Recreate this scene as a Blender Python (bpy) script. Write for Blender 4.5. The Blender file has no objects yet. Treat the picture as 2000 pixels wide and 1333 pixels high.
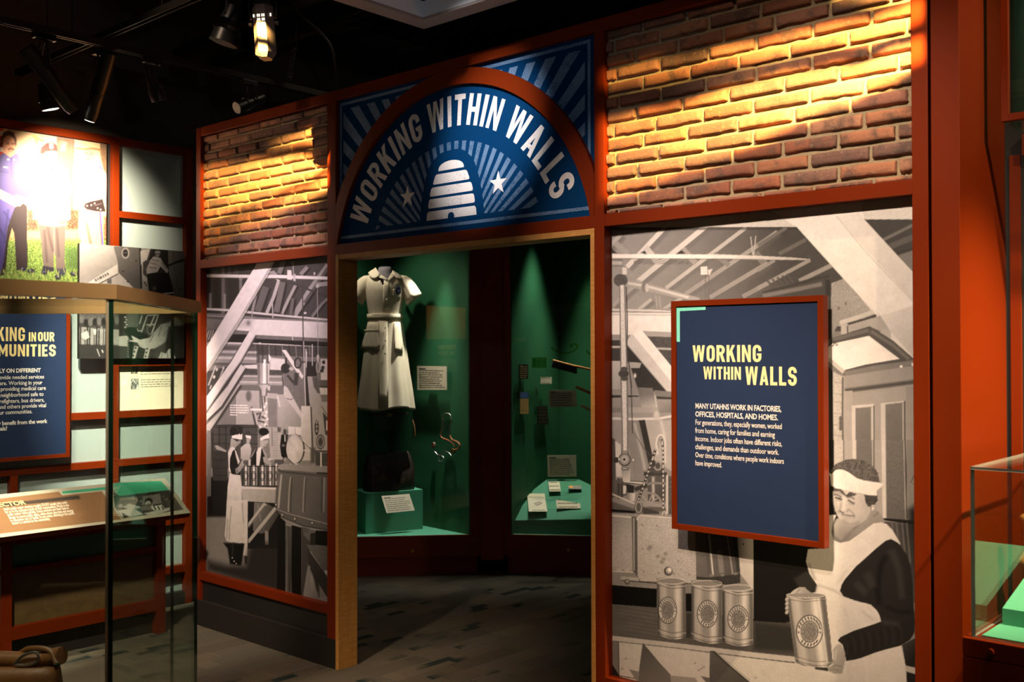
import bpy, bmesh, math, random
import numpy as np
from mathutils import Vector, Matrix

SC = bpy.context.scene
COL = SC.collection
PI = math.pi
R = math.radians

# ------------------------------------------------------------------ camera
FPX = 2005.22
YAW, PITCH, ROLL = R(41.8728), R(0.6775), R(-0.0994)
CAM = np.array([4.0157, -3.1828, 1.55])
_f = np.array([-math.sin(YAW) * math.cos(PITCH), math.cos(YAW) * math.cos(PITCH), math.sin(PITCH)])
_r = np.array([math.cos(YAW), math.sin(YAW), 0.0])
_u = np.cross(_r, _f)
_c, _s = math.cos(ROLL), math.sin(ROLL)
CM = np.array([_c * _r + _s * _u, -_s * _r + _c * _u, _f])
cd = bpy.data.cameras.new('camera')
cam = bpy.data.objects.new('camera', cd)
COL.objects.link(cam)
cd.sensor_width = 36.0
cd.lens = FPX / 2000 * 36.0
cd.clip_start = 0.05
m = Matrix.Identity(4)
for i in range(3):
    m[i][0], m[i][1], m[i][2], m[i][3] = CM[0][i], CM[1][i], -CM[2][i], CAM[i]
cam.matrix_world = m
cd.dof.use_dof = True
cd.dof.focus_distance = 4.5
cd.dof.aperture_fstop = 4.0
SC.camera = cam

# ------------------------------------------------------------------ view, world
SC.view_settings.view_transform = 'Standard'
SC.view_settings.look = 'None'
SC.view_settings.gamma = 1.0
SC.view_settings.use_curve_mapping = False
SC.view_settings.exposure = 0.0
W = bpy.data.worlds.new('gallery')
SC.world = W
W.use_nodes = True
W.node_tree.nodes['Background'].inputs[0].default_value = (1.0, 0.72, 0.5, 1)
W.node_tree.nodes['Background'].inputs[1].default_value = 0.012


# ------------------------------------------------------------------ lights
def spot(name, loc, aim, watt, deg, col=(1, .85, .68), blend=.6, rad=.03):
    l = bpy.data.lights.new(name, 'SPOT')
    l.energy = watt
    l.spot_size = R(deg)
    l.spot_blend = blend
    l.shadow_soft_size = rad
    l.color = col
    o = bpy.data.objects.new(name, l)
    COL.objects.link(o)
    o.location = loc
    o.rotation_euler = (Vector(aim) - Vector(loc)).to_track_quat('-Z', 'Y').to_euler()
    return o


def gobo(o, wall_bands, xlo, xhi):
    """Patterned glass in a projector: each band is (xa, lo_a, hi_a, xb, lo_b, hi_b, soft, gain_a, gain_b),
    given where it falls on the brick (X, Z on the plane Y = 0.02) and turned into lamp directions."""
    mw = o.rotation_euler.to_matrix()
    loc = Vector(o.location)

    def uv(x, z):
        d = mw.transposed() @ (Vector((x, .02, z)) - loc)
        return d.x / -d.z, d.y / -d.z
    l = o.data
    l.use_nodes = True
    nt = l.node_tree
    N, L = nt.nodes, nt.links
    em = [n for n in N if n.type == 'EMISSION'][0]
    tc = N.new('ShaderNodeTexCoord')
    sx = N.new('ShaderNodeSeparateXYZ')
    L.new(tc.outputs['Normal'], sx.inputs[0])

    def mt(op, a, b=None, c=None):
        n = N.new('ShaderNodeMath')
        n.operation = op
        for k, v in enumerate((a, b, c)):
            if v is None:
                continue
            if isinstance(v, (int, float)):
                n.inputs[k].default_value = v
            else:
                L.new(v, n.inputs[k])
        return n.outputs[0]
    az = mt('ABSOLUTE', sx.outputs[2])
    u = mt('DIVIDE', sx.outputs[0], az)
    v = mt('DIVIDE', sx.outputs[1], az)
    cb = N.new('ShaderNodeCombineXYZ')
    L.new(u, cb.inputs[0])
    L.new(v, cb.inputs[1])
    nz = N.new('ShaderNodeTexNoise')
    nz.inputs['Scale'].default_value = 9
    L.new(cb.outputs[0], nz.inputs['Vector'])
    v = mt('ADD', v, mt('MULTIPLY', mt('SUBTRACT', nz.outputs[0], .5), .035))

    def smooth(x, e0, e1):
        n = N.new('ShaderNodeMapRange')
        n.interpolation_type = 'SMOOTHSTEP'
        L.new(x, n.inputs[0])
        n.inputs[1].default_value = e0
        n.inputs[2].default_value = e1
        return n.outputs[0]
    tot = None
    for xa, la, ha, xb, lb, hb, soft, ga, gb in wall_bands:
        def line(za, zb):
            (u0, v0), (u1, v1) = uv(xa, za), uv(xb, zb)
            k = (v1 - v0) / (u1 - u0)
            return mt('SUBTRACT', v, mt('MULTIPLY_ADD', u, k, v0 - k * u0))
        lo = smooth(line(la, lb), -soft, soft)
        hi = mt('SUBTRACT', 1.0, smooth(line(ha, hb), -soft, soft))
        ua, ub = uv(xa, la)[0], uv(xb, lb)[0]
        g = N.new('ShaderNodeMapRange')
        L.new(u, g.inputs[0])
        g.inputs[1].default_value, g.inputs[2].default_value = ua, ub
        g.inputs[3].default_value, g.inputs[4].default_value = ga, gb
        b = mt('MULTIPLY', mt('MULTIPLY', lo, hi), g.outputs[0])
        tot = b if tot is None else mt('MAXIMUM', tot, b)
    for xe, sgn in ((xlo, 1), (xhi, -1)):
        (ue, ve), (uf, vf) = uv(xe, 2.15), uv(xe, 2.80)
        k = (uf - ue) / (vf - ve)
        e = mt('SUBTRACT', u, mt('MULTIPLY_ADD', v, k, ue - k * ve))
        tot = mt('MULTIPLY', tot, smooth(mt('MULTIPLY', e, float(sgn)), -.008, .008))
    L.new(tot, em.inputs['Strength'])


WARM = (1, .84, .66)
PALE = (1, .93, .88)
YEL = (1, .60, .15)
# murals, arch, frames
spot('lamp_mural_right', (3.0, -2.5, 3.9), (2.48, 0, 1.86), 650, 31, (1, .77, .58), 1.0)
spot('lamp_mural_right_left', (1.4, -2.1, 3.8), (1.78, 0, 1.78), 360, 26, (1, .78, .66), 1.0)
spot('lamp_mural_right_low', (2.9, -2.9, 3.9), (2.30, 0, .72), 900, 24, (1, .72, .48), 1.0)
spot('lamp_mural_left', (.5, -2.0, 3.7), (-.62, 0, 1.74), 640, 24, (1, .78, .80), 1.0)
spot('lamp_arch', (1.7, -1.9, 3.75), (1.03, 0, 2.50), 520, 17, (1, .92, .90), 1.0)
spot('fill_hall', (1.2, -2.9, 4.0), (-.55, -.8, 0), 1200, 48, (1, .76, .52), 1.0, .1)  # unseen fill, added to lift the carpet and the entrance wall
spot('fill_jamb', (4.6, -1.9, 3.5), (.1, .1, .8), 85, 24, (1, .76, .48), 1.0, .05)  # unseen fill from the right, added to brighten the door jamb
spot('fill_inner_room', (-.2, .9, 3.95), (-.5, 1.4, 0), 60, 130, (1, .78, .55), 1.0, .1)  # unseen fill, added to lift the dark posts and floor beyond
gr = spot('lamp_gobo_right', (3.5, -1.5, 3.45), (2.25, 0, 2.42), 5600, 70, YEL, .3, .006)
gobo(gr, [(2.86, 2.435, 2.50, 1.66, 2.13, 2.45, .012, 1.0, .45),
          (2.86, 2.55, 2.615, 2.0, 2.565, 2.63, .012, .75, .12),
          (2.86, 2.635, 2.82, 2.55, 2.70, 2.80, .012, .9, .0)], 1.60, 2.852)
gl = spot('lamp_gobo_left', (.75, -1.5, 3.4), (-.62, 0, 2.45), 4300, 62, YEL, .3, .006)
gobo(gl, [(-.06, 2.625, 2.70, -.62, 2.62, 2.68, .012, .8, .0),
          (-.06, 2.485, 2.545, -1.24, 2.28, 2.61, .016, 1.0, .5),
          (-.06, 2.375, 2.44, -.95, 2.19, 2.32, .014, .7, .1)], -1.26, -.068)
spot('lamp_brick_right', (2.9, -1.8, 3.9), (2.25, 0, 2.3), 32, 34, (1, .72, .50), 1.0)
spot('lamp_brick_left', (.3, -1.8, 3.9), (-.62, 0, 2.35), 55, 30, (1, .72, .50), 1.0)
# left wall
spot('lamp_officers', (-1.165, -.795, 2.685), (-1.75, -.56, 2.44), 420, 72, (1, .80, .58), 1.0)
spot('lamp_left_panels', (-.2, -1.4, 3.4), (-1.75, -.10, 1.10), 2300, 26, (1, .82, .64), 1.0)
spot('lamp_left_sign', (-.3, -1.7, 3.4), (-1.75, -.75, 1.60), 380, 30, (1, .82, .66), 1.0)
spot('lamp_reading_rail', (-.4, -1.6, 3.1), (-1.2, -1.15, .75), 1000, 20, (1, .78, .54), 1.0)
# right side
spot('lamp_right_return', (4.6, -.3, 3.4), (2.97, .25, .95), 1500, 34, (1, .74, .42), .9)
spot('lamp_right_return_high', (4.6, -.6, 3.6), (2.97, .25, 2.2), 260, 34, (1, .74, .45), .9)
spot('lamp_right_column', (3.55, -1.0, 3.5), (2.93, 0, 2.85), 3, 18, (1, .78, .5), .9)
spot('lamp_right_case', (3.9, -1.0, 3.4), (3.6, -.2, .8), 60, 45, (1, .85, .65), .9)
spot('lamp_upper_case', (3.3, .15, 2.95), (3.25, .42, 2.4), 3, 110, (1, .9, .75), .9)
# vitrine in the foreground
spot('lamp_vitrine', (3.2, -2.4, 3.2), (1.5, -2.1, 1.7), 230, 22, (1, .78, .52), .9)


# ------------------------------------------------------------------ photograph rays -> places in the room
def ray(x, y):
    return CM.T @ np.array([(x - 1000) / FPX, -(y - 666.5) / FPX, 1.0])


def onY(x, y, Y):
    d = ray(x, y)
    return Vector(CAM + d * (Y - CAM[1]) / d[1])


def onX(x, y, X):
    d = ray(x, y)
    return Vector(CAM + d * (X - CAM[0]) / d[0])


def onZ(x, y, Z):
    d = ray(x, y)
    return Vector(CAM + d * (Z - CAM[2]) / d[2])


def atz(x, y, t):
    return Vector(CAM + ray(x, y) * t)


def onP(x, y, P0, n):
    d = ray(x, y)
    t = float(np.dot(np.array(P0) - CAM, np.array(n)) / np.dot(d, np.array(n)))
    return Vector(CAM + d * t)


# ------------------------------------------------------------------ materials
def lin(c):
    return tuple(((v / 255) / 12.92 if v / 255 <= .04045 else ((v / 255 + .055) / 1.055) ** 2.4) for v in c)


def mat(name, col, rough=.5, spec=.4, metal=0, emit=None, estr=0, coat=0):
    m = bpy.data.materials.new(name)
    m.use_nodes = True
    b = m.node_tree.nodes['Principled BSDF']
    b.inputs['Base Color'].default_value = (*col, 1)
    b.inputs['Roughness'].default_value = rough
    b.inputs['Specular IOR Level'].default_value = spec
    b.inputs['Metallic'].default_value = metal
    b.inputs['Coat Weight'].default_value = coat
    if emit:
        b.inputs['Emission Color'].default_value = (*emit, 1)
        b.inputs['Emission Strength'].default_value = estr
    return m


class NT:
    """Small shorthand for building node trees."""

    def __init__(s, m):
        s.t = m.node_tree
        s.b = s.t.nodes['Principled BSDF']

    def n(s, typ, **kw):
        nd = s.t.nodes.new('ShaderNode' + typ)
        for k, v in kw.items():
            if k.startswith('i_'):
                key = k[2:].replace('_', ' ')
                s.put(nd.inputs[int(key) if key.isdigit() else key], v)
            else:
                setattr(nd, k, v)
        return nd

    def put(s, sock, v):
        if isinstance(v, bpy.types.NodeSocket):
            s.t.links.new(v, sock)
        else:
            sock.default_value = v

    def math(s, op, a, b=0.0, c=0.0):
        nd = s.n('Math', operation=op)
        for k, v in enumerate((a, b, c)):
            s.put(nd.inputs[k], v)
        return nd.outputs[0]

    def mix(s, fac, a, b, blend='MIX'):
        nd = s.n('Mix', data_type='RGBA', blend_type=blend)
        s.put(nd.inputs[0], fac)
        s.put(nd.inputs[6], a if not isinstance(a, tuple) else (*a, 1)[:4])
        s.put(nd.inputs[7], b if not isinstance(b, tuple) else (*b, 1)[:4])
        return nd.outputs[2]

    def coords(s, scale=(1, 1, 1), rot=(0, 0, 0), kind='Object'):
        tc = s.n('TexCoord')
        mp = s.n('Mapping')
        s.put(mp.inputs[0], tc.outputs[kind])
        mp.inputs['Scale'].default_value = scale
        mp.inputs['Rotation'].default_value = rot
        return mp.outputs[0]

    def noise(s, vec, scale, detail=3, rough=.5):
        nd = s.n('TexNoise', i_Scale=scale, i_Detail=detail, i_Roughness=rough)
        s.put(nd.inputs['Vector'], vec)
        return nd.outputs[0]

    def ramp(s, fac, lo, hi):
        nd = s.n('MapRange', interpolation_type='SMOOTHSTEP')
        s.put(nd.inputs[0], fac)
        nd.inputs[1].default_value = lo
        nd.inputs[2].default_value = hi
        return nd.outputs[0]

    def color(s, v):
        s.put(s.b.inputs['Base Color'], v)

    def bump(s, h, strength=.3, dist=.01):
        nd = s.n('Bump', i_Strength=strength, i_Distance=dist)
        s.put(nd.inputs['Height'], h)
        s.put(s.b.inputs['Normal'], nd.outputs[0])


def speckle(name, col, col2, scale, lo, hi, rough=.6, spec=.3, wscale=None):
    """Print ink worn through in specks."""
    m = mat(name, col, rough, spec)
    t = NT(m)
    v = t.coords()
    f = t.ramp(t.noise(v, scale, 4, .65), lo, hi)
    g = t.ramp(t.noise(v, wscale or scale * .07, 3), .38, .62)
    t.color(t.mix(t.math('MULTIPLY', f, g), (*col, 1), (*col2, 1)))
    return m


ORANGE = mat('rust_orange_paint', (.140, .0155, .0011), .40, .16)
_t = NT(ORANGE)
_t.bump(_t.noise(_t.coords(), 160, 2), .03, .002)
DARKRED = mat('dark_red_paint', (.20, .034, .016), .45, .35)
BLACK = mat('matt_black_board', (.018, .016, .015), .6, .25)
BLACKGLOSS = mat('black_enamel', (.014, .014, .015), .38, .5)
NAVY = mat('navy_print', (.012, .026, .070), .55, .25)
NAVYARCH = mat('deep_blue_print', (.001, .034, .112), .7, .04)
TEAL = mat('teal_green_paint', (.085, .33, .215), .65, .2)
GREENWALL = mat('shaded_teal_paint', (.026, .13, .058), .6, .2)  # same teal paint; the walls' weaker light is put into this darker colour
MINT = mat('mint_green_print', (.22, .72, .55), .5, .25)
WALLD = mat('dark_brown_wall_paint', (.13, .105, .085), .8, .2)
CEIL = mat('black_ceiling_paint', (.010, .009, .008), .9, .1)
CREAM = mat('cream_card', (.80, .72, .58), .6, .2)
PAPER = mat('pale_paper', (.62, .55, .42), .7, .2)
INK = mat('black_ink', (.03, .03, .03), .7, .1)
WHITEINK = mat('white_ink', (.85, .80, .72), .6, .2)
YELLOWINK = mat('pale_yellow_ink', (.95, .75, .32), .6, .2)
ORANGEINK = mat('orange_ink', (.95, .42, .10), .6, .2)
STEEL = mat('brushed_steel', (.55, .53, .50), .35, .5, 1)
BRASS = mat('worn_brass', (.55, .36, .14), .4, .5, 1)
TANRIM = mat('tan_anodised_rim', (.50, .32, .15), .5, .4)
RUBBER = mat('red_brown_rubber', (.30, .095, .035), .5, .4)
DKWOOD = mat('dark_bristle', (.035, .022, .016), .8, .2)
STARCH = mat('cream_cotton', (.72, .62, .47), .85, .15)
_t = NT(STARCH)
_v = _t.coords()
_t.color(_t.mix(_t.noise(_v, 9, 3), (.66, .56, .42, 1), (.78, .69, .54, 1)))
_t.bump(_t.noise(_v, 420, 2), .10, .001)
GREYCLOTH = mat('grey_jersey', (.22, .20, .22), .9, .1)
FRAMEWHITE = mat('white_aluminium', (.78, .80, .86), .4, .4)
GREYPANEL = mat('blue_grey_gloss_panel', (.29, .36, .35), .16, .5)

# plywood with a fine cross figure
PLY = mat('golden_plywood', (.46, .22, .06), .45, .35)
_t = NT(PLY)
_v = _t.coords((1, 1, 1))
_w = _t.noise(_t.coords((12, 12, 90)), 1.6, 4, .6)
_w2 = _t.noise(_t.coords((60, 60, 3)), 1.5, 3)
_t.color(_t.mix(_t.math('MULTIPLY', _w, _t.math('ADD', _w2, .5)), (.29, .115, .022, 1), (.62, .32, .09, 1)))

# old leather
LEATHER = mat('black_worn_leather', (.030, .020, .015), .5, .4)
_t = NT(LEATHER)
_v = _t.coords()
_t.color(_t.mix(_t.ramp(_t.noise(_v, 16, 5, .7), .50, .72), (.022, .015, .012, 1), (.12, .065, .035, 1)))
_t.bump(_t.noise(_v, 130, 3), .35, .002)
TANLEATHER = mat('brown_oiled_leather', (.14, .06, .022), .45, .4)
_t = NT(TANLEATHER)
_v = _t.coords()
_t.color(_t.mix(_t.noise(_v, 14, 5, .7), (.07, .028, .010, 1), (.26, .12, .04, 1)))
_t.bump(_t.noise(_v, 110, 3), .35, .002)

# honey wood (brush handle, tools)
HONEY = mat('honey_wood', (.50, .22, .06), .4, .4)
_t = NT(HONEY)
_t.color(_t.mix(_t.noise(_t.coords((40, 40, 4)), 2, 4), (.33, .13, .03, 1), (.62, .30, .09, 1)))

# bricks: colour kept per brick, mortar second
BRICK = mat('reclaimed_brick', (.3, .12, .08), .75, .35)
_t = NT(BRICK)
_v = _t.coords()
_a = _t.n('VertexColor', layer_name='Col').outputs[0]
_n1 = _t.ramp(_t.noise(_v, 13, 4, .6), .48, .66)
_n2 = _t.ramp(_t.noise(_v, 70, 4, .7), .56, .74)
_c1 = _t.mix(_t.math('MULTIPLY', _n1, .75), _a, (.085, .060, .050, 1))
_t.color(_t.mix(_t.math('MULTIPLY', _n2, .5), _c1, (.44, .30, .20, 1)))
_h = _t.math('ADD', _t.noise(_v, 70, 5, .65), _t.math('MULTIPLY', _t.noise(_v, 240, 3), .35))
_t.bump(_h, .55, .006)
MORTAR = mat('sandy_mortar', (.34, .27, .17), .9, .1)
_t = NT(MORTAR)
_v = _t.coords()
_t.color(_t.mix(_t.noise(_v, 60, 4, .7), (.25, .19, .115, 1), (.42, .34, .22, 1)))
_t.bump(_t.noise(_v, 190, 4, .7), .5, .004)

# carpet planks running along Y
CARPET = mat('patterned_carpet', (.2, .16, .12), .95, .1)
_t = NT(CARPET)
_v = _t.coords((1, 1, 1), (0, 0, PI / 2))


def _bricktex(w, h, off, vec, bias=0.0):
    nd = _t.n('TexBrick', offset=off, i_Scale=1.0)
    nd.inputs['Mortar Size'].default_value = 0
    nd.inputs['Brick Width'].default_value = w
    nd.inputs['Row Height'].default_value = h
    nd.inputs['Color1'].default_value = (0, 0, 0, 1)
    nd.inputs['Color2'].default_value = (1, 1, 1, 1)
    nd.inputs['Bias'].default_value = bias
    _t.put(nd.inputs['Vector'], vec)
    return nd.outputs[0]


_p = _bricktex(.42, .12, .37, _v)
_q = _bricktex(.13, .052, .61, _v)
_big = _bricktex(.92, .30, .5, _v)
_base = _t.mix(_p, (.105, .085, .062, 1), (.235, .185, .135, 1))
_base = _t.mix(_t.math('MULTIPLY', _big, .5), _base, (.15, .150, .135, 1))
_sel = _t.math('MULTIPLY', _t.ramp(_q, .86, .90), _t.ramp(_t.noise(_t.coords((2.6, 1.4, 1)), 1.3, 2), .46, .56))
_base = _t.mix(_sel, _base, (.014, .030, .032, 1))
_sy = _t.n('SeparateXYZ', i_0=_v)
_st = _t.math('FRACT', _t.math('MULTIPLY', _sy.outputs[1], 42.0))
_ln = _t.math('MULTIPLY', _t.ramp(_st, .62, .70), _t.ramp(_bricktex(.33, .12, .23, _v), .66, .72))
_base = _t.mix(_t.math('MULTIPLY', _ln, .8), _base, (.05, .07, .072, 1))
_wv = _t.n('TexWave', wave_type='BANDS', bands_direction='DIAGONAL', i_Scale=70.0, i_Distortion=.6)
_t.put(_wv.inputs['Vector'], _v)
_base = _t.mix(_t.math('MULTIPLY', _t.math('MULTIPLY', _wv.outputs[0], _p), .45), _base, (.07, .06, .05, 1))
_fz = _t.noise(_v, 420, 2, .7)
_t.color(_t.mix(_t.math('MULTIPLY', _fz, .55), _base, (.03, .026, .022, 1)))
_t.bump(_fz, .6, .006)


def glassmat(name, tint=(.95, .98, .965), ior=1.5):
    m = bpy.data.materials.new(name)
    m.use_nodes = True
    nt = m.node_tree
    nt.nodes.remove(nt.nodes['Principled BSDF'])
    out = nt.nodes['Material Output']
    tr = nt.nodes.new('ShaderNodeBsdfTransparent')
    tr.inputs[0].default_value = (*tint, 1)
    gl = nt.nodes.new('ShaderNodeBsdfGlossy')
    gl.inputs['Roughness'].default_value = 0.0
    ge = nt.nodes.new('ShaderNodeNewGeometry')

    def op(typ, x, y=None):
        n = nt.nodes.new('ShaderNodeMath')
        n.operation = typ
        for k, v in enumerate((x, y)):
            if v is not None:
                if isinstance(v, (int, float)):
                    n.inputs[k].default_value = v
                else:
                    nt.links.new(v, n.inputs[k])
        return n.outputs[0]
    dt = nt.nodes.new('ShaderNodeVectorMath')
    dt.operation = 'DOT_PRODUCT'
    nt.links.new(ge.outputs['Incoming'], dt.inputs[0])
    nt.links.new(ge.outputs['Normal'], dt.inputs[1])
    r0 = ((ior - 1) / (ior + 1)) ** 2
    fr = op('ADD', op('MULTIPLY', op('POWER', op('SUBTRACT', 1.0, op('ABSOLUTE', dt.outputs['Value'])), 5.0), 1 - r0), r0)
    mx = nt.nodes.new('ShaderNodeMixShader')
    nt.links.new(fr, mx.inputs[0])
    nt.links.new(tr.outputs[0], mx.inputs[1])
    nt.links.new(gl.outputs[0], mx.inputs[2])
    nt.links.new(mx.outputs[0], out.inputs[0])
    return m


GLASS = glassmat('clear_glass')
GLASSG = glassmat('greenish_glass', (.86, .93, .87))
GEDGE = mat('dark_green_glass_edge', (.012, .045, .030), .15, .6)


# ------------------------------------------------------------------ mesh helpers
def bm_obj(name, bm, material, parent=None, smooth=False):
    me = bpy.data.meshes.new(name)
    bmesh.ops.recalc_face_normals(bm, faces=bm.faces)
    bm.to_mesh(me)
    bm.free()
    if smooth:
        me.shade_smooth()
    o = bpy.data.objects.new(name, me)
    COL.objects.link(o)
    for mm in (material if isinstance(material, (list, tuple)) else [material]):
        me.materials.append(mm)
    if parent:
        o.parent = parent
        o.matrix_parent_inverse = parent.matrix_basis.inverted()
    return o


def tag(o, label=None, cat=None, group=None, kind=None):
    if label:
        o['label'] = label
    if cat:
        o['category'] = cat
    if group:
        o['group'] = group
    if kind:
        o['kind'] = kind
    return o


def thing(name, loc, label, cat, group=None):
    e = bpy.data.objects.new(name, None)
    e.empty_display_size = .1
    COL.objects.link(e)
    e.location = loc
    return tag(e, label, cat, group)


def box(bm, lo, hi, bev=0.0, mi=0):
    x0, y0, z0 = lo
    x1, y1, z1 = hi
    vs = [bm.verts.new(p) for p in ((x0, y0, z0), (x1, y0, z0), (x1, y1, z0), (x0, y1, z0),
                                    (x0, y0, z1), (x1, y0, z1), (x1, y1, z1), (x0, y1, z1))]
    fs = [bm.faces.new([vs[i] for i in f]) for f in
          ((0, 3, 2, 1), (4, 5, 6, 7), (0, 1, 5, 4), (1, 2, 6, 5), (2, 3, 7, 6), (3, 0, 4, 7))]
    for f in fs:
        f.material_index = mi
    if bev:
        es = list({e for f in fs for e in f.edges})
        bmesh.ops.bevel(bm, geom=es, offset=bev, segments=2, profile=.6, affect='EDGES')
    return fs


def boxo(name, lo, hi, material, parent=None, bev=.0015):
    bm = bmesh.new()
    box(bm, lo, hi, bev)
    return bm_obj(name, bm, material, parent)


def slab(bm, pts, off, mi=0):
    """Polygon pts (3D) swept by the vector off."""
    off = Vector(off)
    a = [bm.verts.new(p) for p in pts]
    b = [bm.verts.new(Vector(p) + off) for p in pts]
    n = len(a)
    fs = [bm.faces.new(a), bm.faces.new(b[::-1])]
    for i in range(n):
        fs.append(bm.faces.new((a[i], b[i], b[(i + 1) % n], a[(i + 1) % n])))
    for f in fs:
        f.material_index = mi
    return fs


def slabo(name, pts, off, material, parent=None, bev=0):
    bm = bmesh.new()
    fs = slab(bm, pts, off)
    if bev:
        bmesh.ops.bevel(bm, geom=list({e for f in fs for e in f.edges}), offset=bev, segments=2, affect='EDGES')
    return bm_obj(name, bm, material, parent)


def frame_of(t):
    t = Vector(t).normalized()
    a = Vector((0, 0, 1)) if abs(t.z) < .9 else Vector((1, 0, 0))
    u = t.cross(a).normalized()
    return u, t.cross(u).normalized()


def tube(bm, pts, rad, seg=10, cap=True):
    pts = [Vector(p) for p in pts]
    if isinstance(rad, (int, float)):
        rad = [rad] * len(pts)
    rings = []
    u = None
    for i, p in enumerate(pts):
        t = (pts[min(i + 1, len(pts) - 1)] - pts[max(i - 1, 0)])
        if u is None:
            u, v = frame_of(t)
        else:
            t.normalize()
            u = (u - t * u.dot(t)).normalized()
            v = t.cross(u)
        rings.append([bm.verts.new(p + (u * math.cos(2 * PI * k / seg) + v * math.sin(2 * PI * k / seg)) * rad[i])
                      for k in range(seg)])
    for a, b in zip(rings, rings[1:]):
        for k in range(seg):
            bm.faces.new((a[k], a[(k + 1) % seg], b[(k + 1) % seg], b[k]))
    if cap:
        bm.faces.new(rings[0][::-1])
        bm.faces.new(rings[-1])
    return rings


def tubeo(name, pts, rad, material, parent=None, seg=10, smooth=True):
    bm = bmesh.new()
    tube(bm, pts, rad, seg)
    o = bm_obj(name, bm, material, parent, smooth)
    if smooth:
        sharp(o)
    return o


def sharp(o, ang=40):
    me = o.data
    me.shade_smooth()
    try:
        me.set_sharp_from_angle(angle=R(ang))
    except Exception:
        pass


def bez(pts, n=8):
    """Catmull-Rom through 3D points."""
    P = [Vector(p) for p in pts]
    P = [P[0] * 2 - P[1]] + P + [P[-1] * 2 - P[-2]]
    out = []
    for i in range(1, len(P) - 2):
        for k in range(n):
            t = k / n
            a, b, c, d = P[i - 1], P[i], P[i + 1], P[i + 2]
            out.append(.5 * ((2 * b) + (c - a) * t + (2 * a - 5 * b + 4 * c - d) * t * t + (3 * b - a - 3 * c + d) * t ** 3))
    out.append(P[-2])
    return out


def sheet(name, polys, place, material, parent=None, thick=.0006):
    """Flat printed shapes: polys are lists of (u, v); place(u, v, h) gives the 3D point h above the surface.
    Each shape is a thin raised film."""
    bm = bmesh.new()
    for i_, p in enumerate(polys):
        a = [bm.verts.new(place(u, v, thick + 3e-5 * (i_ % 9))) for u, v in p]
        try:
            bm.faces.new(a)
        except ValueError:
            pass
        b = [bm.verts.new(place(u, v, 0)) for u, v in p]
        for i in range(len(a)):
            bm.faces.new((a[i], b[i], b[(i + 1) % len(a)], a[(i + 1) % len(a)]))
    return bm_obj(name, bm, material, parent)


# ------------------------------------------------------------------ condensed capitals as polygons
def _rect(x0, y0, x1, y1):
    return [(x0, y0), (x1, y0), (x1, y1), (x0, y1)]


def _arc(cx, cy, rx, ry, tx, ty, a0, a1, n=12):
    o = [(cx + rx * math.cos(R(a0 + (a1 - a0) * i / n)), cy + ry * math.sin(R(a0 + (a1 - a0) * i / n))) for i in range(n + 1)]
    q = [(cx + (rx - tx) * math.cos(R(a0 + (a1 - a0) * i / n)), cy + (ry - ty) * math.sin(R(a0 + (a1 - a0) * i / n))) for i in range(n + 1)]
    return [[o[i], o[i + 1], q[i + 1], q[i]] for i in range(n)]


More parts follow.
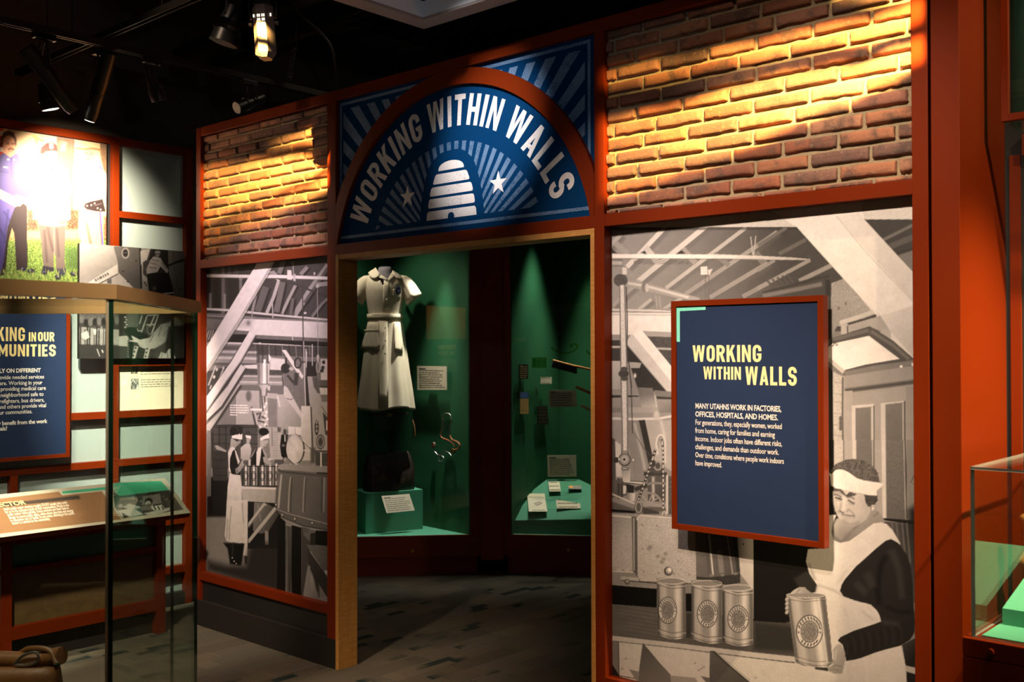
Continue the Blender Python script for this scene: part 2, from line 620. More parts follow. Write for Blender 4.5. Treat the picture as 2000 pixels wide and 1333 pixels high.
def glyph(ch):
    w, s, h = .56, .19, .17
    r = w / 2
    if ch == 'I':
        return s, [_rect(0, 0, s, 1)]
    if ch == 'L':
        return .46, [_rect(0, 0, s, 1), _rect(s, 0, .46, h)]
    if ch == 'T':
        return .52, [_rect(0, 1 - h, .52, 1), _rect(.26 - s / 2, 0, .26 + s / 2, 1 - h)]
    if ch == 'H':
        return w, [_rect(0, 0, s, 1), _rect(w - s, 0, w, 1), _rect(s, .42, w - s, .58)]
    if ch == 'E':
        return .46, [_rect(0, 0, s, 1), _rect(s, 0, .46, h), _rect(s, 1 - h, .46, 1), _rect(s, .42, .42, .58)]
    if ch == 'F':
        return .45, [_rect(0, 0, s, 1), _rect(s, 1 - h, .45, 1), _rect(s, .42, .41, .58)]
    if ch == 'N':
        return .58, [_rect(0, 0, .17, 1), _rect(.41, 0, .58, 1), [(.17, 1), (.17, .62), (.41, 0), (.41, .38)]]
    if ch == 'M':
        return .76, [_rect(0, 0, .18, 1), _rect(.58, 0, .76, 1), [(.18, 1), (.18, .6), (.38, .12), (.38, .5)],
                     [(.58, 1), (.58, .6), (.38, .12), (.38, .5)]]
    if ch == 'W':
        return .86, [[(0, 1), (.17, 1), (.31, 0), (.14, 0)], [(.31, 0), (.17, 0), (.345, 1), (.43, 1), (.43, .75)],
                     [(.55, 0), (.69, 0), (.515, 1), (.43, 1), (.43, .75)], [(.69, 1), (.86, 1), (.72, 0), (.55, 0)]]
    if ch == 'A':
        return .58, [[(0, 0), (.18, 0), (.36, 1), (.20, 1)], [(.58, 0), (.40, 0), (.22, 1), (.38, 1)], _rect(.14, .18, .44, .32)]
    if ch == 'K':
        return .58, [_rect(0, 0, s, 1), [(s, .34), (s, .62), (.37, 1), (.57, 1)], [(.23, .46), (.36, .70), (.60, 0), (.40, 0)]]
    if ch == 'O':
        return w, _arc(r, .72, r, .28, s, h, 0, 180) + _arc(r, .28, r, .28, s, h, 180, 360) + \
            [_rect(0, .28, s, .72), _rect(w - s, .28, w, .72)]
    if ch in 'CG':
        p = _arc(r, .72, r, .28, s, h, 0, 180) + _arc(r, .28, r, .28, s, h, 180, 360) + [_rect(0, .28, s, .72), _rect(w - s, .64, w, .72)]
        p += [_rect(w - s, .28, w, .50), _rect(r, .38, w - s, .50)] if ch == 'G' else [_rect(w - s, .28, w, .36)]
        return w, p
    if ch == 'U':
        return w, _arc(r, .28, r, .28, s, h, 180, 360) + [_rect(0, .28, s, 1), _rect(w - s, .28, w, 1)]
    if ch == 'S':
        return w, _arc(r, .735, r, .265, s, h, 0, 180) + _arc(r, .70, r, .285, s, h, 180, 270) + _rect_list(r - .06, .40, r + .06, .60) + \
            _arc(r, .30, r, .285, s, h, 0, 90) + _arc(r, .265, r, .265, s, h, 180, 360) + [_rect(0, .70, s, .735), _rect(w - s, .265, w, .30),
                                                                                          _rect(w - s, .68, w, .735), _rect(0, .265, s, .32)]
    if ch in 'RPB':
        p = [_rect(0, 0, s, 1), _rect(s, 1 - h, w - .28, 1), _rect(s, .42, w - .28, .58)] + _arc(w - .28, .71, .28, .29, s, .16, -90, 90)
        if ch == 'R':
            p.append([(.22, .46), (.40, .48), (.58, 0), (.38, 0)])
        if ch == 'B':
            p += [_rect(s, 0, w - .28, h)] + _arc(w - .28, .29, .28, .29, s, .16, -90, 90)
        return w, p
    if ch == 'D':
        return w, [_rect(0, 0, s, 1), _rect(s, 1 - h, .24, 1), _rect(s, 0, .24, h)] + _arc(.24, .72, .32, .28, s, h, 0, 90) + \
            _arc(.24, .28, .32, .28, s, h, -90, 0) + [_rect(w - s, .28, w, .72)]
    return .28, []


def _rect_list(*a):
    return [_rect(*a)]


def line_polys(text, x, y, size, gap=.10, wide=1.0):
    out = []
    for ch in text:
        w, ps = glyph(ch)
        out += [[(x + u * size * wide, y + v * size) for u, v in p] for p in ps]
        x += (w * wide + gap) * size
    return out, x


def words_mesh(name, lines, place, material, parent, h=.0006):
    """Running text set in the built-in face. lines: (text, u, v, size, bold, align)."""
    bm = bmesh.new()
    dg = bpy.context.evaluated_depsgraph_get()
    for ln in lines:
        text, u, v, size, bold, align = ln[:6]
        cu = bpy.data.curves.new('text', 'FONT')
        cu.body = text
        cu.size = size
        cu.offset = bold
        cu.resolution_u = 2
        cu.space_character = .96
        to = bpy.data.objects.new('text', cu)
        COL.objects.link(to)
        bpy.context.view_layer.update()
        dg.update()
        me = to.evaluated_get(dg).to_mesh()
        xs = [vv.co.x for vv in me.vertices] or [0]
        k = ln[6] / max(max(xs), 1e-6) if len(ln) > 6 else .90
        sh = -max(xs) if align == 'R' else 0
        vs = [bm.verts.new(place(u + (vv.co.x + sh) * k, v + vv.co.y, h)) for vv in me.vertices]
        for f in me.polygons:
            try:
                bm.faces.new([vs[i] for i in f.vertices])
            except ValueError:
                pass
        to.to_mesh_clear()
        bpy.data.objects.remove(to)
        bpy.data.curves.remove(cu)
    me = bpy.data.meshes.new(name)
    bm.to_mesh(me)
    bm.free()
    o = bpy.data.objects.new(name, me)
    COL.objects.link(o)
    me.materials.append(material)
    if parent:
        o.parent = parent
        o.matrix_parent_inverse = parent.matrix_basis.inverted()
    return o


def greeked(x0, x1, y, h, rng, ragged=.25):
    """One line of print too small to read: short dashes for words."""
    out = []
    x = x0
    end = x1 - (x1 - x0) * ragged * rng.random()
    while x < end:
        w = (x1 - x0) * rng.uniform(.05, .14)
        out.append(_rect(x, y, min(x + w, end), y + h))
        x += w + (x1 - x0) * .022
    return out


# ------------------------------------------------------------------ printed photographs
# A print is a fine grid whose ink tone is kept per vertex; the tones are drawn with the small painter below.
class Print:
    def __init__(s, place, nu, nv, base, crop=(0, 0, 1)):
        uu, vv = np.meshgrid(np.linspace(0, 1, nu), np.linspace(0, 1, nv))
        s.nu, s.nv = nu, nv
        s.P = place(uu.ravel(), vv.ravel())            # N x 3
        q = (s.P - CAM) @ CM.T
        s.X = 1000 + FPX * q[:, 0] / q[:, 2]
        s.Y = 666.5 - FPX * q[:, 1] / q[:, 2]
        s.C = np.zeros((nu * nv, 3)) + np.array(base if isinstance(base, tuple) else (base,) * 3)
        s.rs = np.random.RandomState(5)
        s.at(*crop)

    def at(s, x0, y0, k):
        s.o = (x0, y0, k)
        return s

    def px(s, pts):
        x0, y0, k = s.o
        return np.array([(x0 + p[0] / k, y0 + p[1] / k) for p in pts], float)

    def _cov(s, P, soft):
        m = soft + 1
        idx = np.nonzero((s.X > P[:, 0].min() - m) & (s.X < P[:, 0].max() + m) & (s.Y > P[:, 1].min() - m) & (s.Y < P[:, 1].max() + m))[0]
        if len(idx) == 0:
            return idx, None
        x, y = s.X[idx], s.Y[idx]
        ins = np.zeros(len(idx), bool)
        d2 = np.full(len(idx), 1e9)
        n = len(P)
        for i in range(n):
            ax, ay = P[i]
            bx, by = P[(i + 1) % n]
            c = ((ay > y) != (by > y))
            with np.errstate(divide='ignore', invalid='ignore'):
                xi = (bx - ax) * (y - ay) / (by - ay) + ax
            ins ^= c & (x < xi)
            ex, ey = bx - ax, by - ay
            L = ex * ex + ey * ey + 1e-9
            t = np.clip(((x - ax) * ex + (y - ay) * ey) / L, 0, 1)
            d2 = np.minimum(d2, (x - ax - t * ex) ** 2 + (y - ay - t * ey) ** 2)
        sd = np.where(ins, 1, -1) * np.sqrt(d2)
        a = np.clip(sd / (2 * soft) + .5, 0, 1)
        return idx, a * a * (3 - 2 * a)

    def poly(s, pts, v, soft=.6, a=1.0, g=None, noise=0.0, raw=False):
        """v tone or colour; g = (v2, p, q): blends to v2 from crop point p to q."""
        P = np.array(pts, float) if raw else s.px(pts)
        idx, cov = s._cov(P, soft)
        if cov is None:
            return s
        col = np.array(v if isinstance(v, tuple) else (v,) * 3, float)
        if g is not None:
            c2 = np.array(g[0] if isinstance(g[0], tuple) else (g[0],) * 3, float)
            p, q = s.px([g[1], g[2]])
            d = q - p
            t = np.clip(((s.X[idx] - p[0]) * d[0] + (s.Y[idx] - p[1]) * d[1]) / (d @ d), 0, 1)[:, None]
            cc = col * (1 - t) + c2 * t
        else:
            cc = np.repeat(col[None], len(idx), 0)
        if noise:
            cc = cc * (1 + noise * s.rs.randn(len(idx), 1))
        w = (cov * a)[:, None]
        s.C[idx] = s.C[idx] * (1 - w) + cc * w
        return s

    def line(s, pts, w, v, **k):
        """Stroke of width w in crop units."""
        P = s.px(pts)
        w = w / s.o[2] / 2
        n = len(P)
        nor = []
        for i in range(n):
            t = P[min(i + 1, n - 1)] - P[max(i - 1, 0)]
            t = t / (np.hypot(*t) + 1e-9)
            nor.append((-t[1] * w, t[0] * w))
        nor = np.array(nor)
        Q = np.concatenate([P + nor, (P - nor)[::-1]])
        if 'g' in k:
            pass
        return s.poly(Q, v, raw=True, **k)

    def ell(s, c, rx, ry, v, rot=0, a0=0, a1=360, **k):
        n = 28
        cr, sr = math.cos(R(rot)), math.sin(R(rot))
        pts = []
        for i in range(n):
            t = R(a0 + (a1 - a0) * i / n)
            x, y = rx * math.cos(t), ry * math.sin(t)
            pts.append((c[0] + x * cr - y * sr, c[1] + x * sr + y * cr))
        return s.poly(pts, v, **k)

    def ring(s, c, rx, ry, w, v, a0=0, a1=360, **k):
        pts = [(c[0] + rx * math.cos(R(a0 + (a1 - a0) * i / 30)), c[1] + ry * math.sin(R(a0 + (a1 - a0) * i / 30))) for i in range(31)]
        return s.line(pts, w, v, **k)

    def dash(s, pts, w, v, on, off, jit=0.0):
        P = [np.array(p, float) for p in pts]
        for a, b in zip(P, P[1:]):
            L = np.hypot(*(b - a))
            d = (b - a) / L
            t = 0
            while t < L:
                o = on * (1 + jit * s.rs.randn())
                s.line([a + d * t, a + d * min(t + o, L)], w, v)
                t += o + off
        return s

    def mottle(s, amp, cell):
        """Soft blotches over the whole print."""
        gw, gh = max(2, int(s.nu / cell)), max(2, int(s.nv / cell))
        g = s.rs.randn(gh + 2, gw + 2)
        yy = np.linspace(0, gh, s.nv)
        xx = np.linspace(0, gw, s.nu)
        yi, xi = yy.astype(int), xx.astype(int)
        fy, fx = (yy - yi)[:, None], (xx - xi)[None]
        a = g[yi][:, xi] * (1 - fy) * (1 - fx) + g[yi + 1][:, xi] * fy * (1 - fx) + g[yi][:, xi + 1] * (1 - fy) * fx + g[yi + 1][:, xi + 1] * fy * fx
        s.C *= 1 + amp * a.reshape(-1, 1)
        return s

    def region_noise(s, pts, amp, cell=1):
        P = s.px(pts)
        idx, cov = s._cov(P, .8)
        if cov is not None:
            s.C[idx] *= 1 + amp * (cov * s.rs.randn(len(idx)))[:, None]
        return s

    def build(s, name, material, parent=None, tint=(1, 1, 1), gain=1.0):
        nu, nv = s.nu, s.nv
        me = bpy.data.meshes.new(name)
        nf = (nu - 1) * (nv - 1)
        me.vertices.add(nu * nv)
        me.vertices.foreach_set('co', s.P.astype(np.float32).ravel())
        i = np.arange(nv - 1)[:, None] * nu + np.arange(nu - 1)[None]
        q = np.stack([i, i + 1, i + nu + 1, i + nu], -1).reshape(-1, 4).astype(np.int32)
        me.loops.add(nf * 4)
        me.loops.foreach_set('vertex_index', q.ravel())
        me.polygons.add(nf)
        me.polygons.foreach_set('loop_start', np.arange(0, nf * 4, 4, dtype=np.int32))
        me.update(calc_edges=True)
        at = me.color_attributes.new('Col', 'FLOAT_COLOR', 'POINT')
        c = np.clip(s.C, 0, 255) / 255
        c = np.where(c <= .04045, c / 12.92, ((c + .055) / 1.055) ** 2.4) * gain * np.array(tint)
        rgba = np.ones((nu * nv, 4), np.float32)
        rgba[:, :3] = np.clip(c, 0, .95)
        at.data.foreach_set('color', rgba.ravel())
        o = bpy.data.objects.new(name, me)
        COL.objects.link(o)
        me.materials.append(material)
        if parent:
            o.parent = parent
            o.matrix_parent_inverse = parent.matrix_basis.inverted()
        return o


def printmat(name, rough=.55, spec=.2, grain=.05):
    m = mat(name, (.5, .5, .5), rough, spec)
    t = NT(m)
    a = t.n('VertexColor', layer_name='Col').outputs[0]
    g = t.noise(t.coords(), 900, 2, .6)
    k = t.math('MULTIPLY_ADD', g, grain * 2, 1 - grain)
    cb = t.n('CombineXYZ', i_0=k, i_1=k, i_2=k)
    t.color(t.mix(1.0, a, cb.outputs[0], 'MULTIPLY'))
    return m


PRINT = printmat('matt_photographic_print')
PRINTGLOSS = printmat('satin_photographic_print', .3, .3, .02)


def planeY(x0, x1, z0, z1, y):
    return lambda u, v: np.stack([x0 + (x1 - x0) * u, np.full_like(u, y), z0 + (z1 - z0) * v], -1)


def planeX(y0, y1, z0, z1, x):
    return lambda u, v: np.stack([np.full_like(u, x), y0 + (y1 - y0) * u, z0 + (z1 - z0) * v], -1)


# ---- the large cannery photograph to the right of the doorway
def paint_right(p):
    a, b, c, d = (1180, 400, 6.06), (1480, 390, 6.06), (1185, 600, 6.06), (1185, 800, 6.06)
    e, f, g, h = (1600, 580, 4.445), (1580, 860, 5.5545), (1185, 1000, 4.003), (1480, 1050, 4.709)
    Pq, L, E = p.poly, p.line, p.ell
    # ceiling of the cannery
    p.at(*a)
    Pq([(0, 200), (3800, -200), (3800, 1500), (0, 1500)], 158, g=(74, (300, 600), (2100, 500)))
    for s, w, t, k in [([(270, 740), (660, 330), (760, 220)], 56, 222, 0), ([(400, 910), (1160, 290), (1300, 170)], 62, 208, 1),
                       ([(730, 990), (1680, 270)], 46, 182, 1), ([(960, 1060), (1939, 400), (2050, 320)], 50, 152, 1), ([(1250, 1100), (1939, 690)], 52, 148, 1),
                       ([(1640, 1090), (1939, 930)], 52, 140, 1), ([(60, 500), (200, 350)], 50, 190, 0), ([(100, 1200), (420, 900)], 46, 170, 0),
                       ([(400, 1250), (560, 1120)], 40, 185, 0), ([(700, 1240), (960, 1080)], 40, 175, 0)]:
        L([(x + 30, y + 26) for x, y in s], w * 1.5, 100, soft=3, a=.45)
        L(s, w, t, soft=1)
    for s, w, t in [([(130, 450), (270, 585)], 70, 172), ([(490, 510), (650, 705)], 76, 208), ([(930, 520), (1080, 690)], 66, 158),
                    ([(1300, 580), (1480, 720)], 60, 128), ([(1790, 570), (1890, 690)], 80, 120)]:
        L(s, w, t, soft=1)
    for q in [[(430, 570), (480, 545), (500, 580)], [(860, 580), (920, 540), (960, 580)], [(90, 520), (150, 575), (90, 575)]]:
        Pq(q, 60, soft=1.2)
    for k in range(5):
        L([(350, 660 + k * 9), (560, 655 + k * 12), (1000, 670 + k * 8)], 5, 95, a=.7)
    L([(1735, 380), (1760, 600)], 14, 175)
    L([(1795, 370), (1770, 600)], 14, 175)
    Pq([(1140, 735), (1220, 730), (1225, 830), (1145, 830)], 214)
    Pq([(1225, 770), (1285, 760), (1270, 790), (1250, 835), (1235, 835)], 200)
    L([(1200, 830), (1200, 1110)], 8, 105)
    L([(1240, 840), (1235, 1110)], 8, 105)
    # tie beam along the top, conduit
    Pq([(1195, 444), (1195, 300), (1800, 300), (1800, 428.8), (1690, 429), (1600, 443.6)], 205, raw=True, soft=.8, g=(214, (100, 200), (3600, 200)), noise=.02)
    Pq([(1195, 445), (1558, 444), (1558, 449), (1195, 450)], 60, raw=True, soft=1.5, a=.6)
    Pq([(85, 585), (1400, 590), (1818, 605), (2218, 625), (2440, 645), (2410, 655), (1818, 652), (1400, 640), (85, 637)], 246, g=(178, (600, 600), (2400, 600)))
    L([(85, 640), (1900, 648)], 12, 90, a=.5, soft=1)
    # hanging pipe lower left of ceiling
    Pq([(85, 650), (220, 650), (220, 730), (85, 730)], 120, soft=2)
    Pq([(85, 665), (215, 670), (215, 715), (85, 715)], 190, soft=1.5)
    Pq([(270, 890), (500, 930), (1130, 1105), (1130, 1130), (960, 1125), (270, 970)], 165, soft=1)
    L([(285, 930), (500, 965), (1000, 1100)], 24, 214, soft=2)
    E((475, 980), 34, 58, 132, soft=1)
    E((505, 985), 22, 50, 196, soft=1)
    E((195, 895), 82, 74, 88, soft=1.5, noise=.1)
    Pq([(215, 745), (268, 745), (268, 825), (215, 825)], 222)
    for x in (610, 650):
        L([(x, 1080), (x + 20, 1240)], 12, 170)
    # lower right of the ceiling, pipes behind the post
    p.at(*b)
    for s, w, t in [([(0, 1050), (620, 715)], 44, 150), ([(490, 965), (870, 780)], 54, 150), ([(0, 545), (340, 335)], 40, 112), ([(250, 645), (570, 475)], 46, 104),
                    ([(0, 840), (200, 720)], 40, 140)]:
        L(s, w, t, soft=1.2)
    for k in range(5):
        L([(110 + k * 60, 960 - k * 20), (180 + k * 60, 1030 - k * 10), (300 + k * 50, 1050 - k * 10)], 22, 84, soft=1.4)
    L([(60, 1110), (460, 1000), (660, 940), (850, 905)], 34, 66, soft=1.2)
    L([(60, 1140), (480, 1060), (760, 1000)], 50, 120, soft=2)
    Pq([(870, 985), (1000, 920), (1345, 1320), (1345, 1500), (870, 1500)], 160, noise=.03)
    p.region_noise([(870, 985), (1000, 920), (1345, 1320), (1345, 1500), (870, 1500)], .05)
    L([(862, 975), (1000, 925)], 34, 76, soft=1)
    Pq([(800, 940), (860, 960), (862, 1500), (815, 1500)], 58, soft=1.2)
    # right of the post: dark rafters
    Pq([(1230, 236), (1900, 236), (1900, 960), (1800, 860)], 68)
    L([(1480, 480), (1860, 290)], 36, 112, soft=1.5)
    L([(1560, 560), (1900, 420)], 70, 92, soft=2)
    L([(1640, 640), (1900, 560)], 26, 62, soft=1.5)
    Pq([(1660, 660), (1900, 580), (1900, 980)], 118, soft=1.5)
    # the big white post
    Pq([(1480, 395), (1676, 370), (1688, 428.8), (1795, 545), (1795, 712), (1782, 698), (1679, 580), (1556, 443.6)], 238, raw=True, soft=.7, g=(226, (700, 300), (1800, 1200)))
    Pq([(930, 200), (1190, 150), (1260, 235), (1900, 945), (1900, 1270)], 222, soft=.9, a=.8, g=(198, (1100, 250), (1830, 1100)))
    L([(930, 200), (1270, 610), (1840, 1215)], 7, 160, a=.7)
    p.at(*e)
    Pq([(350, 0), (490, 165), (640, 330), (815, 530), (880, 600), (880, 40), (815, 75), (540, 165)], 222, g=(186, (500, 100), (800, 420)), soft=.8)
    # wall, window and lifted sash
    Pq([(60, 0), (350, 0), (490, 165), (180, 210), (100, 360), (60, 360)], 164, g=(140, (300, 0), (100, 350)), soft=1)
    p.region_noise([(100, 0), (350, 0), (470, 140), (180, 210), (100, 340)], .05)
    for q in [(170, 100), (230, 60), (340, 185)]:
        E(q, 12, 12, 118, soft=2)
    Pq([(75, 0), (100, 0), (104, 360), (78, 380)], 62)
    L([(180, 225), (330, 180), (470, 130)], 36, 196)
    L([(250, 238), (400, 195), (495, 160)], 20, 74)
    Pq([(245, 250), (530, 165), (620, 300), (600, 330), (440, 262), (250, 310)], 168, soft=1)
    Pq([(188, 240), (240, 240), (240, 325), (188, 325)], 186)
    L([(244, 250), (246, 320)], 12, 92)
    Pq([(620, 300), (820, 530), (760, 520), (618, 390)], 214, soft=1)
    Pq([(560, 270), (620, 300), (622, 400), (520, 320)], 178, soft=1)
    Pq([(95, 365), (438, 255), (640, 380), (830, 545), (830, 605), (700, 600), (215, 690), (200, 640), (80, 560), (80, 440)], 84)
    Pq([(80, 440), (112, 408), (432, 340), (697, 540), (400, 590), (208, 640), (80, 560)], 238, soft=.8)
    L([(110, 375), (430, 290)], 34, 108, soft=2)
    L([(450, 300), (640, 420), (780, 545)], 30, 112, soft=2)
    L([(120, 380), (160, 420), (110, 430), (150, 390)], 10, 70)
    L([(78, 540), (215, 655)], 34, 196)
    L([(78, 575), (205, 690)], 26, 120)
    L([(215, 670), (480, 620), (830, 572)], 44, 124, soft=1.2)
    L([(320, 688), (520, 650)], 9, 205)
    E((712, 606), 12, 12, 240)
    E((812, 588), 10, 14, 235)
    # door beneath
    Pq([(78, 640), (220, 690), (830, 600), (880, 600), (880, 1400), (78, 1400)], 160, soft=1)
    Pq([(220, 690), (830, 605), (830, 740), (480, 785), (225, 815)], 150, soft=1)
    L([(225, 818), (480, 785), (840, 738)], 36, 80, soft=3)
    Pq([(78, 600), (118, 650), (125, 1400), (80, 1400)], 66)
    Pq([(120, 650), (208, 700), (212, 1400), (126, 1400)], 182, noise=.05)
    for y in (740, 840, 910, 1010, 1110, 1200, 1290):
        L([(128, y), (205, y + 14)], 7, 130, a=.6, soft=1.3)
    L([(204, 700), (202, 1000), (208, 1400)], 13, 86, soft=1)
    for y in (1060, 1100, 1140):
        E((186, y), 14, 24, 96, soft=1.5)
    Pq([(215, 820), (290, 815), (290, 1400), (215, 1400)], 168)
    Pq([(292, 830), (740, 780), (740, 910), (480, 935), (292, 945)], 158, soft=1.5)
    Pq([(284, 945), (474, 930), (480, 1400), (284, 1400)], 200)
    Pq([(314, 968), (462, 955), (462, 1400), (314, 1400)], 122, g=(106, (320, 970), (460, 1300)))
    L([(455, 960), (457, 1400)], 14, 186)
    L([(474, 945), (476, 1400)], 10, 84)
    Pq([(535, 925), (740, 905), (745, 1400), (540, 1400)], 196)
    Pq([(575, 935), (732, 918), (736, 1400), (580, 1400)], 118, g=(104, (580, 950), (730, 1300)))
    L([(727, 925), (730, 1400)], 9, 176)
    L([(742, 905), (745, 1400)], 10, 78)
    Pq([(752, 780), (880, 770), (880, 1400), (755, 1400)], 146)
    # the same door behind the woman's head, lower wall
    p.at(*f)
    Pq([(215, 0), (1160, 0), (1160, 880), (215, 880)], 158)
    Pq([(215, 0), (272, 0), (275, 820), (215, 820)], 48)
    Pq([(275, 0), (372, 0), (372, 300), (275, 300)], 186, noise=.05)
    L([(376, 0), (378, 300)], 9, 96)
    Pq([(388, 0), (470, 0), (472, 300), (390, 300)], 172)
    L([(490, 0), (492, 300)], 40, 206)
    Pq([(515, 0), (690, 0), (700, 400), (515, 300)], 112)
    L([(686, 0), (690, 300)], 12, 176)
    L([(704, 0), (706, 320)], 12, 78)
    Pq([(715, 0), (790, 0), (800, 860), (735, 860)], 166)
    Pq([(785, 0), (830, 0), (838, 850), (800, 850)], 206)
    Pq([(834, 0), (1035, 0), (1052, 880), (842, 850)], 112, g=(98, (850, 0), (1000, 800)))
    p.region_noise([(834, 0), (1035, 0), (1052, 880), (842, 850)], .05)
    L([(1028, 0), (1048, 860)], 9, 170)
    L([(1044, 0), (1062, 860)], 14, 62)
    Pq([(1056, 0), (1180, 0), (1180, 880), (1072, 880)], 128)
    L([(1140, 380), (1105, 465), (1150, 470)], 8, 60)
    Pq([(1080, 760), (1180, 690), (1180, 1350), (1080, 1350)], 34, soft=10)
    Pq([(800, 845), (1180, 880), (1180, 925), (800, 870)], 26)
    Pq([(820, 885), (1180, 925), (1180, 1800), (820, 1500)], 76, g=(34, (950, 1000), (1150, 950)))
    for x in (900, 950, 1010, 1060):
        L([(x, 900), (x + 40, 1340)], 12, 112, soft=2)
    # ---- machinery down the left side
    p.at(*c)
    Pq([(40, 20), (780, 20), (780, 1400), (40, 1400)], 150)
    Pq([(40, 85), (780, 85), (780, 300), (400, 285), (300, 330), (40, 330)], 236)
    L([(40, 32), (600, 46), (760, 60)], 26, 214)
    L([(40, 54), (780, 66)], 10, 130)
    L([(40, 74), (780, 80)], 22, 226)
    L([(40, 92), (780, 98)], 8, 176)
    Pq([(40, 328), (170, 328), (170, 394), (40, 394)], 150, soft=1.5)
    Pq([(420, 285), (780, 300), (780, 358), (480, 345)], 168, soft=1.2)
    Pq([(40, 394), (260, 394), (300, 640), (40, 640)], 66)
    L([(40, 474), (165, 474)], 26, 186)
    Pq([(480, 347), (780, 358), (780, 720)], 84, noise=.12)
    L([(590, 492), (780, 498)], 26, 186)
    Pq([(40, 640), (165, 640), (165, 975), (40, 975)], 186, g=(170, (50, 650), (160, 950)))
    Pq([(240, 440), (780, 1075), (560, 1000), (370, 975), (280, 700), (240, 640)], 58, soft=1)
    Pq([(255, 650), (412, 662), (392, 722), (284, 722)], 172)
    E((335, 812), 16, 30, 190, soft=2)
    E((335, 815), 9, 18, 250, soft=1.5)
    Pq([(220, 430), (300, 315), (780, 890), (780, 1080)], 210)
    Pq([(300, 315), (410, 280), (780, 725), (780, 905)], 242)
    L([(415, 282), (770, 715)], 9, 255)
    L([(245, 450), (770, 1070)], 10, 150)
    Pq([(40, 975), (375, 980), (372, 1042), (40, 1042)], 148)
    Pq([(40, 1044), (378, 1050), (376, 1076), (40, 1076)], 52)
    Pq([(40, 1078), (412, 1060), (420, 1192), (40, 1192)], 150)
    Pq([(560, 985), (780, 1005), (780, 1065), (590, 1056)], 130)
    Pq([(585, 1058), (780, 1070), (780, 1100), (600, 1092)], 62, soft=1.2)
    Pq([(590, 1092), (780, 1096), (780, 1300), (625, 1300)], 160, g=(116, (620, 1100), (770, 1280)))
    Pq([(365, 952), (545, 960), (592, 1192), (412, 1192)], 122, g=(176, (450, 1040), (480, 1180)))
    L([(570, 1050), (594, 1190)], 14, 205)
    Pq([(250, 1190), (605, 1190), (635, 1330), (250, 1330)], 168)
    Pq([(40, 1192), (250, 1192), (250, 1330), (40, 1330)], 132)
    # gear and chains
    p.at(*d)
    Pq([(40, 40), (790, 40), (790, 1260), (40, 1260)], 156, g=(132, (100, 100), (700, 1100)))
    L([(60, 108), (300, 116), (600, 112), (780, 80)], 28, 216)
    E((590, 80), 36, 60, 200, soft=3)
    Pq([(245, 132), (385, 132), (495, 640), (440, 840), (330, 840), (245, 300)], 134, soft=1)
    L([(330, 160), (440, 640), (450, 720)], 36, 168, soft=2)
    Pq([(380, 130), (452, 124), (545, 560), (495, 650)], 52, soft=.8)
    Pq([(455, 130), (780, 130), (780, 740), (560, 600), (545, 560)], 172, soft=1)
    L([(330, 280), (420, 440), (540, 570)], 8, 84)
    L([(640, 130), (680, 300), (690, 480)], 30, 200, soft=3)
    Pq([(50, 330), (104, 360), (104, 860), (50, 860)], 84, soft=1)
    Pq([(100, 372), (165, 420), (180, 800), (112, 800)], 208)
    Pq([(50, 860), (230, 860), (240, 1020), (50, 1050)], 92)
    Pq([(180, 900), (235, 905), (225, 1000), (180, 1000)], 210)
    for x in (140, 180):
        L([(x, 820), (x, 1060)], 26, 66, soft=1)
    L([(50, 852), (440, 872)], 40, 92)
    L([(200, 856), (440, 876)], 13, 224)
    Pq([(170, 690), (285, 700), (275, 860), (190, 850)], 150, g=(206, (180, 700), (240, 860)))
    Pq([(225, 880), (325, 905), (320, 1000), (245, 990)], 42)
    Pq([(255, 990), (340, 990), (330, 1090), (270, 1085)], 150, g=(200, (260, 1000), (310, 1000)))
    E((212, 596), 74, 78, 60, soft=1)
    E((212, 594), 62, 66, 150, soft=1)
    E((210, 592), 40, 44, 178, soft=1)
    E((208, 594), 14, 14, 30)
    E((112, 600), 36, 34, 58, noise=.1)
    E((146, 592), 12, 18, 190)
    E((300, 604), 24, 20, 120)
    E((312, 600), 10, 12, 236)
    for y in (500, 690):
        Pq([(170, y), (262, y), (258, y + 34), (178, y + 34)], 110)
        L([(190, y + 12), (240, y + 12)], 10, 196)
    Pq([(440, 740), (710, 745), (710, 790), (440, 790)], 62)
    Pq([(480, 785), (700, 785), (690, 1090), (490, 1090)], 92, g=(70, (500, 800), (690, 1080)))
    L([(550, 800), (552, 1080)], 30, 186, soft=2.5)
    E((590, 690), 90, 70, 78, soft=1.5)
    p.ring((605, 670), 40, 48, 20, 150)
    E((556, 640), 22, 40, 60)
    L([(440, 900), (540, 872), (700, 880)], 26, 132)
    L([(330, 950), (480, 900)], 50, 60, soft=2)
    p.ring((490, 1120), 155, 130, 26, 138, 180, 360)
    for t in (200, 240, 290, 325):
        L([(490, 1120), (490 + 140 * math.cos(R(t)), 1120 + 120 * math.sin(R(t)))], 14, 160)
    Pq([(50, 1090), (330, 1180), (780, 1120), (780, 1200), (50, 1240)], 92, soft=2)
    L([(430, 1120), (780, 1150)], 46, 150, soft=1.4)
    Pq([(50, 1180), (340, 1206), (340, 1232), (50, 1212)], 18)
    L([(50, 998), (330, 1118)], 20, 196)
    E((378, 1164), 50, 76, 86)
    p.ring((378, 1160), 34, 62, 12, 168)
    Pq([(430, 1160), (620, 1215), (620, 1240), (430, 1240)], 66, soft=1.4)
    Pq([(705, 780), (728, 780), (728, 1240), (700, 1240)], 196)
    Pq([(728, 790), (790, 790), (790, 1240), (728, 1240)], 88, noise=.15)
    L([(40, 1240), (780, 1268)], 26, 112)
    # loop and chains
    p.ring((640, 420), 50, 116, 28, 208, 150, 400)
    p.ring((640, 420), 34, 98, 7, 90, 150, 400)
    L([(594, 430), (600, 540)], 26, 206)
    L([(690, 430), (692, 640)], 24, 200)
    E((650, 365), 26, 26, 86)
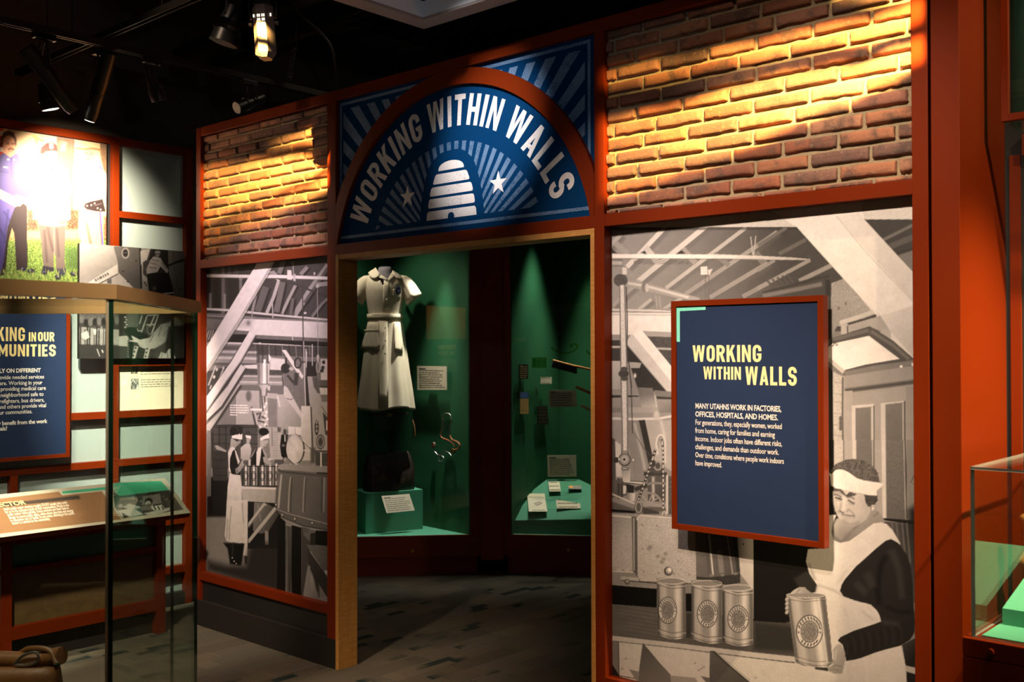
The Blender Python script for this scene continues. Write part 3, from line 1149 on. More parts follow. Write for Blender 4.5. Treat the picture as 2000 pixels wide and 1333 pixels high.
    p.ring((652, 362), 18, 18, 8, 190)
    p.dash([(655, 385), (668, 500), (670, 1180)], 22, 60, 1200, 1)
    p.dash([(655, 385), (668, 500), (670, 1180)], 14, 220, 30, 22, .2)
    p.dash([(578, 470), (545, 580), (445, 880), (372, 1080)], 30, 56, 1200, 1)
    p.dash([(578, 470), (545, 580), (445, 880), (372, 1080)], 17, 204, 20, 26, .2)
    p.ring((680, 1300), 26, 90, 10, 214, 180, 360)
    # the upright pipe in front of it all
    p.at(*c)
    for q, t in [([(148, -260), (222, -260), (246, 700), (258, 1500), (258, 1700), (178, 1700), (178, 1500), (160, 700)], 120),
                 ([(160, -260), (204, -260), (230, 700), (240, 1500), (240, 1700), (194, 1700), (192, 1500), (174, 700)], 216)]:
        Pq(q, t, soft=1, noise=.06)
    E((200, 790), 62, 46, 70, noise=.12, soft=1)
    E((205, 735), 44, 28, 84, soft=1)
    E((210, 850), 44, 26, 84, soft=1)
    L([(232, -240), (245, 200), (240, 450), (290, 950), (306, 1500)], 10, 58)
    L([(250, 560), (300, 960)], 8, 74, a=.7)
    # ---- tank plates
    p.at(*g)
    Pq([(20, 10), (520, 30), (1000, 60), (1000, 600), (20, 600)], 150)
    Pq([(30, 22), (196, 38), (200, 462), (30, 452)], 150, g=(176, (60, 60), (120, 250)), noise=.05)
    L([(34, 30), (190, 44)], 14, 200)
    Pq([(196, 38), (230, 42), (232, 520), (205, 476)], 88, soft=1)
    L([(212, 50), (214, 460)], 9, 178)
    Pq([(234, 60), (262, 28), (760, 70), (760, 565), (262, 548), (236, 500)], 178, noise=.03)
    p.region_noise([(234, 60), (262, 28), (760, 70), (760, 565), (262, 548), (236, 500)], .05)
    for q in [(278, 104), (282, 290), (290, 468), (405, 478), (525, 486), (645, 492), (392, 110), (560, 386)]:
        E(q, 7, 7, 96)
        E((q[0] + 2, q[1] - 2), 3, 3, 220)
    for q in [(330, 290), (400, 350), (445, 370), (430, 395), (340, 275), (460, 330)]:
        E(q, 16, 12, 120, soft=2.5, a=.7)
    L([(236, 60), (262, 28), (760, 70)], 7, 222)
    L([(234, 70), (236, 500), (262, 548), (700, 566)], 8, 66)
    Pq([(30, 456), (212, 470), (236, 505), (262, 548), (700, 572), (700, 606), (30, 572)], 140)
    L([(30, 465), (205, 474)], 9, 214)
    L([(110, 520), (250, 530)], 26, 178)
    L([(110, 536), (390, 562)], 6, 44)
    for x in (95, 162, 160):
        E((x, 455 if x < 100 else 456), 18, 12, 190)
    E((160, 548), 22, 22, 78)
    E((162, 545), 14, 14, 150)
    E((482, 466), 34, 36, 66)
    E((486, 462), 26, 28, 150)
    E((490, 456), 15, 17, 236, soft=2)
    # hopper, light apron strip, dark dress
    Pq([(690, 60), (1015, 60), (1048, 485), (1035, 552), (880, 560), (700, 515)], 112, g=(88, (720, 200), (1020, 300)))
    for q, w, t in [([(800, 180), (832, 500)], 13, 206), ([(780, 160), (800, 490)], 22, 92), ([(940, 180), (985, 490)], 10, 160), ([(1000, 200), (1030, 470)], 30, 62), ([(880, 300), (900, 480)], 40, 128)]:
        L(q, w, t, soft=1)
    Pq([(700, 508), (800, 516), (1042, 486), (1046, 556), (940, 576), (870, 560), (700, 530)], 58, noise=.12)
    for q in [(820, 498), (905, 496), (1008, 486)]:
        E(q, 16, 11, 128)
    Pq([(1010, 60), (1140, 60), (1182, 560), (1188, 850), (1138, 850), (1138, 605), (1045, 490)], 196, g=(178, (1050, 300), (1180, 700)))
    E((1068, 254), 8, 8, 90)
    Pq([(1128, 0), (1900, 0), (1900, 900), (1188, 850), (1180, 560)], 20)
    Pq([(20, 572), (392, 604), (392, 752), (20, 724)], 14)
    Pq([(615, 618), (670, 626), (670, 790), (615, 790)], 16)
    Pq([(615, 578), (670, 580), (670, 640), (615, 640)], 130)
    # table
    Pq([(20, 722), (400, 752), (1200, 846), (1900, 905), (1900, 1330), (1140, 1110), (20, 975)], 96, g=(78, (300, 800), (1300, 1000)))
    for k in range(26):
        y = 740 + k * 10
        x = 40 + (k * 137) % 330
        L([(x, y), (x + 160, y + 22), (x + 420, y + 52)], 4, 130 if k % 2 else 66, a=.45, soft=1)
    Pq([(620, 790), (670, 796), (660, 990), (600, 990)], 42, soft=4, a=.7)
    Pq([(1150, 860), (1500, 900), (1500, 1100), (1150, 1080)], 40, soft=8, a=.8)
    Pq([(20, 968), (560, 1030), (1140, 1100), (1900, 1180), (1900, 1225), (1140, 1142), (540, 1065), (20, 1008)], 190)
    L([(20, 1010), (540, 1068), (1140, 1144), (1500, 1185)], 7, 80)
    Pq([(20, 1012), (540, 1070), (1140, 1148), (1500, 1190), (1500, 1500), (20, 1500)], 200, noise=.02)
    for q in [(150, 1150), (690, 1185), (740, 1230), (760, 1215), (720, 1240), (1165, 1300), (120, 1230), (920, 1260)]:
        E(q, 9, 6, 120, a=.7, soft=1.5)
    Pq([(20, 1012), (92, 1020), (96, 1280), (40, 1190)], 118)
    L([(92, 1020), (96, 1290)], 8, 84)
    L([(96, 1284), (250, 1310)], 7, 74)
    Pq([(20, 1190), (48, 1200), (96, 1280), (130, 1500), (20, 1500)], 30)
    # metal scoops
    Pq([(175, 1234), (252, 1250), (250, 1345), (230, 1320)], 132)
    Pq([(282, 1026), (330, 1082), (420, 1190), (500, 1275), (512, 1500), (236, 1500), (255, 1220)], 88, g=(112, (300, 1080), (420, 1330)))
    Pq([(500, 1282), (690, 1300), (720, 1345), (720, 1500), (512, 1500)], 152)
    Pq([(735, 1286), (806, 1302), (806, 1345), (780, 1340)], 104)
    Pq([(806, 1088), (840, 1090), (960, 1200), (1130, 1345), (1200, 1500), (800, 1500)], 92, g=(78, (820, 1120), (1000, 1330)))
    L([(832, 1092), (960, 1206), (1140, 1356)], 9, 44)
    L([(850, 1094), (970, 1196), (1120, 1320)], 6, 150)

    # ---- tins
    def tin(pts, n, ec, er, dark=74):
        """pts: top-left, top-right, bottom-right, bottom-left."""
        tl, tr, br, bl = [np.array(q, float) for q in pts]
        prof = [(0, dark), (.06, 96), (.12, 168), (.26, 186), (.40, 148), (.56, 152), (.70, 218), (.80, 196), (.88, 130), (.95, 92), (1, 120)]
        for i in range(40):
            t0, t1 = i / 40, (i + 1) / 40
            tm = (t0 + t1) / 2
            for (ta, va), (tb, vb) in zip(prof, prof[1:]):
                if ta <= tm <= tb:
                    v = va + (vb - va) * (tm - ta) / (tb - ta)
            sag = 26 * math.sin(PI * tm)
            A, B = tl + (tr - tl) * t0, tl + (tr - tl) * t1
            D, F = bl + (br - bl) * t0, bl + (br - bl) * t1
            Pq([A - (0, 4), B + (B - A) - (0, 4), F + (F - D) + (0, sag), D + (0, sag)] if i < 39 else [A - (0, 4), B - (0, 4), F + (0, sag), D + (0, sag)], v, soft=.5)
        for k, (off, v) in enumerate([(18, 84), (30, 196), (40, 92)]):
            L([tl + (0, off), (tl + tr) / 2 + (0, off + 22), tr + (0, off)], 6, v, a=.8)
        for off, v in [(-46, 96), (-34, 190), (-8, 80)]:
            L([bl + (0, off), (bl + br) / 2 + (0, off + 26), br + (0, off)], 6, v, a=.8)
        c = (tl + tr) / 2
        E(c + (0, 2), abs(tr[0] - tl[0]) / 2, 24, 136, rot=math.degrees(math.atan2(tr[1] - tl[1], tr[0] - tl[0])), soft=.8)
        p.ring(c + (0, 2), abs(tr[0] - tl[0]) / 2 - 3, 24, 5, 214)
        rx, ry = er
        E(ec, rx, ry, 52)
        E(ec, rx * .93, ry * .94, 206)
        E(ec, rx * .66, ry * .66, 58)
        E(ec, rx * .60, ry * .60, 186)
        E(ec, rx * .56, ry * .56, 122, noise=.12)
        for k in range(10):
            t = R(200 + k * 16)
            q = (ec[0] + rx * .80 * math.cos(t), ec[1] + ry * .80 * math.sin(t))
            L([(q[0] - rx * .05, q[1] - ry * .09), (q[0] + rx * .05, q[1] + ry * .09)], rx * .09, 62)
        for k in range(6):
            t = R(48 + k * 17)
            q = (ec[0] + rx * .80 * math.cos(t), ec[1] + ry * .80 * math.sin(t))
            L([(q[0] + rx * .05, q[1] - ry * .09), (q[0] - rx * .05, q[1] + ry * .09)], rx * .09, 62)
        for sx in (-1, 1):
            E((ec[0] + sx * rx * .8, ec[1] + ry * .05), rx * .06, ry * .06, 70)
    tin([(392, 528), (617, 552), (620, 982), (400, 962)], 1, (476, 772), (74, 106))
    tin([(664, 545), (902, 574), (900, 1022), (660, 985)], 2, (787, 800), (82, 108))
    tin([(904, 582), (1142, 606), (1144, 1036), (908, 1015)], 3, (1028, 840), (84, 106), 40)
    # ---- the woman
    p.at(*h)
    Pq([(-40, -40), (480, -40), (455, 280), (545, 440), (500, 520), (300, 505), (250, 560), (262, 790), (-40, 770)], 20)
    Pq([(330, 380), (470, 300), (540, 440), (500, 520), (380, 470)], 44, soft=4)
    # apron skirt and bib
    Pq([(640, 560), (1130, 590), (1180, 1000), (1320, 990), (1362, 1190), (1385, 1500), (400, 1500), (330, 1180), (690, 1190)], 222, g=(196, (900, 700), (600, 1300)))
    Pq([(655, -120), (1000, -120), (1300, 40), (1312, 80), (1215, 15), (900, 275), (755, 490), (790, 540), (1045, 625), (1140, 780), (880, 870), (735, 950),
        (690, 1040), (640, 720), (620, 530), (528, 518), (545, 440), (475, 335), (443, 220), (462, 110), (655, 100)], 226, g=(208, (800, 100), (700, 900)))
    for q, w, t in [([(560, 440), (700, 490), (800, 545)], 14, 178), ([(545, 450), (530, 515)], 12, 150), ([(500, 330), (525, 390)], 16, 160),
                    ([(800, 650), (840, 850)], 26, 206), ([(960, 680), (1060, 760)], 16, 190), ([(830, 1180), (850, 1400)], 30, 196),
                    ([(700, 660), (720, 900)], 20, 212), ([(470, 240), (520, 380)], 16, 176), ([(1000, 1120), (1010, 1400)], 30, 212), ([(820, 300), (720, 440)], 18, 206)]:
        L(q, w, t, soft=4)
    # dark sleeve
    Pq([(1195, 14), (1240, 14), (1300, 60), (1370, 160), (1405, 260), (1425, 420), (1432, 600), (1450, 780), (1440, 880), (1400, 945), (1310, 1000), (1190, 1030),
        (1080, 1062), (950, 1112), (880, 1130), (812, 1138), (800, 1060), (780, 990), (735, 952), (760, 920), (880, 862), (990, 826), (1070, 800), (1135, 775), (1120, 720),
        (1100, 680), (1040, 620), (900, 585), (790, 545), (757, 495), (770, 440), (800, 390), (900, 272), (1080, 112)], 38)
    for q, w, t in [([(1180, 170), (1130, 260), (1100, 480), (1120, 620)], 44, 22), ([(1000, 330), (1060, 460)], 70, 52), ([(1230, 120), (1300, 300), (1330, 560)], 60, 54),
                    ([(900, 420), (1000, 520)], 60, 54), ([(1180, 640), (1300, 690), (1400, 690)], 22, 22), ([(1150, 780), (1290, 800)], 34, 60)]:
        L(q, w, t, soft=7)
    for k in range(16):
        x = 800 + k * 36
        L([(x, 930 - k * 9), (x + 24, 1010 - k * 8), (x + 20, 1090 - k * 9)], 6, 26 if k % 2 else 58, soft=1.4, a=.7)
    Pq([(1330, 990), (1445, 930), (1500, 930), (1500, 1500), (1385, 1500), (1360, 1190)], 60, g=(36, (1340, 1000), (1440, 1100)))
    Pq([(1355, 1178), (1500, 1215), (1500, 1270), (1362, 1236)], 188)
    # tin in her hands
    tin([(262, 528), (622, 536), (694, 1186), (346, 1146)], 4, (476, 868), (124, 154), 110)
    L([(560, 560), (640, 1160)], 10, 232, a=.8, soft=1.5)
    L([(590, 560), (668, 1150)], 14, 96, a=.7, soft=2)
    Pq([(340, 1150), (420, 1180), (410, 1275), (330, 1200)], 196)
    Pq([(520, 1195), (650, 1200), (645, 1235), (530, 1215)], 58)
    # hands
    Pq([(690, 1030), (735, 985), (765, 985), (798, 1050), (806, 1120), (790, 1200), (776, 1255), (700, 1256), (655, 1235), (640, 1200), (690, 1150), (700, 1090)], 168, g=(140, (700, 1050), (780, 1240)))
    for q, w, t in [([(650, 1196), (720, 1180), (770, 1190)], 8, 112), ([(648, 1222), (700, 1216), (740, 1226)], 7, 112), ([(720, 1040), (712, 1130)], 8, 200), ([(655, 1195), (690, 1170)], 12, 206)]:
        L(q, w, t, soft=1.2)
    Pq([(298, 515), (340, 480), (385, 458), (440, 462), (490, 505), (480, 518)], 178, g=(140, (350, 470), (480, 510)))
    L([(390, 470), (370, 500), (350, 512)], 7, 118)
    L([(440, 466), (500, 512)], 8, 40)
    for y in (570, 610, 650, 690):
        E((268, y), 15, 22, 172, rot=20)
        L([(256, y + 20), (280, y + 22)], 6, 70)
    # ---- neck, collar, head
    p.at(*f)
    Pq([(218, 800), (300, 810), (260, 900), (245, 1000), (262, 1080), (330, 1118), (420, 1105), (560, 1010), (700, 905), (780, 893), (842, 912), (905, 975), (995, 1130), (890, 1075),
        (830, 1095), (750, 1150), (620, 1275), (540, 1345), (218, 1345)], 228, g=(214, (300, 1100), (900, 1000)))
    L([(270, 1100), (272, 1340)], 12, 196, soft=3)
    Pq([(690, 750), (750, 770), (805, 845), (830, 890), (780, 893), (700, 905), (560, 1010), (440, 1095), (340, 1117), (268, 1088), (243, 1000), (262, 890), (300, 850), (480, 900)], 146, g=(120, (500, 950), (300, 1080)))
    Pq([(312, 850), (268, 930), (282, 1040), (355, 1092), (400, 1020), (470, 950), (560, 900), (430, 900)], 176, g=(140, (320, 900), (380, 1080)))
    L([(330, 960), (345, 1070)], 14, 150, soft=3)
    L([(600, 880), (500, 960), (400, 1070)], 12, 122, soft=3)
    L([(700, 830), (750, 790)], 9, 110, soft=2)
    Pq([(215, 480), (275, 500), (265, 620), (285, 790), (300, 812), (215, 815)], 40)
    Pq([(255, 560), (350, 520), (480, 560), (610, 600), (640, 690), (668, 740), (655, 800), (618, 862), (560, 912), (470, 939), (400, 926), (342, 882), (312, 832), (290, 775), (265, 690)], 208, g=(186, (330, 650), (600, 850)), soft=1)
    Pq([(560, 620), (640, 690), (668, 740), (655, 800), (620, 860), (560, 910), (520, 900), (580, 780)], 176, soft=9, a=.8)
    Pq([(340, 870), (400, 922), (470, 937), (560, 910), (540, 890), (440, 905), (380, 870)], 150, soft=4, a=.8)
    Pq([(255, 640), (290, 660), (330, 770), (310, 800), (285, 760)], 178, soft=5, a=.8)
    Pq([(262, 560), (360, 560), (370, 600), (300, 590), (262, 600)], 150, soft=4, a=.8)
    L([(272, 592), (310, 598), (352, 622)], 13, 92, soft=1.6)
    L([(284, 622), (318, 634), (362, 650)], 17, 66, soft=1.8)
    E((330, 632), 9, 7, 40)
    L([(292, 650), (330, 662), (352, 660)], 7, 150, soft=1.5)
    L([(415, 622), (455, 618), (492, 640)], 15, 118, soft=2)
    L([(425, 652), (462, 678), (492, 690)], 16, 78, soft=1.8)
    L([(430, 690), (470, 706), (500, 700)], 7, 160, soft=1.6)
    L([(385, 620), (372, 690), (380, 755)], 30, 226, soft=4)
    L([(355, 680), (340, 745)], 14, 160, soft=4)
    L([(330, 762), (348, 782), (378, 792)], 12, 76, soft=1.6)
    L([(400, 778), (424, 772), (420, 750)], 8, 140, soft=1.8)
    L([(432, 752), (470, 786), (494, 820), (490, 850)], 9, 140, soft=2)
    L([(312, 770), (330, 800)], 8, 140, soft=2)
    L([(352, 806), (400, 812), (440, 822), (492, 826)], 9, 92, soft=1.4)
    L([(360, 820), (420, 836), (460, 836)], 12, 168, soft=2)
    L([(370, 850), (430, 862)], 8, 172, soft=2)
    # hair and band
    Pq([(600, 595), (742, 605), (748, 655), (705, 708), (690, 722), (640, 722), (612, 672)], 72, noise=.2)
    E((692, 735), 24, 34, 190, soft=1.5)
    E((690, 742), 9, 12, 236)
    L([(672, 720), (676, 755)], 7, 100)
    Pq([(262, 520), (345, 532), (372, 556), (405, 600), (442, 562), (525, 588), (490, 606), (410, 622), (372, 590), (330, 556), (275, 560)], 88, noise=.2)
    Pq([(232, 330), (288, 262), (395, 214), (480, 204), (600, 224), (700, 288), (748, 362), (768, 462), (640, 455), (540, 435), (470, 392), (400, 332), (320, 318), (250, 352)], 92, noise=.14)
    for k in range(46):
        x = 300 + (k * 97) % 440
        y = 225 + (k * 61) % 210
        if y > 205 + abs(x - 500) * .45 and y < 300 + (x - 300) * .42:
            p.ring((x, y), 16, 13, 7, 128 if k % 3 else 58, (k * 40) % 360, (k * 40) % 360 + 200, soft=1.4, a=.75)
    Pq([(222, 350), (240, 372), (292, 325), (358, 318), (430, 350), (520, 415), (600, 440), (710, 455), (828, 476), (735, 552), (738, 604), (640, 596), (500, 566), (400, 546), (300, 525), (240, 492), (232, 400), (222, 380)], 244, g=(232, (300, 400), (700, 540)), soft=.7)
    L([(240, 372), (246, 490)], 10, 206, soft=2)
    L([(735, 550), (825, 478)], 7, 190, soft=1.4)
    p.mottle(.012, 9)
    p.mottle(.012, 2)


# ---- the tall narrow cannery photograph left of the doorway
def paint_left(p):
    k, l, m, n = (395, 505, 6.665), (395, 690, 6.665), (395, 800, 6.665), (395, 980, 6.058)
    Pq, L, E = p.poly, p.line, p.ell
    p.at(*k)
    Pq([(0, -100), (1800, -100), (1800, 900), (0, 900)], 52, g=(72, (300, 300), (1200, 300)))
    for s, w, t in [([(840, 712), (930, 500), (1000, 275)], 44, 172), ([(1035, 725), (1120, 540), (1215, 350)], 40, 154), ([(1190, 760), (1400, 420), (1640, 90)], 74, 150),
                    ([(1430, 760), (1560, 590), (1680, 480)], 34, 124), ([(650, 700), (700, 480)], 34, 138), ([(720, 690), (830, 370)], 90, 96), ([(965, 700), (1050, 300)], 76, 106),
                    ([(1150, 740), (1180, 520)], 40, 100), ([(1330, 580), (1640, 120)], 40, 88), ([(1000, 200), (1060, 30)], 60, 110), ([(1280, 210), (1370, 110)], 50, 132)]:
        L([(x + 26, y + 12) for x, y in s], w, 36, soft=2, a=.7)
        L(s, w, t, soft=1)
    for x, y0, y1, w, t in [(272, 100, 720, 44, 98), (500, 240, 480, 36, 112), (105, 450, 645, 34, 124), (292, 460, 655, 30, 130), (350, 60, 200, 40, 86), (440, 60, 200, 60, 74)]:
        L([(x, y0), (x, y1)], w, t, soft=1)
    Pq([(330, 240), (470, 240), (480, 640), (340, 640)], 40, soft=2)
    Pq([(150, 240), (240, 240), (240, 640), (150, 640)], 20, soft=4)
    Pq([(470, 250), (540, 250), (510, 290), (490, 290)], 128)
    Pq([(870, 170), (935, 160), (990, 220), (860, 215)], 150)
    L([(50, 225), (620, 235), (1000, 236), (1640, 258)], 42, 218)
    L([(50, 247), (1640, 282)], 8, 92, a=.7)
    Pq([(1108, 150), (1160, 155), (1170, 280), (1105, 275)], 214)
    Pq([(1180, 200), (1215, 205), (1215, 300), (1185, 290)], 190)
    L([(1180, 40), (1190, 230)], 14, 148)
    L([(1460, 215), (1460, 180)], 20, 200)
    Pq([(1480, 318), (1640, 300), (1640, 355), (1500, 370)], 150)
    E((1500, 360), 24, 26, 178)
    L([(960, 272), (1240, 345), (1440, 430), (1640, 505)], 26, 64)
    Pq([(955, 265), (1020, 285), (985, 300)], 196)
    L([(60, 660), (350, 675)], 30, 196)
    L([(550, 696), (1000, 745), (1640, 802)], 30, 200)
    L([(560, 716), (1640, 818)], 8, 78)
    for y, t in [(722, 120), (745, 156), (765, 92)]:
        L([(60, y), (330, y + 14)], 14, t)
    L([(912, 560), (920, 790)], 14, 176)
    L([(650, 690), (648, 790)], 14, 150)
    E((1340, 712), 18, 14, 214)
    # great beam
    Pq([(60, 780), (320, 800), (240, 930), (60, 915)], 106, g=(88, (70, 790), (80, 900)))
    Pq([(420, 930), (540, 788), (680, 792), (1000, 798), (1640, 826), (1640, 1046), (690, 998), (620, 952)], 222, g=(206, (700, 800), (1640, 1000)), noise=.015)
    L([(540, 760), (800, 784), (1640, 822)], 24, 120)
    Pq([(430, 900), (540, 790), (660, 795), (640, 900)], 186, soft=8)
    E((600, 840), 22, 30, 120, soft=4)
    Pq([(400, 938), (626, 948), (600, 992), (385, 984)], 108)
    Pq([(690, 996), (1640, 1044), (1640, 1092), (676, 1042)], 112, noise=.05)
    L([(1172, 1022), (1180, 1070)], 12, 200)
    Pq([(60, 915), (240, 928), (160, 1060), (60, 1100)], 60)
    for x in (90, 120, 150):
        L([(x - 40, 1060), (x, 930)], 12, 132)
    Pq([(300, 985), (600, 992), (545, 1100), (290, 1090)], 34, noise=.15)
    Pq([(676, 1044), (1640, 1092), (1640, 1170), (640, 1110)], 40, noise=.15)
    L([(300, 1102), (545, 1110)], 26, 204)
    L([(630, 1112), (1000, 1128), (1640, 1168)], 26, 204)
    E((750, 1118), 20, 24, 214)
    # lower storey
    p.at(*l)
    Pq([(50, -120), (1700, -80), (1700, 1000), (50, 1000)], 120)
    Pq([(600, -120), (1640, -75), (1640, 60), (600, 20)], 74, noise=.1)
    for i in range(11):
        x = 600 + i * 88
        L([(x, -100), (x + 10, 40)], 10, 140 if i % 2 else 46, soft=1.2)
    for y, t, w in [(-70, 90, 50), (-20, 182, 34), (20, 120, 24), (60, 196, 40), (105, 150, 40), (140, 90, 30)]:
        L([(160, y), (720, y + 14)], w, t, soft=2)
    Pq([(860, 10), (905, 70), (868, 120)], 250)
    Pq([(540, 160), (720, 150), (720, 205), (540, 200)], 226)
    Pq([(880, 60), (1100, 80), (1040, 230), (880, 225)], 222, soft=2)
    Pq([(550, 205), (1050, 225), (1050, 285), (420, 285), (410, 220)], 78, noise=.2)
    for y, t in [(300, 196), (340, 150), (375, 210), (400, 180)]:
        L([(480, y), (1050, y + 10)], 26, t, soft=2)
    Pq([(500, 415), (1060, 430), (1060, 500), (450, 500)], 116, soft=4)
    Pq([(60, 240), (400, 160), (330, 330), (60, 600)], 66)
    for s in [[(80, 420), (175, 170)], [(150, 330), (160, 300)], [(200, 400), (265, 230)], [(100, 470), (120, 420)], [(230, 330), (280, 190)]]:
        L(s, 16, 190, soft=1.5)
    for q in [(190, 215), (275, 195), (155, 310)]:
        E(q, 14, 20, 206, soft=1.5)
    Pq([(430, 485), (745, 490), (745, 950), (430, 950)], 190, g=(172, (440, 500), (700, 940)))
    Pq([(160, 720), (430, 530), (432, 945), (160, 945)], 146, g=(128, (200, 700), (400, 930)))
    L([(432, 560), (432, 945)], 10, 116)
    E((604, 560), 36, 68, 112, soft=3)
    Pq([(740, 560), (850, 560), (850, 1000), (740, 1000)], 178)
    Pq([(845, 520), (985, 530), (985, 1000), (850, 1000)], 190)
    Pq([(852, 585), (975, 600), (978, 990), (858, 990)], 136)
    Pq([(985, 540), (1080, 540), (1300, 860), (1300, 1000), (990, 1000)], 186, g=(150, (1000, 700), (1290, 960)))
    Pq([(1080, 400), (1320, 420), (1320, 760), (1120, 520)], 118, noise=.06)
    L([(980, 560), (1010, 700)], 20, 226, soft=1.5)
    # tank and filler
    Pq([(712, 130), (876, 140), (872, 400), (830, 470), (820, 560), (780, 560), (770, 470), (725, 405)], 150, g=(206, (720, 200), (850, 220)))
    Pq([(720, 140), (745, 140), (750, 400), (730, 400)], 112, soft=2)
    Pq([(788, 80), (828, 84), (826, 405), (790, 405)], 252)
    L([(845, 150), (845, 400)], 12, 112, soft=1.5)
    L([(722, 405), (872, 405)], 8, 84)
    for x in (715, 735, 790, 855):
        L([(x, -110), (x, 130)], 12, 60)
    Pq([(850, 430), (885, 430), (880, 490), (850, 480)], 216)
    Pq([(770, 560), (840, 560), (860, 960), (840, 1010), (760, 1010)], 196, noise=.08)
    for q, w, t in [([(775, 560), (790, 760)], 16, 70), ([(810, 560), (820, 720)], 18, 90), ([(750, 480), (760, 730)], 14, 96), ([(660, 790), (700, 960), (720, 1020)], 20, 60),
                    ([(640, 700), (660, 790)], 14, 80), ([(700, 800), (760, 780), (740, 860)], 26, 74), ([(720, 880), (800, 900), (840, 960)], 20, 70), ([(770, 830), (840, 850)], 26, 92),
                    ([(740, 940), (780, 1000)], 26, 226), ([(690, 780), (720, 930)], 14, 206)]:
        L(q, w, t, soft=1.2)
    L([(630, 736), (780, 738)], 28, 250)
    for q in [(830, 660), (812, 700), (835, 770), (824, 820), (845, 860), (820, 930)]:
        E(q, 18, 22, 244, soft=1.2)
    # diagonal braces
    Pq([(1035, -40), (1090, -40), (1320, 300), (1300, 340), (1262, 296)], 228)
    Pq([(1060, 420), (1110, 450), (1300, 790), (1300, 870), (1060, 545)], 204)
    L([(1100, 590), (1150, 610), (1180, 590)], 9, 80)
    L([(1040, 300), (1056, 440)], 14, 80)
    E((1085, 200), 62, 66, 52, noise=.15)
    E((1160, 205), 32, 24, 190, soft=2)
    L([(1090, 60), (1090, 150)], 26, 60)
    L([(1110, 290), (1190, 390)], 30, 60, soft=1.5)
    p.ring((1245, 130), 40, 64, 22, 60)
    L([(1300, 120), (1480, 130)], 30, 50)
    Pq([(1360, 110), (1490, 115), (1490, 305), (1350, 300)], 52, noise=.12)
    Pq([(1200, 260), (1260, 260), (1240, 420), (1190, 420)], 66, soft=2)
    # boards, ropes at the right
    Pq([(1540, 78), (1700, 78), (1700, 352), (1545, 352)], 216)
    for q in [(1570, 190), (1580, 120), (1560, 230)]:
        E(q, 22, 26, 60, noise=.1)
    Pq([(1500, 352), (1700, 352), (1700, 422), (1520, 422)], 100)
    Pq([(1520, 424), (1700, 424), (1700, 470), (1530, 450)], 78)
    Pq([(1520, 450), (1700, 460), (1700, 545), (1530, 540)], 216)
    Pq([(1328, 296), (1376, 300), (1400, 700), (1334, 690)], 56)
    Pq([(1368, 306), (1502, 310), (1536, 535), (1560, 640), (1560, 900), (1415, 700), (1396, 640)], 172)
    Pq([(1430, 310), (1502, 312), (1536, 530), (1500, 520), (1452, 440)], 96, soft=1.5)
    Pq([(1420, 636), (1700, 636), (1700, 1400), (1430, 1400)], 172, g=(158, (1430, 700), (1640, 1200)))
    L([(1550, 690), (1640, 830)], 14, 120)
    Pq([(1570, 770), (1700, 920), (1700, 1100), (1600, 1060)], 66)
    Pq([(1615, 880), (1700, 880), (1700, 1010), (1615, 1010)], 240)
    Pq([(1288, 688), (1418, 692), (1418, 1400), (1280, 1400)], 214, g=(190, (1300, 700), (1400, 1300)))
    L([(1415, 700), (1440, 1290)], 16, 60, soft=1)
    L([(1328, 120), (1335, 400), (1345, 690)], 14, 206)
    p.at(*k)
    L([(1305, 290), (1312, 880), (1318, 1340)], 14, 66)
    L([(1320, 1080), (1325, 1340)], 10, 206)
    L([(1498, 390), (1505, 1000), (1508, 1300)], 9, 160)
    L([(1350, 1180), (1352, 1400)], 14, 206)
    L([(1432, 1120), (1434, 1400)], 14, 190)
    E((1506, 1290), 18, 40, 196)
    p.at(*l)
    E((1508, 180), 26, 76, 130, soft=1.5)
    p.ring((1508, 180), 24, 74, 8, 196)
    L([(1506, 20), (1506, 110)], 14, 206)
    L([(1360, -20), (1352, 190)], 12, 200)
    # left braces (large to small), then stacked cases
    Pq([(60, 940), (360, 930), (720, 935), (720, 1500), (60, 1500)], 78)
    for x in (140, 222, 308, 520):
        L([(x, 940), (x, 1500)], 10, 34, soft=1)
    for y in (965, 1060, 1180):
        L([(130, y), (720, y + 4)], 9, 42, soft=1)
    L([(150, 942), (720, 946)], 16, 60)
    for q, t in [([(432, 385), (495, 412), (90, 1028), (55, 1040), (55, 940)], 188), ([(505, 150), (565, 190), (250, 690), (55, 880), (55, 790)], 210)]:
        Pq([(x + 26, y + 20) for x, y in q], 70, soft=2)
        Pq(q, t)
    p.at(*k)
    Pq([(655, 985), (712, 1018), (510, 1360), (330, 1660), (60, 1990), (60, 1800), (300, 1440), (620, 945)], 66, soft=1.4)
    Pq([(616, 945), (692, 1000), (500, 1340), (300, 1610), (55, 1990), (55, 1800), (380, 1340)], 222)
    L([(688, 1004), (498, 1340), (300, 1612), (60, 1980)], 14, 176)
    Pq([(710, 66), (945, 40), (865, 190), (510, 800), (160, 1340), (40, 1510), (40, 1180)], 228, g=(212, (700, 100), (150, 1200)))
    Pq([(905, 60), (945, 40), (865, 190), (510, 800), (160, 1340), (40, 1520), (40, 1450), (480, 780), (800, 240)], 176)
    L([(880, 190), (520, 805), (170, 1345)], 8, 60)
    # ---- people and the bench
    p.at(*m)
    Pq([(60, 880), (360, 900), (340, 1400), (60, 1400)], 18, soft=4)
    Pq([(120, 540), (330, 540), (330, 930), (140, 930)], 58, noise=.08)
    for y in (660, 770, 860):
        L([(150, y), (320, y)], 8, 30)
    Pq([(60, 270), (110, 280), (116, 1130), (60, 1140)], 128, g=(92, (70, 300), (100, 1100)))
    L([(122, 300), (150, 900)], 14, 52)
    Pq([(860, 230), (1045, 236), (1045, 660), (890, 660)], 180)
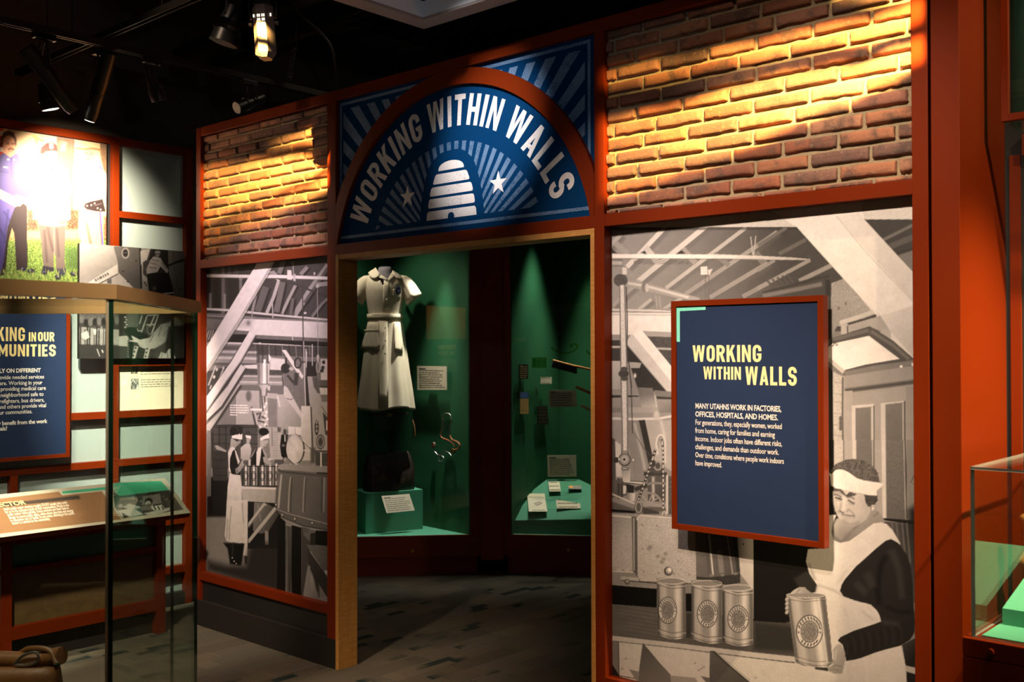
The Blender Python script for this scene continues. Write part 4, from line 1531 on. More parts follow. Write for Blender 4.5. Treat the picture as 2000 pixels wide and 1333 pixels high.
    for y in range(300, 640, 34):
        L([(920, y), (980, y)], 9, 148, soft=1)
    L([(908, 240), (910, 480)], 9, 100)
    L([(985, 240), (990, 300)], 9, 60)
    Pq([(980, 230), (1030, 240), (1020, 300), (985, 290)], 90, soft=2)
    Pq([(1120, 222), (1290, 235), (1290, 335), (1120, 330)], 218)
    L([(1205, 240), (1215, 330)], 7, 150)
    Pq([(160, 475), (200, 470), (320, 540), (308, 558), (190, 525)], 176)
    # second worker, seen from behind
    E((594, 312), 36, 34, 62, soft=1.2)
    Pq([(562, 335), (634, 345), (634, 388), (570, 368)], 244)
    Pq([(575, 370), (630, 385), (612, 450), (575, 450)], 180)
    Pq([(500, 500), (560, 448), (620, 450), (640, 520), (625, 640), (500, 650)], 206, g=(176, (520, 480), (560, 640)))
    Pq([(600, 640), (645, 660), (645, 740), (600, 740)], 206)
    # third worker
    Pq([(630, 690), (640, 600), (720, 520), (790, 508), (806, 560), (812, 740), (630, 740)], 30)
    Pq([(640, 600), (690, 515), (680, 560), (640, 640)], 150)
    Pq([(752, 398), (850, 388), (862, 432), (838, 450), (826, 480), (800, 480), (790, 520), (752, 500)], 184)
    L([(800, 400), (846, 392)], 9, 70)
    L([(812, 452), (830, 460)], 5, 110)
    E((798, 292), 62, 52, 28, soft=1.2)
    L([(750, 260), (840, 262), (862, 305)], 24, 28)
    Pq([(752, 378), (800, 346), (866, 320), (872, 376), (800, 392), (760, 408)], 248)
    Pq([(706, 560), (730, 500), (772, 490), (762, 600), (742, 740), (704, 740)], 232)
    Pq([(776, 500), (800, 520), (840, 600), (830, 620), (800, 580)], 170)
    Pq([(788, 622), (832, 618), (905, 700), (885, 735), (800, 690)], 168)
    E((880, 650), 20, 16, 206)
    # machine with the round plate
    Pq([(940, 655), (1060, 655), (1060, 720), (940, 720)], 84, noise=.12)
    Pq([(1030, 330), (1115, 330), (1115, 620), (1082, 660), (1030, 610), (1012, 480)], 22)
    L([(1075, 260), (1078, 420)], 26, 60)
    L([(1075, 330), (1078, 420)], 12, 216)
    E((1055, 470), 24, 16, 120, soft=2)
    E((1080, 650), 16, 26, 160)
    E((1215, 520), 120, 196, 46)
    E((1205, 515), 112, 188, 204, soft=.9)
    E((1205, 515), 70, 120, 218, soft=6)
    Pq([(1205, 515), (1110, 420), (1120, 360)], 178, soft=6, a=.7)
    Pq([(1205, 515), (1290, 620), (1250, 680)], 184, soft=6, a=.7)
    E((1210, 522), 16, 20, 246)
    E((1214, 524), 8, 10, 150)
    Pq([(1140, 705), (1250, 700), (1250, 735), (1140, 735)], 176)
    Pq([(1320, 525), (1380, 530), (1410, 520), (1410, 560), (1370, 550), (1320, 545)], 206)
    L([(1236, 342), (1420, 520), (1640, 694)], 15, 90)
    L([(1240, 338), (1424, 515), (1640, 688)], 9, 226)
    L([(1110, 630), (1180, 710), (1330, 808)], 14, 80)
    L([(1112, 626), (1330, 800)], 7, 220)
    E((1490, 240), 28, 100, 56)
    for y in (170, 225, 280):
        E((1490, y), 14, 22, 150)
    E((1540, 425), 58, 98, 78)
    p.ring((1540, 425), 40, 70, 14, 150)
    E((1540, 425), 16, 28, 58)
    L([(1440, 500), (1440, 700)], 60, 80, soft=3)
    Pq([(1470, 560), (1640, 570), (1640, 740), (1480, 730)], 62, noise=.2)
    L([(1545, 540), (1548, 850)], 18, 206)
    L([(1460, 545), (1640, 550)], 26, 74)
    # vat
    Pq([(980, 742), (1045, 708), (1640, 752), (1640, 845), (1060, 800), (985, 776)], 156, g=(126, (1000, 740), (1640, 830)))
    L([(1050, 792), (1640, 842)], 12, 92)
    Pq([(980, 772), (1060, 800), (1640, 850), (1640, 1500), (930, 1300)], 98, g=(84, (1000, 900), (1640, 1200)), noise=.03)
    L([(985, 790), (1060, 816), (1640, 872)], 26, 70)
    for q, w, t in [([(1030, 850), (1010, 1060), (990, 1290)], 26, 172), ([(960, 860), (940, 1240)], 22, 140), ([(1150, 880), (1130, 1080), (1120, 1340)], 16, 160),
                    ([(1165, 890), (1150, 1340)], 12, 58), ([(1335, 880), (1318, 1100), (1310, 1340)], 15, 144), ([(1350, 890), (1330, 1340)], 10, 60), ([(1560, 890), (1552, 1340)], 10, 52), ([(1590, 890), (1580, 1340)], 22, 128)]:
        L(q, w, t, soft=1)
    Pq([(1490, 820), (1640, 825), (1640, 850), (1490, 838)], 30)
    # bench with tins
    Pq([(505, 735), (990, 735), (980, 1015), (515, 1010)], 44)
    for x0, x1 in ((530, 612), (632, 716), (742, 832), (842, 932), (942, 985)):
        Pq([(x0, 740), (x1, 745), (x1, 1000), (x0, 995)], 84)
        w = x1 - x0
        Pq([(x0 + w * .30, 730), (x0 + w * .62, 730), (x0 + w * .60, 990), (x0 + w * .36, 990)], 236, soft=.9)
        Pq([(x0 + w * .82, 750), (x1, 750), (x1, 990), (x0 + w * .84, 990)], 160, soft=.9)
        p.ring((x0 + w * .42, 870), w * .40, 58, 9, 40, soft=.8)
        p.ring((x0 + w * .42, 870), w * .26, 38, 7, 60, soft=.8)
    L([(505, 740), (985, 745)], 8, 30)
    E((965, 725), 10, 24, 248)
    Pq([(505, 1000), (960, 1022), (955, 1048), (510, 1036)], 214)
    for x in range(530, 950, 26):
        E((x, 1028), 6, 8, 240)
    Pq([(512, 1036), (955, 1048), (945, 1222), (530, 1198)], 186, g=(164, (540, 1050), (930, 1200)))
    L([(520, 1200), (945, 1226)], 8, 60)
    Pq([(590, 1205), (950, 1230), (950, 1500), (590, 1500)], 26)
    p.at(*n)
    Pq([(540, 0), (860, 20), (930, 150), (930, 560), (540, 560)], 22)
    Pq([(615, 10), (760, 20), (860, 80), (900, 160), (790, 345), (700, 384), (660, 370), (600, 345)], 118, g=(70, (640, 100), (860, 160)))
    L([(660, 40), (690, 230)], 10, 150, soft=1.5)
    Pq([(740, 350), (782, 350), (784, 515), (744, 515)], 134)
    L([(536, 300), (745, 25)], 42, 186)
    L([(540, 485), (870, 75)], 40, 176)
    L([(536, 322), (745, 50)], 7, 40)
    Pq([(478, -20), (542, -20), (536, 640), (484, 640)], 212)
    L([(542, 0), (540, 640)], 6, 40)
    E((515, 660), 26, 16, 120)
    Pq([(500, 650), (535, 650), (530, 740), (505, 740)], 40)
    # near worker
    p.at(*m)
    Pq([(385, 520), (440, 515), (475, 620), (505, 700), (500, 860), (380, 845), (345, 700)], 24)
    Pq([(372, 380), (502, 398), (500, 440), (462, 470), (430, 500), (420, 520), (360, 505), (368, 450)], 182, g=(158, (400, 400), (480, 460)))
    L([(410, 382), (470, 392), (468, 410)], 26, 36)
    Pq([(420, 388), (470, 392), (458, 418), (440, 415)], 36)
    L([(472, 408), (494, 412)], 6, 90)
    L([(470, 448), (490, 446)], 5, 120)
    E((440, 288), 80, 76, 30, soft=1.2)
    E((480, 270), 40, 50, 36, soft=1.2)
    L([(410, 240), (450, 230), (470, 280)], 8, 74, soft=1.5)
    Pq([(384, 345), (440, 330), (470, 330), (482, 312), (494, 332), (522, 318), (522, 392), (480, 392), (386, 376)], 250)
    Pq([(336, 560), (362, 500), (400, 488), (434, 512), (395, 545), (362, 640), (358, 740), (375, 832), (345, 800)], 232)
    Pq([(420, 522), (440, 540), (492, 680), (468, 722), (440, 620)], 226)
    Pq([(358, 825), (400, 848), (494, 858), (516, 1010), (512, 1080), (526, 1400), (310, 1400), (330, 1010)], 232, g=(206, (360, 900), (500, 1300)))
    Pq([(428, 775), (468, 750), (542, 618), (582, 606), (604, 640), (590, 660), (500, 800), (468, 836), (440, 842)], 182, g=(150, (520, 640), (460, 830)))
    L([(440, 772), (462, 834)], 8, 96)
    E((560, 690), 26, 30, 92, noise=.2)
    p.at(*n)
    Pq([(290, -10), (478, -10), (484, 300), (500, 480), (440, 500), (372, 480), (345, 486), (285, 466), (264, 400), (278, 260)], 226, g=(206, (300, 50), (450, 470)))
    for s in [[(345, 60), (322, 300), (320, 460)], [(470, 20), (490, 260)], [(300, 200), (290, 440)]]:
        L(s, 9, 150, soft=1.6)
    Pq([(250, 490), (500, 500), (480, 640), (460, 760), (330, 740), (300, 560)], 12, soft=2)
    Pq([(345, 500), (372, 500), (372, 650), (350, 660)], 40, soft=1.5)
    Pq([(330, 650), (360, 650), (440, 740), (440, 756), (380, 750), (345, 710)], 14)
    for q in [(356, 668), (378, 708), (402, 738)]:
        E(q, 9, 8, 196, rot=40)
    # floor and the trestles below
    Pq([(560, 520), (980, 480), (960, 1100), (60, 820), (60, 700), (300, 760), (500, 760)], 28, soft=12, a=.9)
    for k_ in range(12):
        L([(120 + k_ * 60, 780 + k_ * 14), (500 + k_ * 30, 800 + k_ * 16)], 5, 40, a=.5, soft=2)
    Pq([(858, 60), (930, 100), (1100, 150), (1300, 190), (1490, 236), (1490, 345), (1200, 300), (960, 195), (890, 125)], 86)
    L([(870, 85), (1000, 140), (1490, 270)], 10, 150)
    L([(950, 190), (1200, 290), (1490, 340)], 10, 40)
    for q in [(876, 45), (950, 165), (1098, 212), (1304, 262)]:
        E(q, 17, 24, 62)
        E((q[0] - 3, q[1] - 6), 10, 11, 196)
    Pq([(900, 170), (985, 240), (985, 1100), (880, 1060)], 14)
    Pq([(985, 290), (1055, 300), (1058, 800), (1050, 1080), (1000, 1060)], 70, g=(52, (990, 320), (1050, 1000)))
    L([(1000, 310), (1010, 1050)], 10, 104, soft=1.5)
    Pq([(1058, 280), (1170, 310), (1175, 1130), (1055, 1080)], 12)
    Pq([(1170, 300), (1280, 330), (1280, 560), (1190, 1130), (1170, 1130)], 62)
    Pq([(1186, 305), (1340, 350), (1335, 372), (1290, 372), (1280, 480), (1200, 400)], 92)
    for q in [(1205, 320), (1230, 326), (1255, 330), (1210, 352), (1240, 358)]:
        E(q, 8, 7, 34)
    Pq([(1280, 380), (1340, 370), (1340, 520), (1275, 520)], 40)
    Pq([(1340, 345), (1490, 350), (1490, 530), (1340, 515)], 12)
    Pq([(1230, 512), (1500, 530), (1500, 835), (1446, 832)], 92, noise=.06)
    Pq([(1446, 815), (1500, 822), (1500, 862), (1452, 860)], 176)
    Pq([(1244, 560), (1446, 840), (1500, 930), (1500, 1130), (1470, 1125), (1290, 830), (1256, 760)], 50)
    Pq([(1286, 860), (1390, 1000), (1390, 1200), (1286, 1160)], 150, g=(118, (1300, 900), (1380, 1150)))
    Pq([(1300, 830), (1380, 940), (1386, 1130), (1350, 1040)], 46, soft=3)
    E((1268, 782), 12, 24, 120)
    # caption printed on the photograph
    p.at(*l)
    for i, w in enumerate((232, 240, 244, 236, 92)):
        p.dash([(362, 680 + i * 31), (362 + w, 684 + i * 31)], 15, 252, 34, 5, .5)
    p.mottle(.015, 6)


# ---- three men in uniform, colour
def paint_officers(p):
    o, q = (0, 240, 7.4045), (0, 380, 7.4045)
    Pq, L, E = p.poly, p.line, p.ell
    p.at(*o)
    Pq([(-4000, -600), (1700, -600), (1700, 3000), (-4000, 3000)], (206, 176, 138))
    for i in range(60):
        E((-900 + (i * 173) % 2500, 60 + (i * 97) % 600), 70, 40, (196, 186, 130) if i % 3 else (222, 196, 160), soft=5, a=.5)
    for s in [[(480, 190), (560, 240), (640, 270)], [(520, 240), (540, 320)]]:
        L(s, 26, (170, 160, 70), soft=2, a=.8)
    Pq([(818, 150), (1078, 170), (1075, 420), (1050, 800), (1060, 1400), (850, 1400), (830, 800)], (120, 94, 80), noise=.08)
    Pq([(880, 270), (960, 280), (950, 400), (880, 410)], (160, 136, 116), soft=4, noise=.15)
    Pq([(1440, 220), (1620, 260), (1620, 1000), (1500, 700), (1450, 450)], (120, 96, 74), noise=.1)
    p.at(*q)
    Pq([(-4000, 420), (1700, 420), (1700, 720), (-4000, 720)], (196, 142, 104), soft=8)
    for pts in [[(385, 200), (560, 250), (560, 520), (385, 520)], [(960, 200), (1160, 230), (1150, 480), (1080, 510), (960, 500)], [(1500, 320), (1620, 300), (1620, 760), (1510, 760)]]:
        Pq(pts, (104, 66, 50), soft=5)
        p.region_noise(pts, .35)
    Pq([(-4000, 650), (1700, 650), (1700, 1700), (-4000, 1700)], (98, 122, 60), soft=6)
    p.region_noise([(-4000, 640), (1700, 640), (1700, 1700), (-4000, 1700)], .28)
    for i in range(420):
        x, y = -900 + (i * 211.7) % 2500, 670 + (i * 131.3) % 620
        L([(x, y + 28), (x + (i % 7 - 3) * 5, y - 10)], 7, [(150, 168, 90), (60, 84, 40), (128, 150, 76)][i % 3], a=.7)
    Pq([(930, 760), (1160, 760), (1160, 1100), (960, 1080)], (52, 74, 40), soft=10, a=.7)
    p.at(*o)
    for y, c in ((40, (205, 52, 40)), (120, (232, 214, 200)), (190, (205, 52, 40)), (280, (205, 52, 40)), (360, (232, 214, 200)), (420, (200, 60, 50))):
        Pq([(-500, y), (46, y), (46, y + 70), (-500, y + 70)], c, soft=1.2)
    # first man
    Pq([(-160, 560), (0, 470), (62, 430), (150, 490), (240, 430), (300, 530), (390, 550), (450, 640), (480, 820), (470, 1000), (350, 1110), (240, 1090), (0, 960), (-160, 900)], (84, 78, 132), g=(72, 64, 118, ) and ((70, 62, 118), (200, 500), (200, 1000)))
    for s in [[(160, 500), (170, 780)], [(300, 560), (340, 760)], [(0, 700), (120, 720)]]:
        L(s, 16, (62, 56, 104), soft=3)
    E((130, 300), 98, 160, (206, 150, 120), soft=1.5)
    Pq([(60, 420), (200, 420), (240, 440), (150, 500), (62, 440)], (196, 140, 112), soft=2)
    Pq([(8, 330), (14, 220), (50, 140), (130, 105), (200, 150), (236, 230), (238, 320), (222, 340), (205, 230), (150, 185), (90, 190), (45, 240), (34, 340)], (76, 54, 48), soft=2)
    L([(92, 296), (135, 290)], 15, (110, 74, 60), soft=2)
    L([(165, 298), (208, 300)], 15, (110, 74, 60), soft=2)
    E((115, 312), 10, 7, (60, 44, 44))
    E((186, 314), 10, 7, (60, 44, 44))
    L([(150, 300), (150, 350)], 16, (180, 124, 98), soft=3)
    L([(118, 388), (155, 372), (205, 390)], 26, (98, 62, 48), soft=2)
    L([(135, 412), (180, 412)], 9, (160, 92, 80), soft=2)
    L([(48, 640), (116, 648)], 18, (226, 206, 190))
    E((120, 530), 18, 12, (226, 206, 180))
    E((206, 534), 12, 12, (226, 206, 180))
    E((310, 610), 26, 40, (150, 120, 140), soft=3)
    # second man
    Pq([(560, 620), (640, 580), (700, 560), (800, 560), (880, 590), (980, 680), (1030, 900), (1020, 1400), (470, 1400), (470, 1000), (520, 760)], (106, 106, 122))
    Pq([(700, 560), (790, 560), (760, 660)], (214, 206, 200), soft=1.5)
    L([(745, 590), (750, 680)], 22, (50, 44, 54), soft=1.5)
    for s in [[(690, 580), (745, 720), (750, 1300)], [(560, 760), (560, 1300)], [(900, 760), (880, 1330)]]:
        L(s, 12, (76, 76, 92), soft=2.5)
    E((730, 470), 92, 112, (208, 156, 126), soft=1.6)
    E((690, 470), 13, 8, (90, 60, 54))
    E((768, 472), 13, 8, (90, 60, 54))
    L([(728, 470), (730, 510)], 14, (180, 128, 100), soft=3)
    L([(700, 545), (760, 545)], 9, (160, 96, 84), soft=2)
    Pq([(578, 430), (598, 352), (680, 290), (780, 288), (822, 328), (838, 420), (760, 402), (660, 418), (632, 452), (596, 452)], (88, 54, 52), soft=1.2)
    Pq([(714, 300), (770, 304), (770, 368), (742, 380), (718, 368)], (196, 202, 208))
    E((744, 336), 16, 20, (120, 130, 150))
    # third man
    Pq([(1060, 1000), (1100, 780), (1180, 620), (1260, 570), (1400, 580), (1480, 660), (1550, 760), (1560, 1050), (1400, 1120), (1060, 1200)], (220, 198, 172))
    E((1295, 465), 92, 118, (212, 156, 124), soft=1.6)
    E((1250, 440), 12, 8, (96, 66, 54))
    E((1320, 445), 12, 8, (96, 66, 54))
    L([(1282, 450), (1278, 490)], 13, (180, 128, 98), soft=3)
    L([(1240, 525), (1300, 530)], 9, (150, 86, 76), soft=2)
    L([(1392, 470), (1384, 530)], 20, (232, 204, 180), soft=2)
    Pq([(1176, 372), (1190, 262), (1290, 240), (1400, 280), (1440, 372), (1300, 362)], (206, 170, 132))
    Pq([(1076, 348), (1130, 356), (1220, 372), (1340, 356), (1440, 376), (1500, 420), (1420, 404), (1340, 386), (1220, 396), (1120, 382)], (150, 110, 80), soft=1.2)
    Pq([(1410, 590), (1490, 660), (1480, 690), (1420, 640)], (96, 96, 150))
    # hands, belts, legs
    p.at(*q)
    Pq([(-300, 0), (0, 60), (240, 190), (180, 380), (110, 480), (60, 1000), (0, 1130), (-300, 1130)], (82, 74, 140), g=((64, 58, 112), (0, 200), (0, 1000)))
    for s in [[(60, 250), (150, 400)], [(0, 500), (60, 620)], [(120, 220), (60, 700)]]:
        L(s, 20, (52, 48, 96), soft=3)
    Pq([(215, 190), (330, 120), (392, 170), (392, 640), (402, 900), (396, 1060), (300, 1096), (240, 1100), (215, 700), (205, 560), (172, 488), (118, 700), (100, 900), (70, 1160), (0, 1180), (50, 980), (110, 480), (160, 330)], (44, 36, 38))
    Pq([(168, 95), (235, 5), (350, 40), (345, 120), (280, 175), (245, 150)], (226, 178, 150), soft=1.2)
    for i in range(3):
        L([(190 + i * 28, 100 + i * 18), (225 + i * 25, 60 + i * 22)], 6, (170, 120, 98), soft=1.2)
    Pq([(470, -10), (552, -10), (548, 272), (474, 266)], (96, 94, 112))
    Pq([(550, -10), (880, -10), (1012, -10), (1004, 382), (956, 378), (950, 452), (770, 470), (550, 430)], (112, 112, 126), g=((96, 96, 110), (560, 100), (900, 430)))
    L([(552, 0), (552, 425)], 10, (70, 70, 84), soft=1.5)
    L([(880, 0), (850, 330)], 12, (72, 72, 88), soft=1.5)
    L([(745, 212), (870, 216)], 8, (70, 70, 84))
    for c_ in [(552, 162), (852, 214)]:
        E(c_, 12, 12, (240, 220, 170))
    Pq([(474, 268), (546, 276), (548, 372), (520, 380), (482, 320)], (226, 132, 96), soft=1.2)
    Pq([(850, 334), (945, 352), (965, 380), (940, 432), (865, 428), (848, 390)], (226, 132, 96), soft=1.2)
    for i in range(3):
        L([(872 + i * 24, 400), (878 + i * 24, 428)], 7, (170, 84, 60))
    Pq([(556, 436), (770, 470), (946, 454), (940, 680), (934, 960), (952, 1150), (812, 1166), (806, 900), (780, 830), (776, 1060), (640, 1034), (622, 1000), (592, 650)], (92, 82, 78))
    for s in [[(690, 480), (720, 640), (770, 820)], [(820, 500), (850, 900)], [(640, 520), (680, 980)]]:
        L(s, 22, (66, 56, 56), soft=4)
    L([(780, 490), (790, 880)], 10, (128, 118, 112), soft=2)
    Pq([(620, 1030), (780, 1060), (780, 1110), (610, 1130)], (40, 38, 52), soft=2)
    Pq([(806, 1080), (955, 1070), (960, 1140), (880, 1200), (806, 1190)], (50, 52, 64), soft=2)
    for c_ in [(640, 1130), (840, 1200), (450, 1110), (1070, 1150), (330, 1080)]:
        E(c_, 54, 34, (34, 34, 48), soft=2)
        E((c_[0] - 8, c_[1] - 10), 14, 8, (110, 110, 140), soft=2)
    Pq([(1140, 240), (1300, 220), (1446, 250), (1470, 400), (1506, 760), (1180, 760), (1132, 480)], (186, 146, 124))
    Pq([(1236, 380), (1270, 440), (1320, 660), (1340, 760), (1300, 760)], (126, 88, 76), soft=3)
    L([(1240, 330), (1400, 300)], 9, (150, 112, 96), soft=2)
    L([(1446, 250), (1462, 500), (1482, 760)], 30, (196, 84, 84))
    L([(1454, 250), (1470, 500), (1490, 760)], 17, (52, 78, 176))
    Pq([(1188, 150), (1300, 105), (1484, 66), (1532, 252), (1380, 244), (1250, 215)], (46, 36, 38))
    for c_ in [(1218, 150), (1260, 165), (1320, 155), (1368, 130), (1412, 200), (1455, 220)]:
        E(c_, 11, 11, (226, 200, 160))
    L([(1370, 160), (1470, 130)], 7, (110, 100, 100))
    Pq([(1085, 170), (1150, 150), (1215, 205), (1190, 240), (1130, 215)], (222, 164, 130), soft=1.2)
    # grass blades over the shoes
    for i in range(160):
        x, y = -700 + (i * 171.3) % 1900, 1090 + (i * 53.1) % 150
        L([(x, y + 46), (x + (i % 5 - 2) * 7, y - 20)], 8, [(146, 164, 84), (108, 132, 62), (166, 176, 104)][i % 3], a=.85)


# ---- airman leaning into a plane doorway
def paint_plane(p):
    Pq, L, E = p.poly, p.line, p.ell
    p.at(150, 470, 5.333)
    Pq([(-50, -50), (1300, -50), (1300, 900), (-50, 900)], 168, g=(150, (40, 40), (400, 400)))
    Pq([(420, 250), (440, 345), (240, 440), (0, 560), (0, 480), (130, 432)], 204)
    Pq([(435, 340), (600, 500), (700, 640), (700, 900), (-50, 900), (-50, 560), (240, 440)], 178)
    L([(435, 345), (270, 432), (0, 575)], 9, 70)
    p.dash([(190, 418), (330, 345)], 26, 100, 16, 9, .4)
    Pq([(315, 415), (360, 395), (362, 450), (318, 450)], 96)
    Pq([(382, 70), (400, 60), (655, 74), (668, 250), (672, 510), (600, 505), (530, 430), (430, 330), (425, 230)], 98, g=(84, (400, 100), (640, 480)))
    L([(660, 80), (672, 500)], 20, 40)
    L([(382, 72), (424, 230), (432, 330)], 8, 150)
    E((508, 134), 42, 58, 148)
    E((506, 132), 27, 40, 44)
    L([(480, 130), (530, 128)], 10, 90)
    for c in [(618, 212), (482, 320), (530, 430)]:
        E(c, 9, 8, 42)
    Pq([(662, 110), (772, 84), (742, 190), (690, 215), (668, 260)], 182)
    Pq([(690, 420), (740, 430), (770, 540), (680, 560)], 130)
    Pq([(770, 88), (952, 98), (962, 330), (1014, 545), (1000, 600), (760, 600), (728, 360), (748, 170)], 34)
    L([(772, 90), (742, 190), (730, 250)], 16, 74)
    Pq([(950, 98), (1300, 110), (1300, 700), (1030, 640), (1010, 540), (955, 260)], 112, g=(92, (960, 120), (1100, 560)))
    L([(955, 262), (1040, 225), (1300, 150)], 22, 28)
    L([(1000, 100), (1010, 240), (1060, 520)], 6, 66)
    L([(1060, 520), (1300, 480)], 6, 66)
    Pq([(730, 345), (945, 335), (1000, 540), (770, 540), (748, 440)], 22)
    Pq([(728, 350), (735, 240), (800, 166), (872, 182), (905, 240), (955, 310), (940, 345), (900, 300), (872, 270), (840, 330)], 150)
    for s in [[(760, 230), (830, 250)], [(750, 280), (830, 290)], [(780, 200), (850, 215)], [(880, 220), (930, 300)]]:
        L(s, 10, 96, soft=1.2)
    Pq([(690, 230), (735, 200), (760, 220), (725, 300), (730, 390), (690, 350)], 60, noise=.2)
    E((840, 150), 22, 24, 110)
    E((842, 126), 30, 20, 128)
    L([(815, 136), (868, 140)], 8, 50)
    E((808, 500), 18, 24, 80, soft=3)
    L([(900, 556), (1010, 545)], 14, 196)
    L([(700, 430), (730, 480)], 10, 50)
    p.mottle(.02, 6)


# ---- stretcher party with a ladder
def paint_stretcher(p):
    Pq, L, E = p.poly, p.line, p.ell
    p.at(150, 470, 5.333)
    Pq([(-50, 500), (1300, 500), (1300, 1400), (-50, 1400)], 62)
    Pq([(20, 700), (440, 700), (440, 860), (20, 860)], 90, noise=.2)
    for i in range(9):
        E((50 + i * 46, 820 + (i * 37) % 40), 24, 40, 40 if i % 2 else 110, soft=1.4)
    Pq([(20, 900), (440, 930), (440, 1090), (20, 1080)], 150, noise=.1)
    L([(200, 935), (340, 940)], 10, 206)
    for i in range(13):
        x = 40 + i * 24
        L([(x, 890 + (i * 17) % 50), (x - 4, 1110 + (i * 31) % 100)], 14, [46, 150, 90, 30][i % 4], soft=1.2)
    Pq([(45, 970), (110, 940), (135, 1010), (90, 1035), (50, 1010)], 190)
    Pq([(170, 920), (205, 930), (200, 980), (180, 985)], 190)
    Pq([(20, 1085), (440, 1100), (440, 1400), (20, 1400)], 52)
    L([(210, 1130), (240, 1210)], 10, 176)
    L([(260, 1140), (275, 1170)], 14, 190)
    Pq([(440, 700), (500, 700), (520, 800), (470, 1010), (440, 940)], 44, noise=.3)
    for i in range(5):
        E((505 + (i % 2) * 16, 800 + i * 26), 14, 9, 176)
    Pq([(520, 720), (650, 720), (640, 900), (530, 910)], 92)
    Pq([(440, 1000), (540, 990), (540, 1105), (440, 1100)], 178)
    Pq([(490, 930), (560, 900), (640, 920), (760, 1000), (640, 1045), (560, 1040), (520, 990)], 34)
    Pq([(530, 1040), (590, 1050), (560, 1400), (520, 1400)], 26)
    for i in range(7):
        L([(524, 1050 + i * 26), (544, 1062 + i * 26)], 8, 160)
    for s in [[(730, 790), (672, 960)], [(852, 770), (780, 970)], [(680, 780), (652, 870)], [(812, 780), (760, 900)]]:
        L(s, 13, 182)
    for a_, b_ in [((735, 782), (850, 775)), ((722, 880), (815, 875))]:
        L([a_, b_], 12, 182)
    p.ring((780, 930), 46, 50, 10, 130, 60, 250)
    L([(630, 920), (640, 945), (670, 940)], 10, 190)
    Pq([(565, 990), (600, 1005), (650, 1030), (640, 1065), (545, 1050), (545, 1040), (590, 1040)], 196)
    Pq([(630, 1060), (650, 1035), (760, 1012), (800, 960), (880, 872), (960, 855), (1000, 800), (1035, 796), (1115, 872), (1120, 886), (1010, 900), (960, 1010), (900, 1080), (820, 1125), (700, 1136), (650, 1100)], 184, g=(140, (700, 1060), (1000, 900)))
    for s in [[(800, 980), (760, 1060)], [(880, 900), (850, 1000)], [(940, 940), (900, 990), (930, 1000)], [(1010, 830), (1100, 880)], [(980, 850), (1090, 900)]]:
        L(s, 9, 104, soft=1.5)
    Pq([(960, 900), (1140, 880), (1140, 1240), (1010, 1240), (900, 1180), (930, 1040)], 40, soft=3)
    Pq([(820, 1125), (930, 1060), (920, 1180), (850, 1220), (800, 1230)], 72, soft=3)
    for q in [[(600, 1100), (642, 1106), (605, 1240), (575, 1240)], [(720, 1118), (766, 1124), (738, 1240), (690, 1240)]]:
        Pq(q, 186)
    for y in (1120, 1160, 1200):
        E((612 - (y - 1120) * .3, y), 9, 11, 50)
        E((732 - (y - 1120) * .2, y + 8), 9, 11, 50)
    Pq([(650, 1110), (715, 1130), (690, 1240), (620, 1240)], 46)
    Pq([(840, 1240), (880, 1160), (925, 1180), (960, 1128), (990, 1140), (1035, 1240)], 190)
    for s in [[(890, 1170), (880, 1240)], [(940, 1160), (950, 1240)], [(970, 1150), (1000, 1240)]]:
        L(s, 8, 110)
    p.mottle(.02, 6)


def paint_class(p):
    """Children bent over desks, on the reading rail."""
    Pq, L, E = p.poly, p.line, p.ell
    p.at(0, 900, 5.128)
    Pq([(1000, 200), (2000, 200), (2000, 700), (1000, 700)], 60)
    for i in range(40):
        E((1180 + (i * 61) % 620, 330 + (i * 23) % 120), 20, 14, [120, 40, 90][i % 3], soft=1)
    Pq([(1430, 360), (1600, 330), (1620, 430), (1420, 450)], 120)
    for (x, y, r) in [(1215, 440, 34), (1300, 430, 34), (1490, 410, 40), (1720, 400, 40)]:
        E((x, y), r, r * .9, 40)
        E((x - 6, y + 18), r * .7, r * .6, 170)
    for q, t in [([(1220, 460), (1330, 440), (1420, 470), (1300, 500)], 190), ([(1400, 470), (1500, 430), (1560, 500), (1420, 500)], 110), ([(1500, 470), (1620, 440), (1650, 480), (1560, 510)], 180),
                 ([(1650, 400), (1800, 380), (1840, 490), (1700, 490)], 78), ([(1170, 500), (1340, 480), (1440, 540), (1230, 580)], 196), ([(1440, 530), (1700, 470), (1700, 500), (1500, 560)], 190),
                 ([(1620, 540), (1840, 490), (1850, 520)], 200), ([(1220, 520), (1290, 560), (1240, 585)], 40)]:
        Pq(q, t, soft=1)
    for i in range(6):
        L([(1520 + i * 20, 450 + (i % 2) * 10), (1540 + i * 20, 495)], 9, 40 if i % 2 else 220)


# ------------------------------------------------------------------ the room
def struct(o):
    o['kind'] = 'structure'
    return o


struct(boxo('floor', (-2.6, -7.5, -.05), (9.0, 6.0, 0), CARPET, bev=0))
struct(boxo('ceiling', (-2.6, -7.5, 4.10), (9.0, 6.0, 4.2), CEIL, bev=0))
struct(boxo('wall_left', (-2.30, -7.5, 0), (-2.20, 6.0, 4.1), WALLD, bev=0))
struct(boxo('wall_back', (-2.2, 4.6, 0), (9.0, 4.7, 4.1), WALLD, bev=0))
bm = bmesh.new()
box(bm, (-1.279, .062, .0), (-.003, .115, 2.849))
box(bm, (1.594, .062, 0), (2.872, .115, 2.849))
box(bm, (-.003, .062, 2.036), (1.594, .115, 2.849))
struct(bm_obj('wall_front', bm, BLACK))
bm = bmesh.new()
box(bm, (-1.292, -.004, 0), (-.003, .062, .144), .002)
box(bm, (1.594, -.004, 0), (2.872, .062, .144), .002)
struct(bm_obj('baseboard_front', bm, BLACK))
bm = bmesh.new()
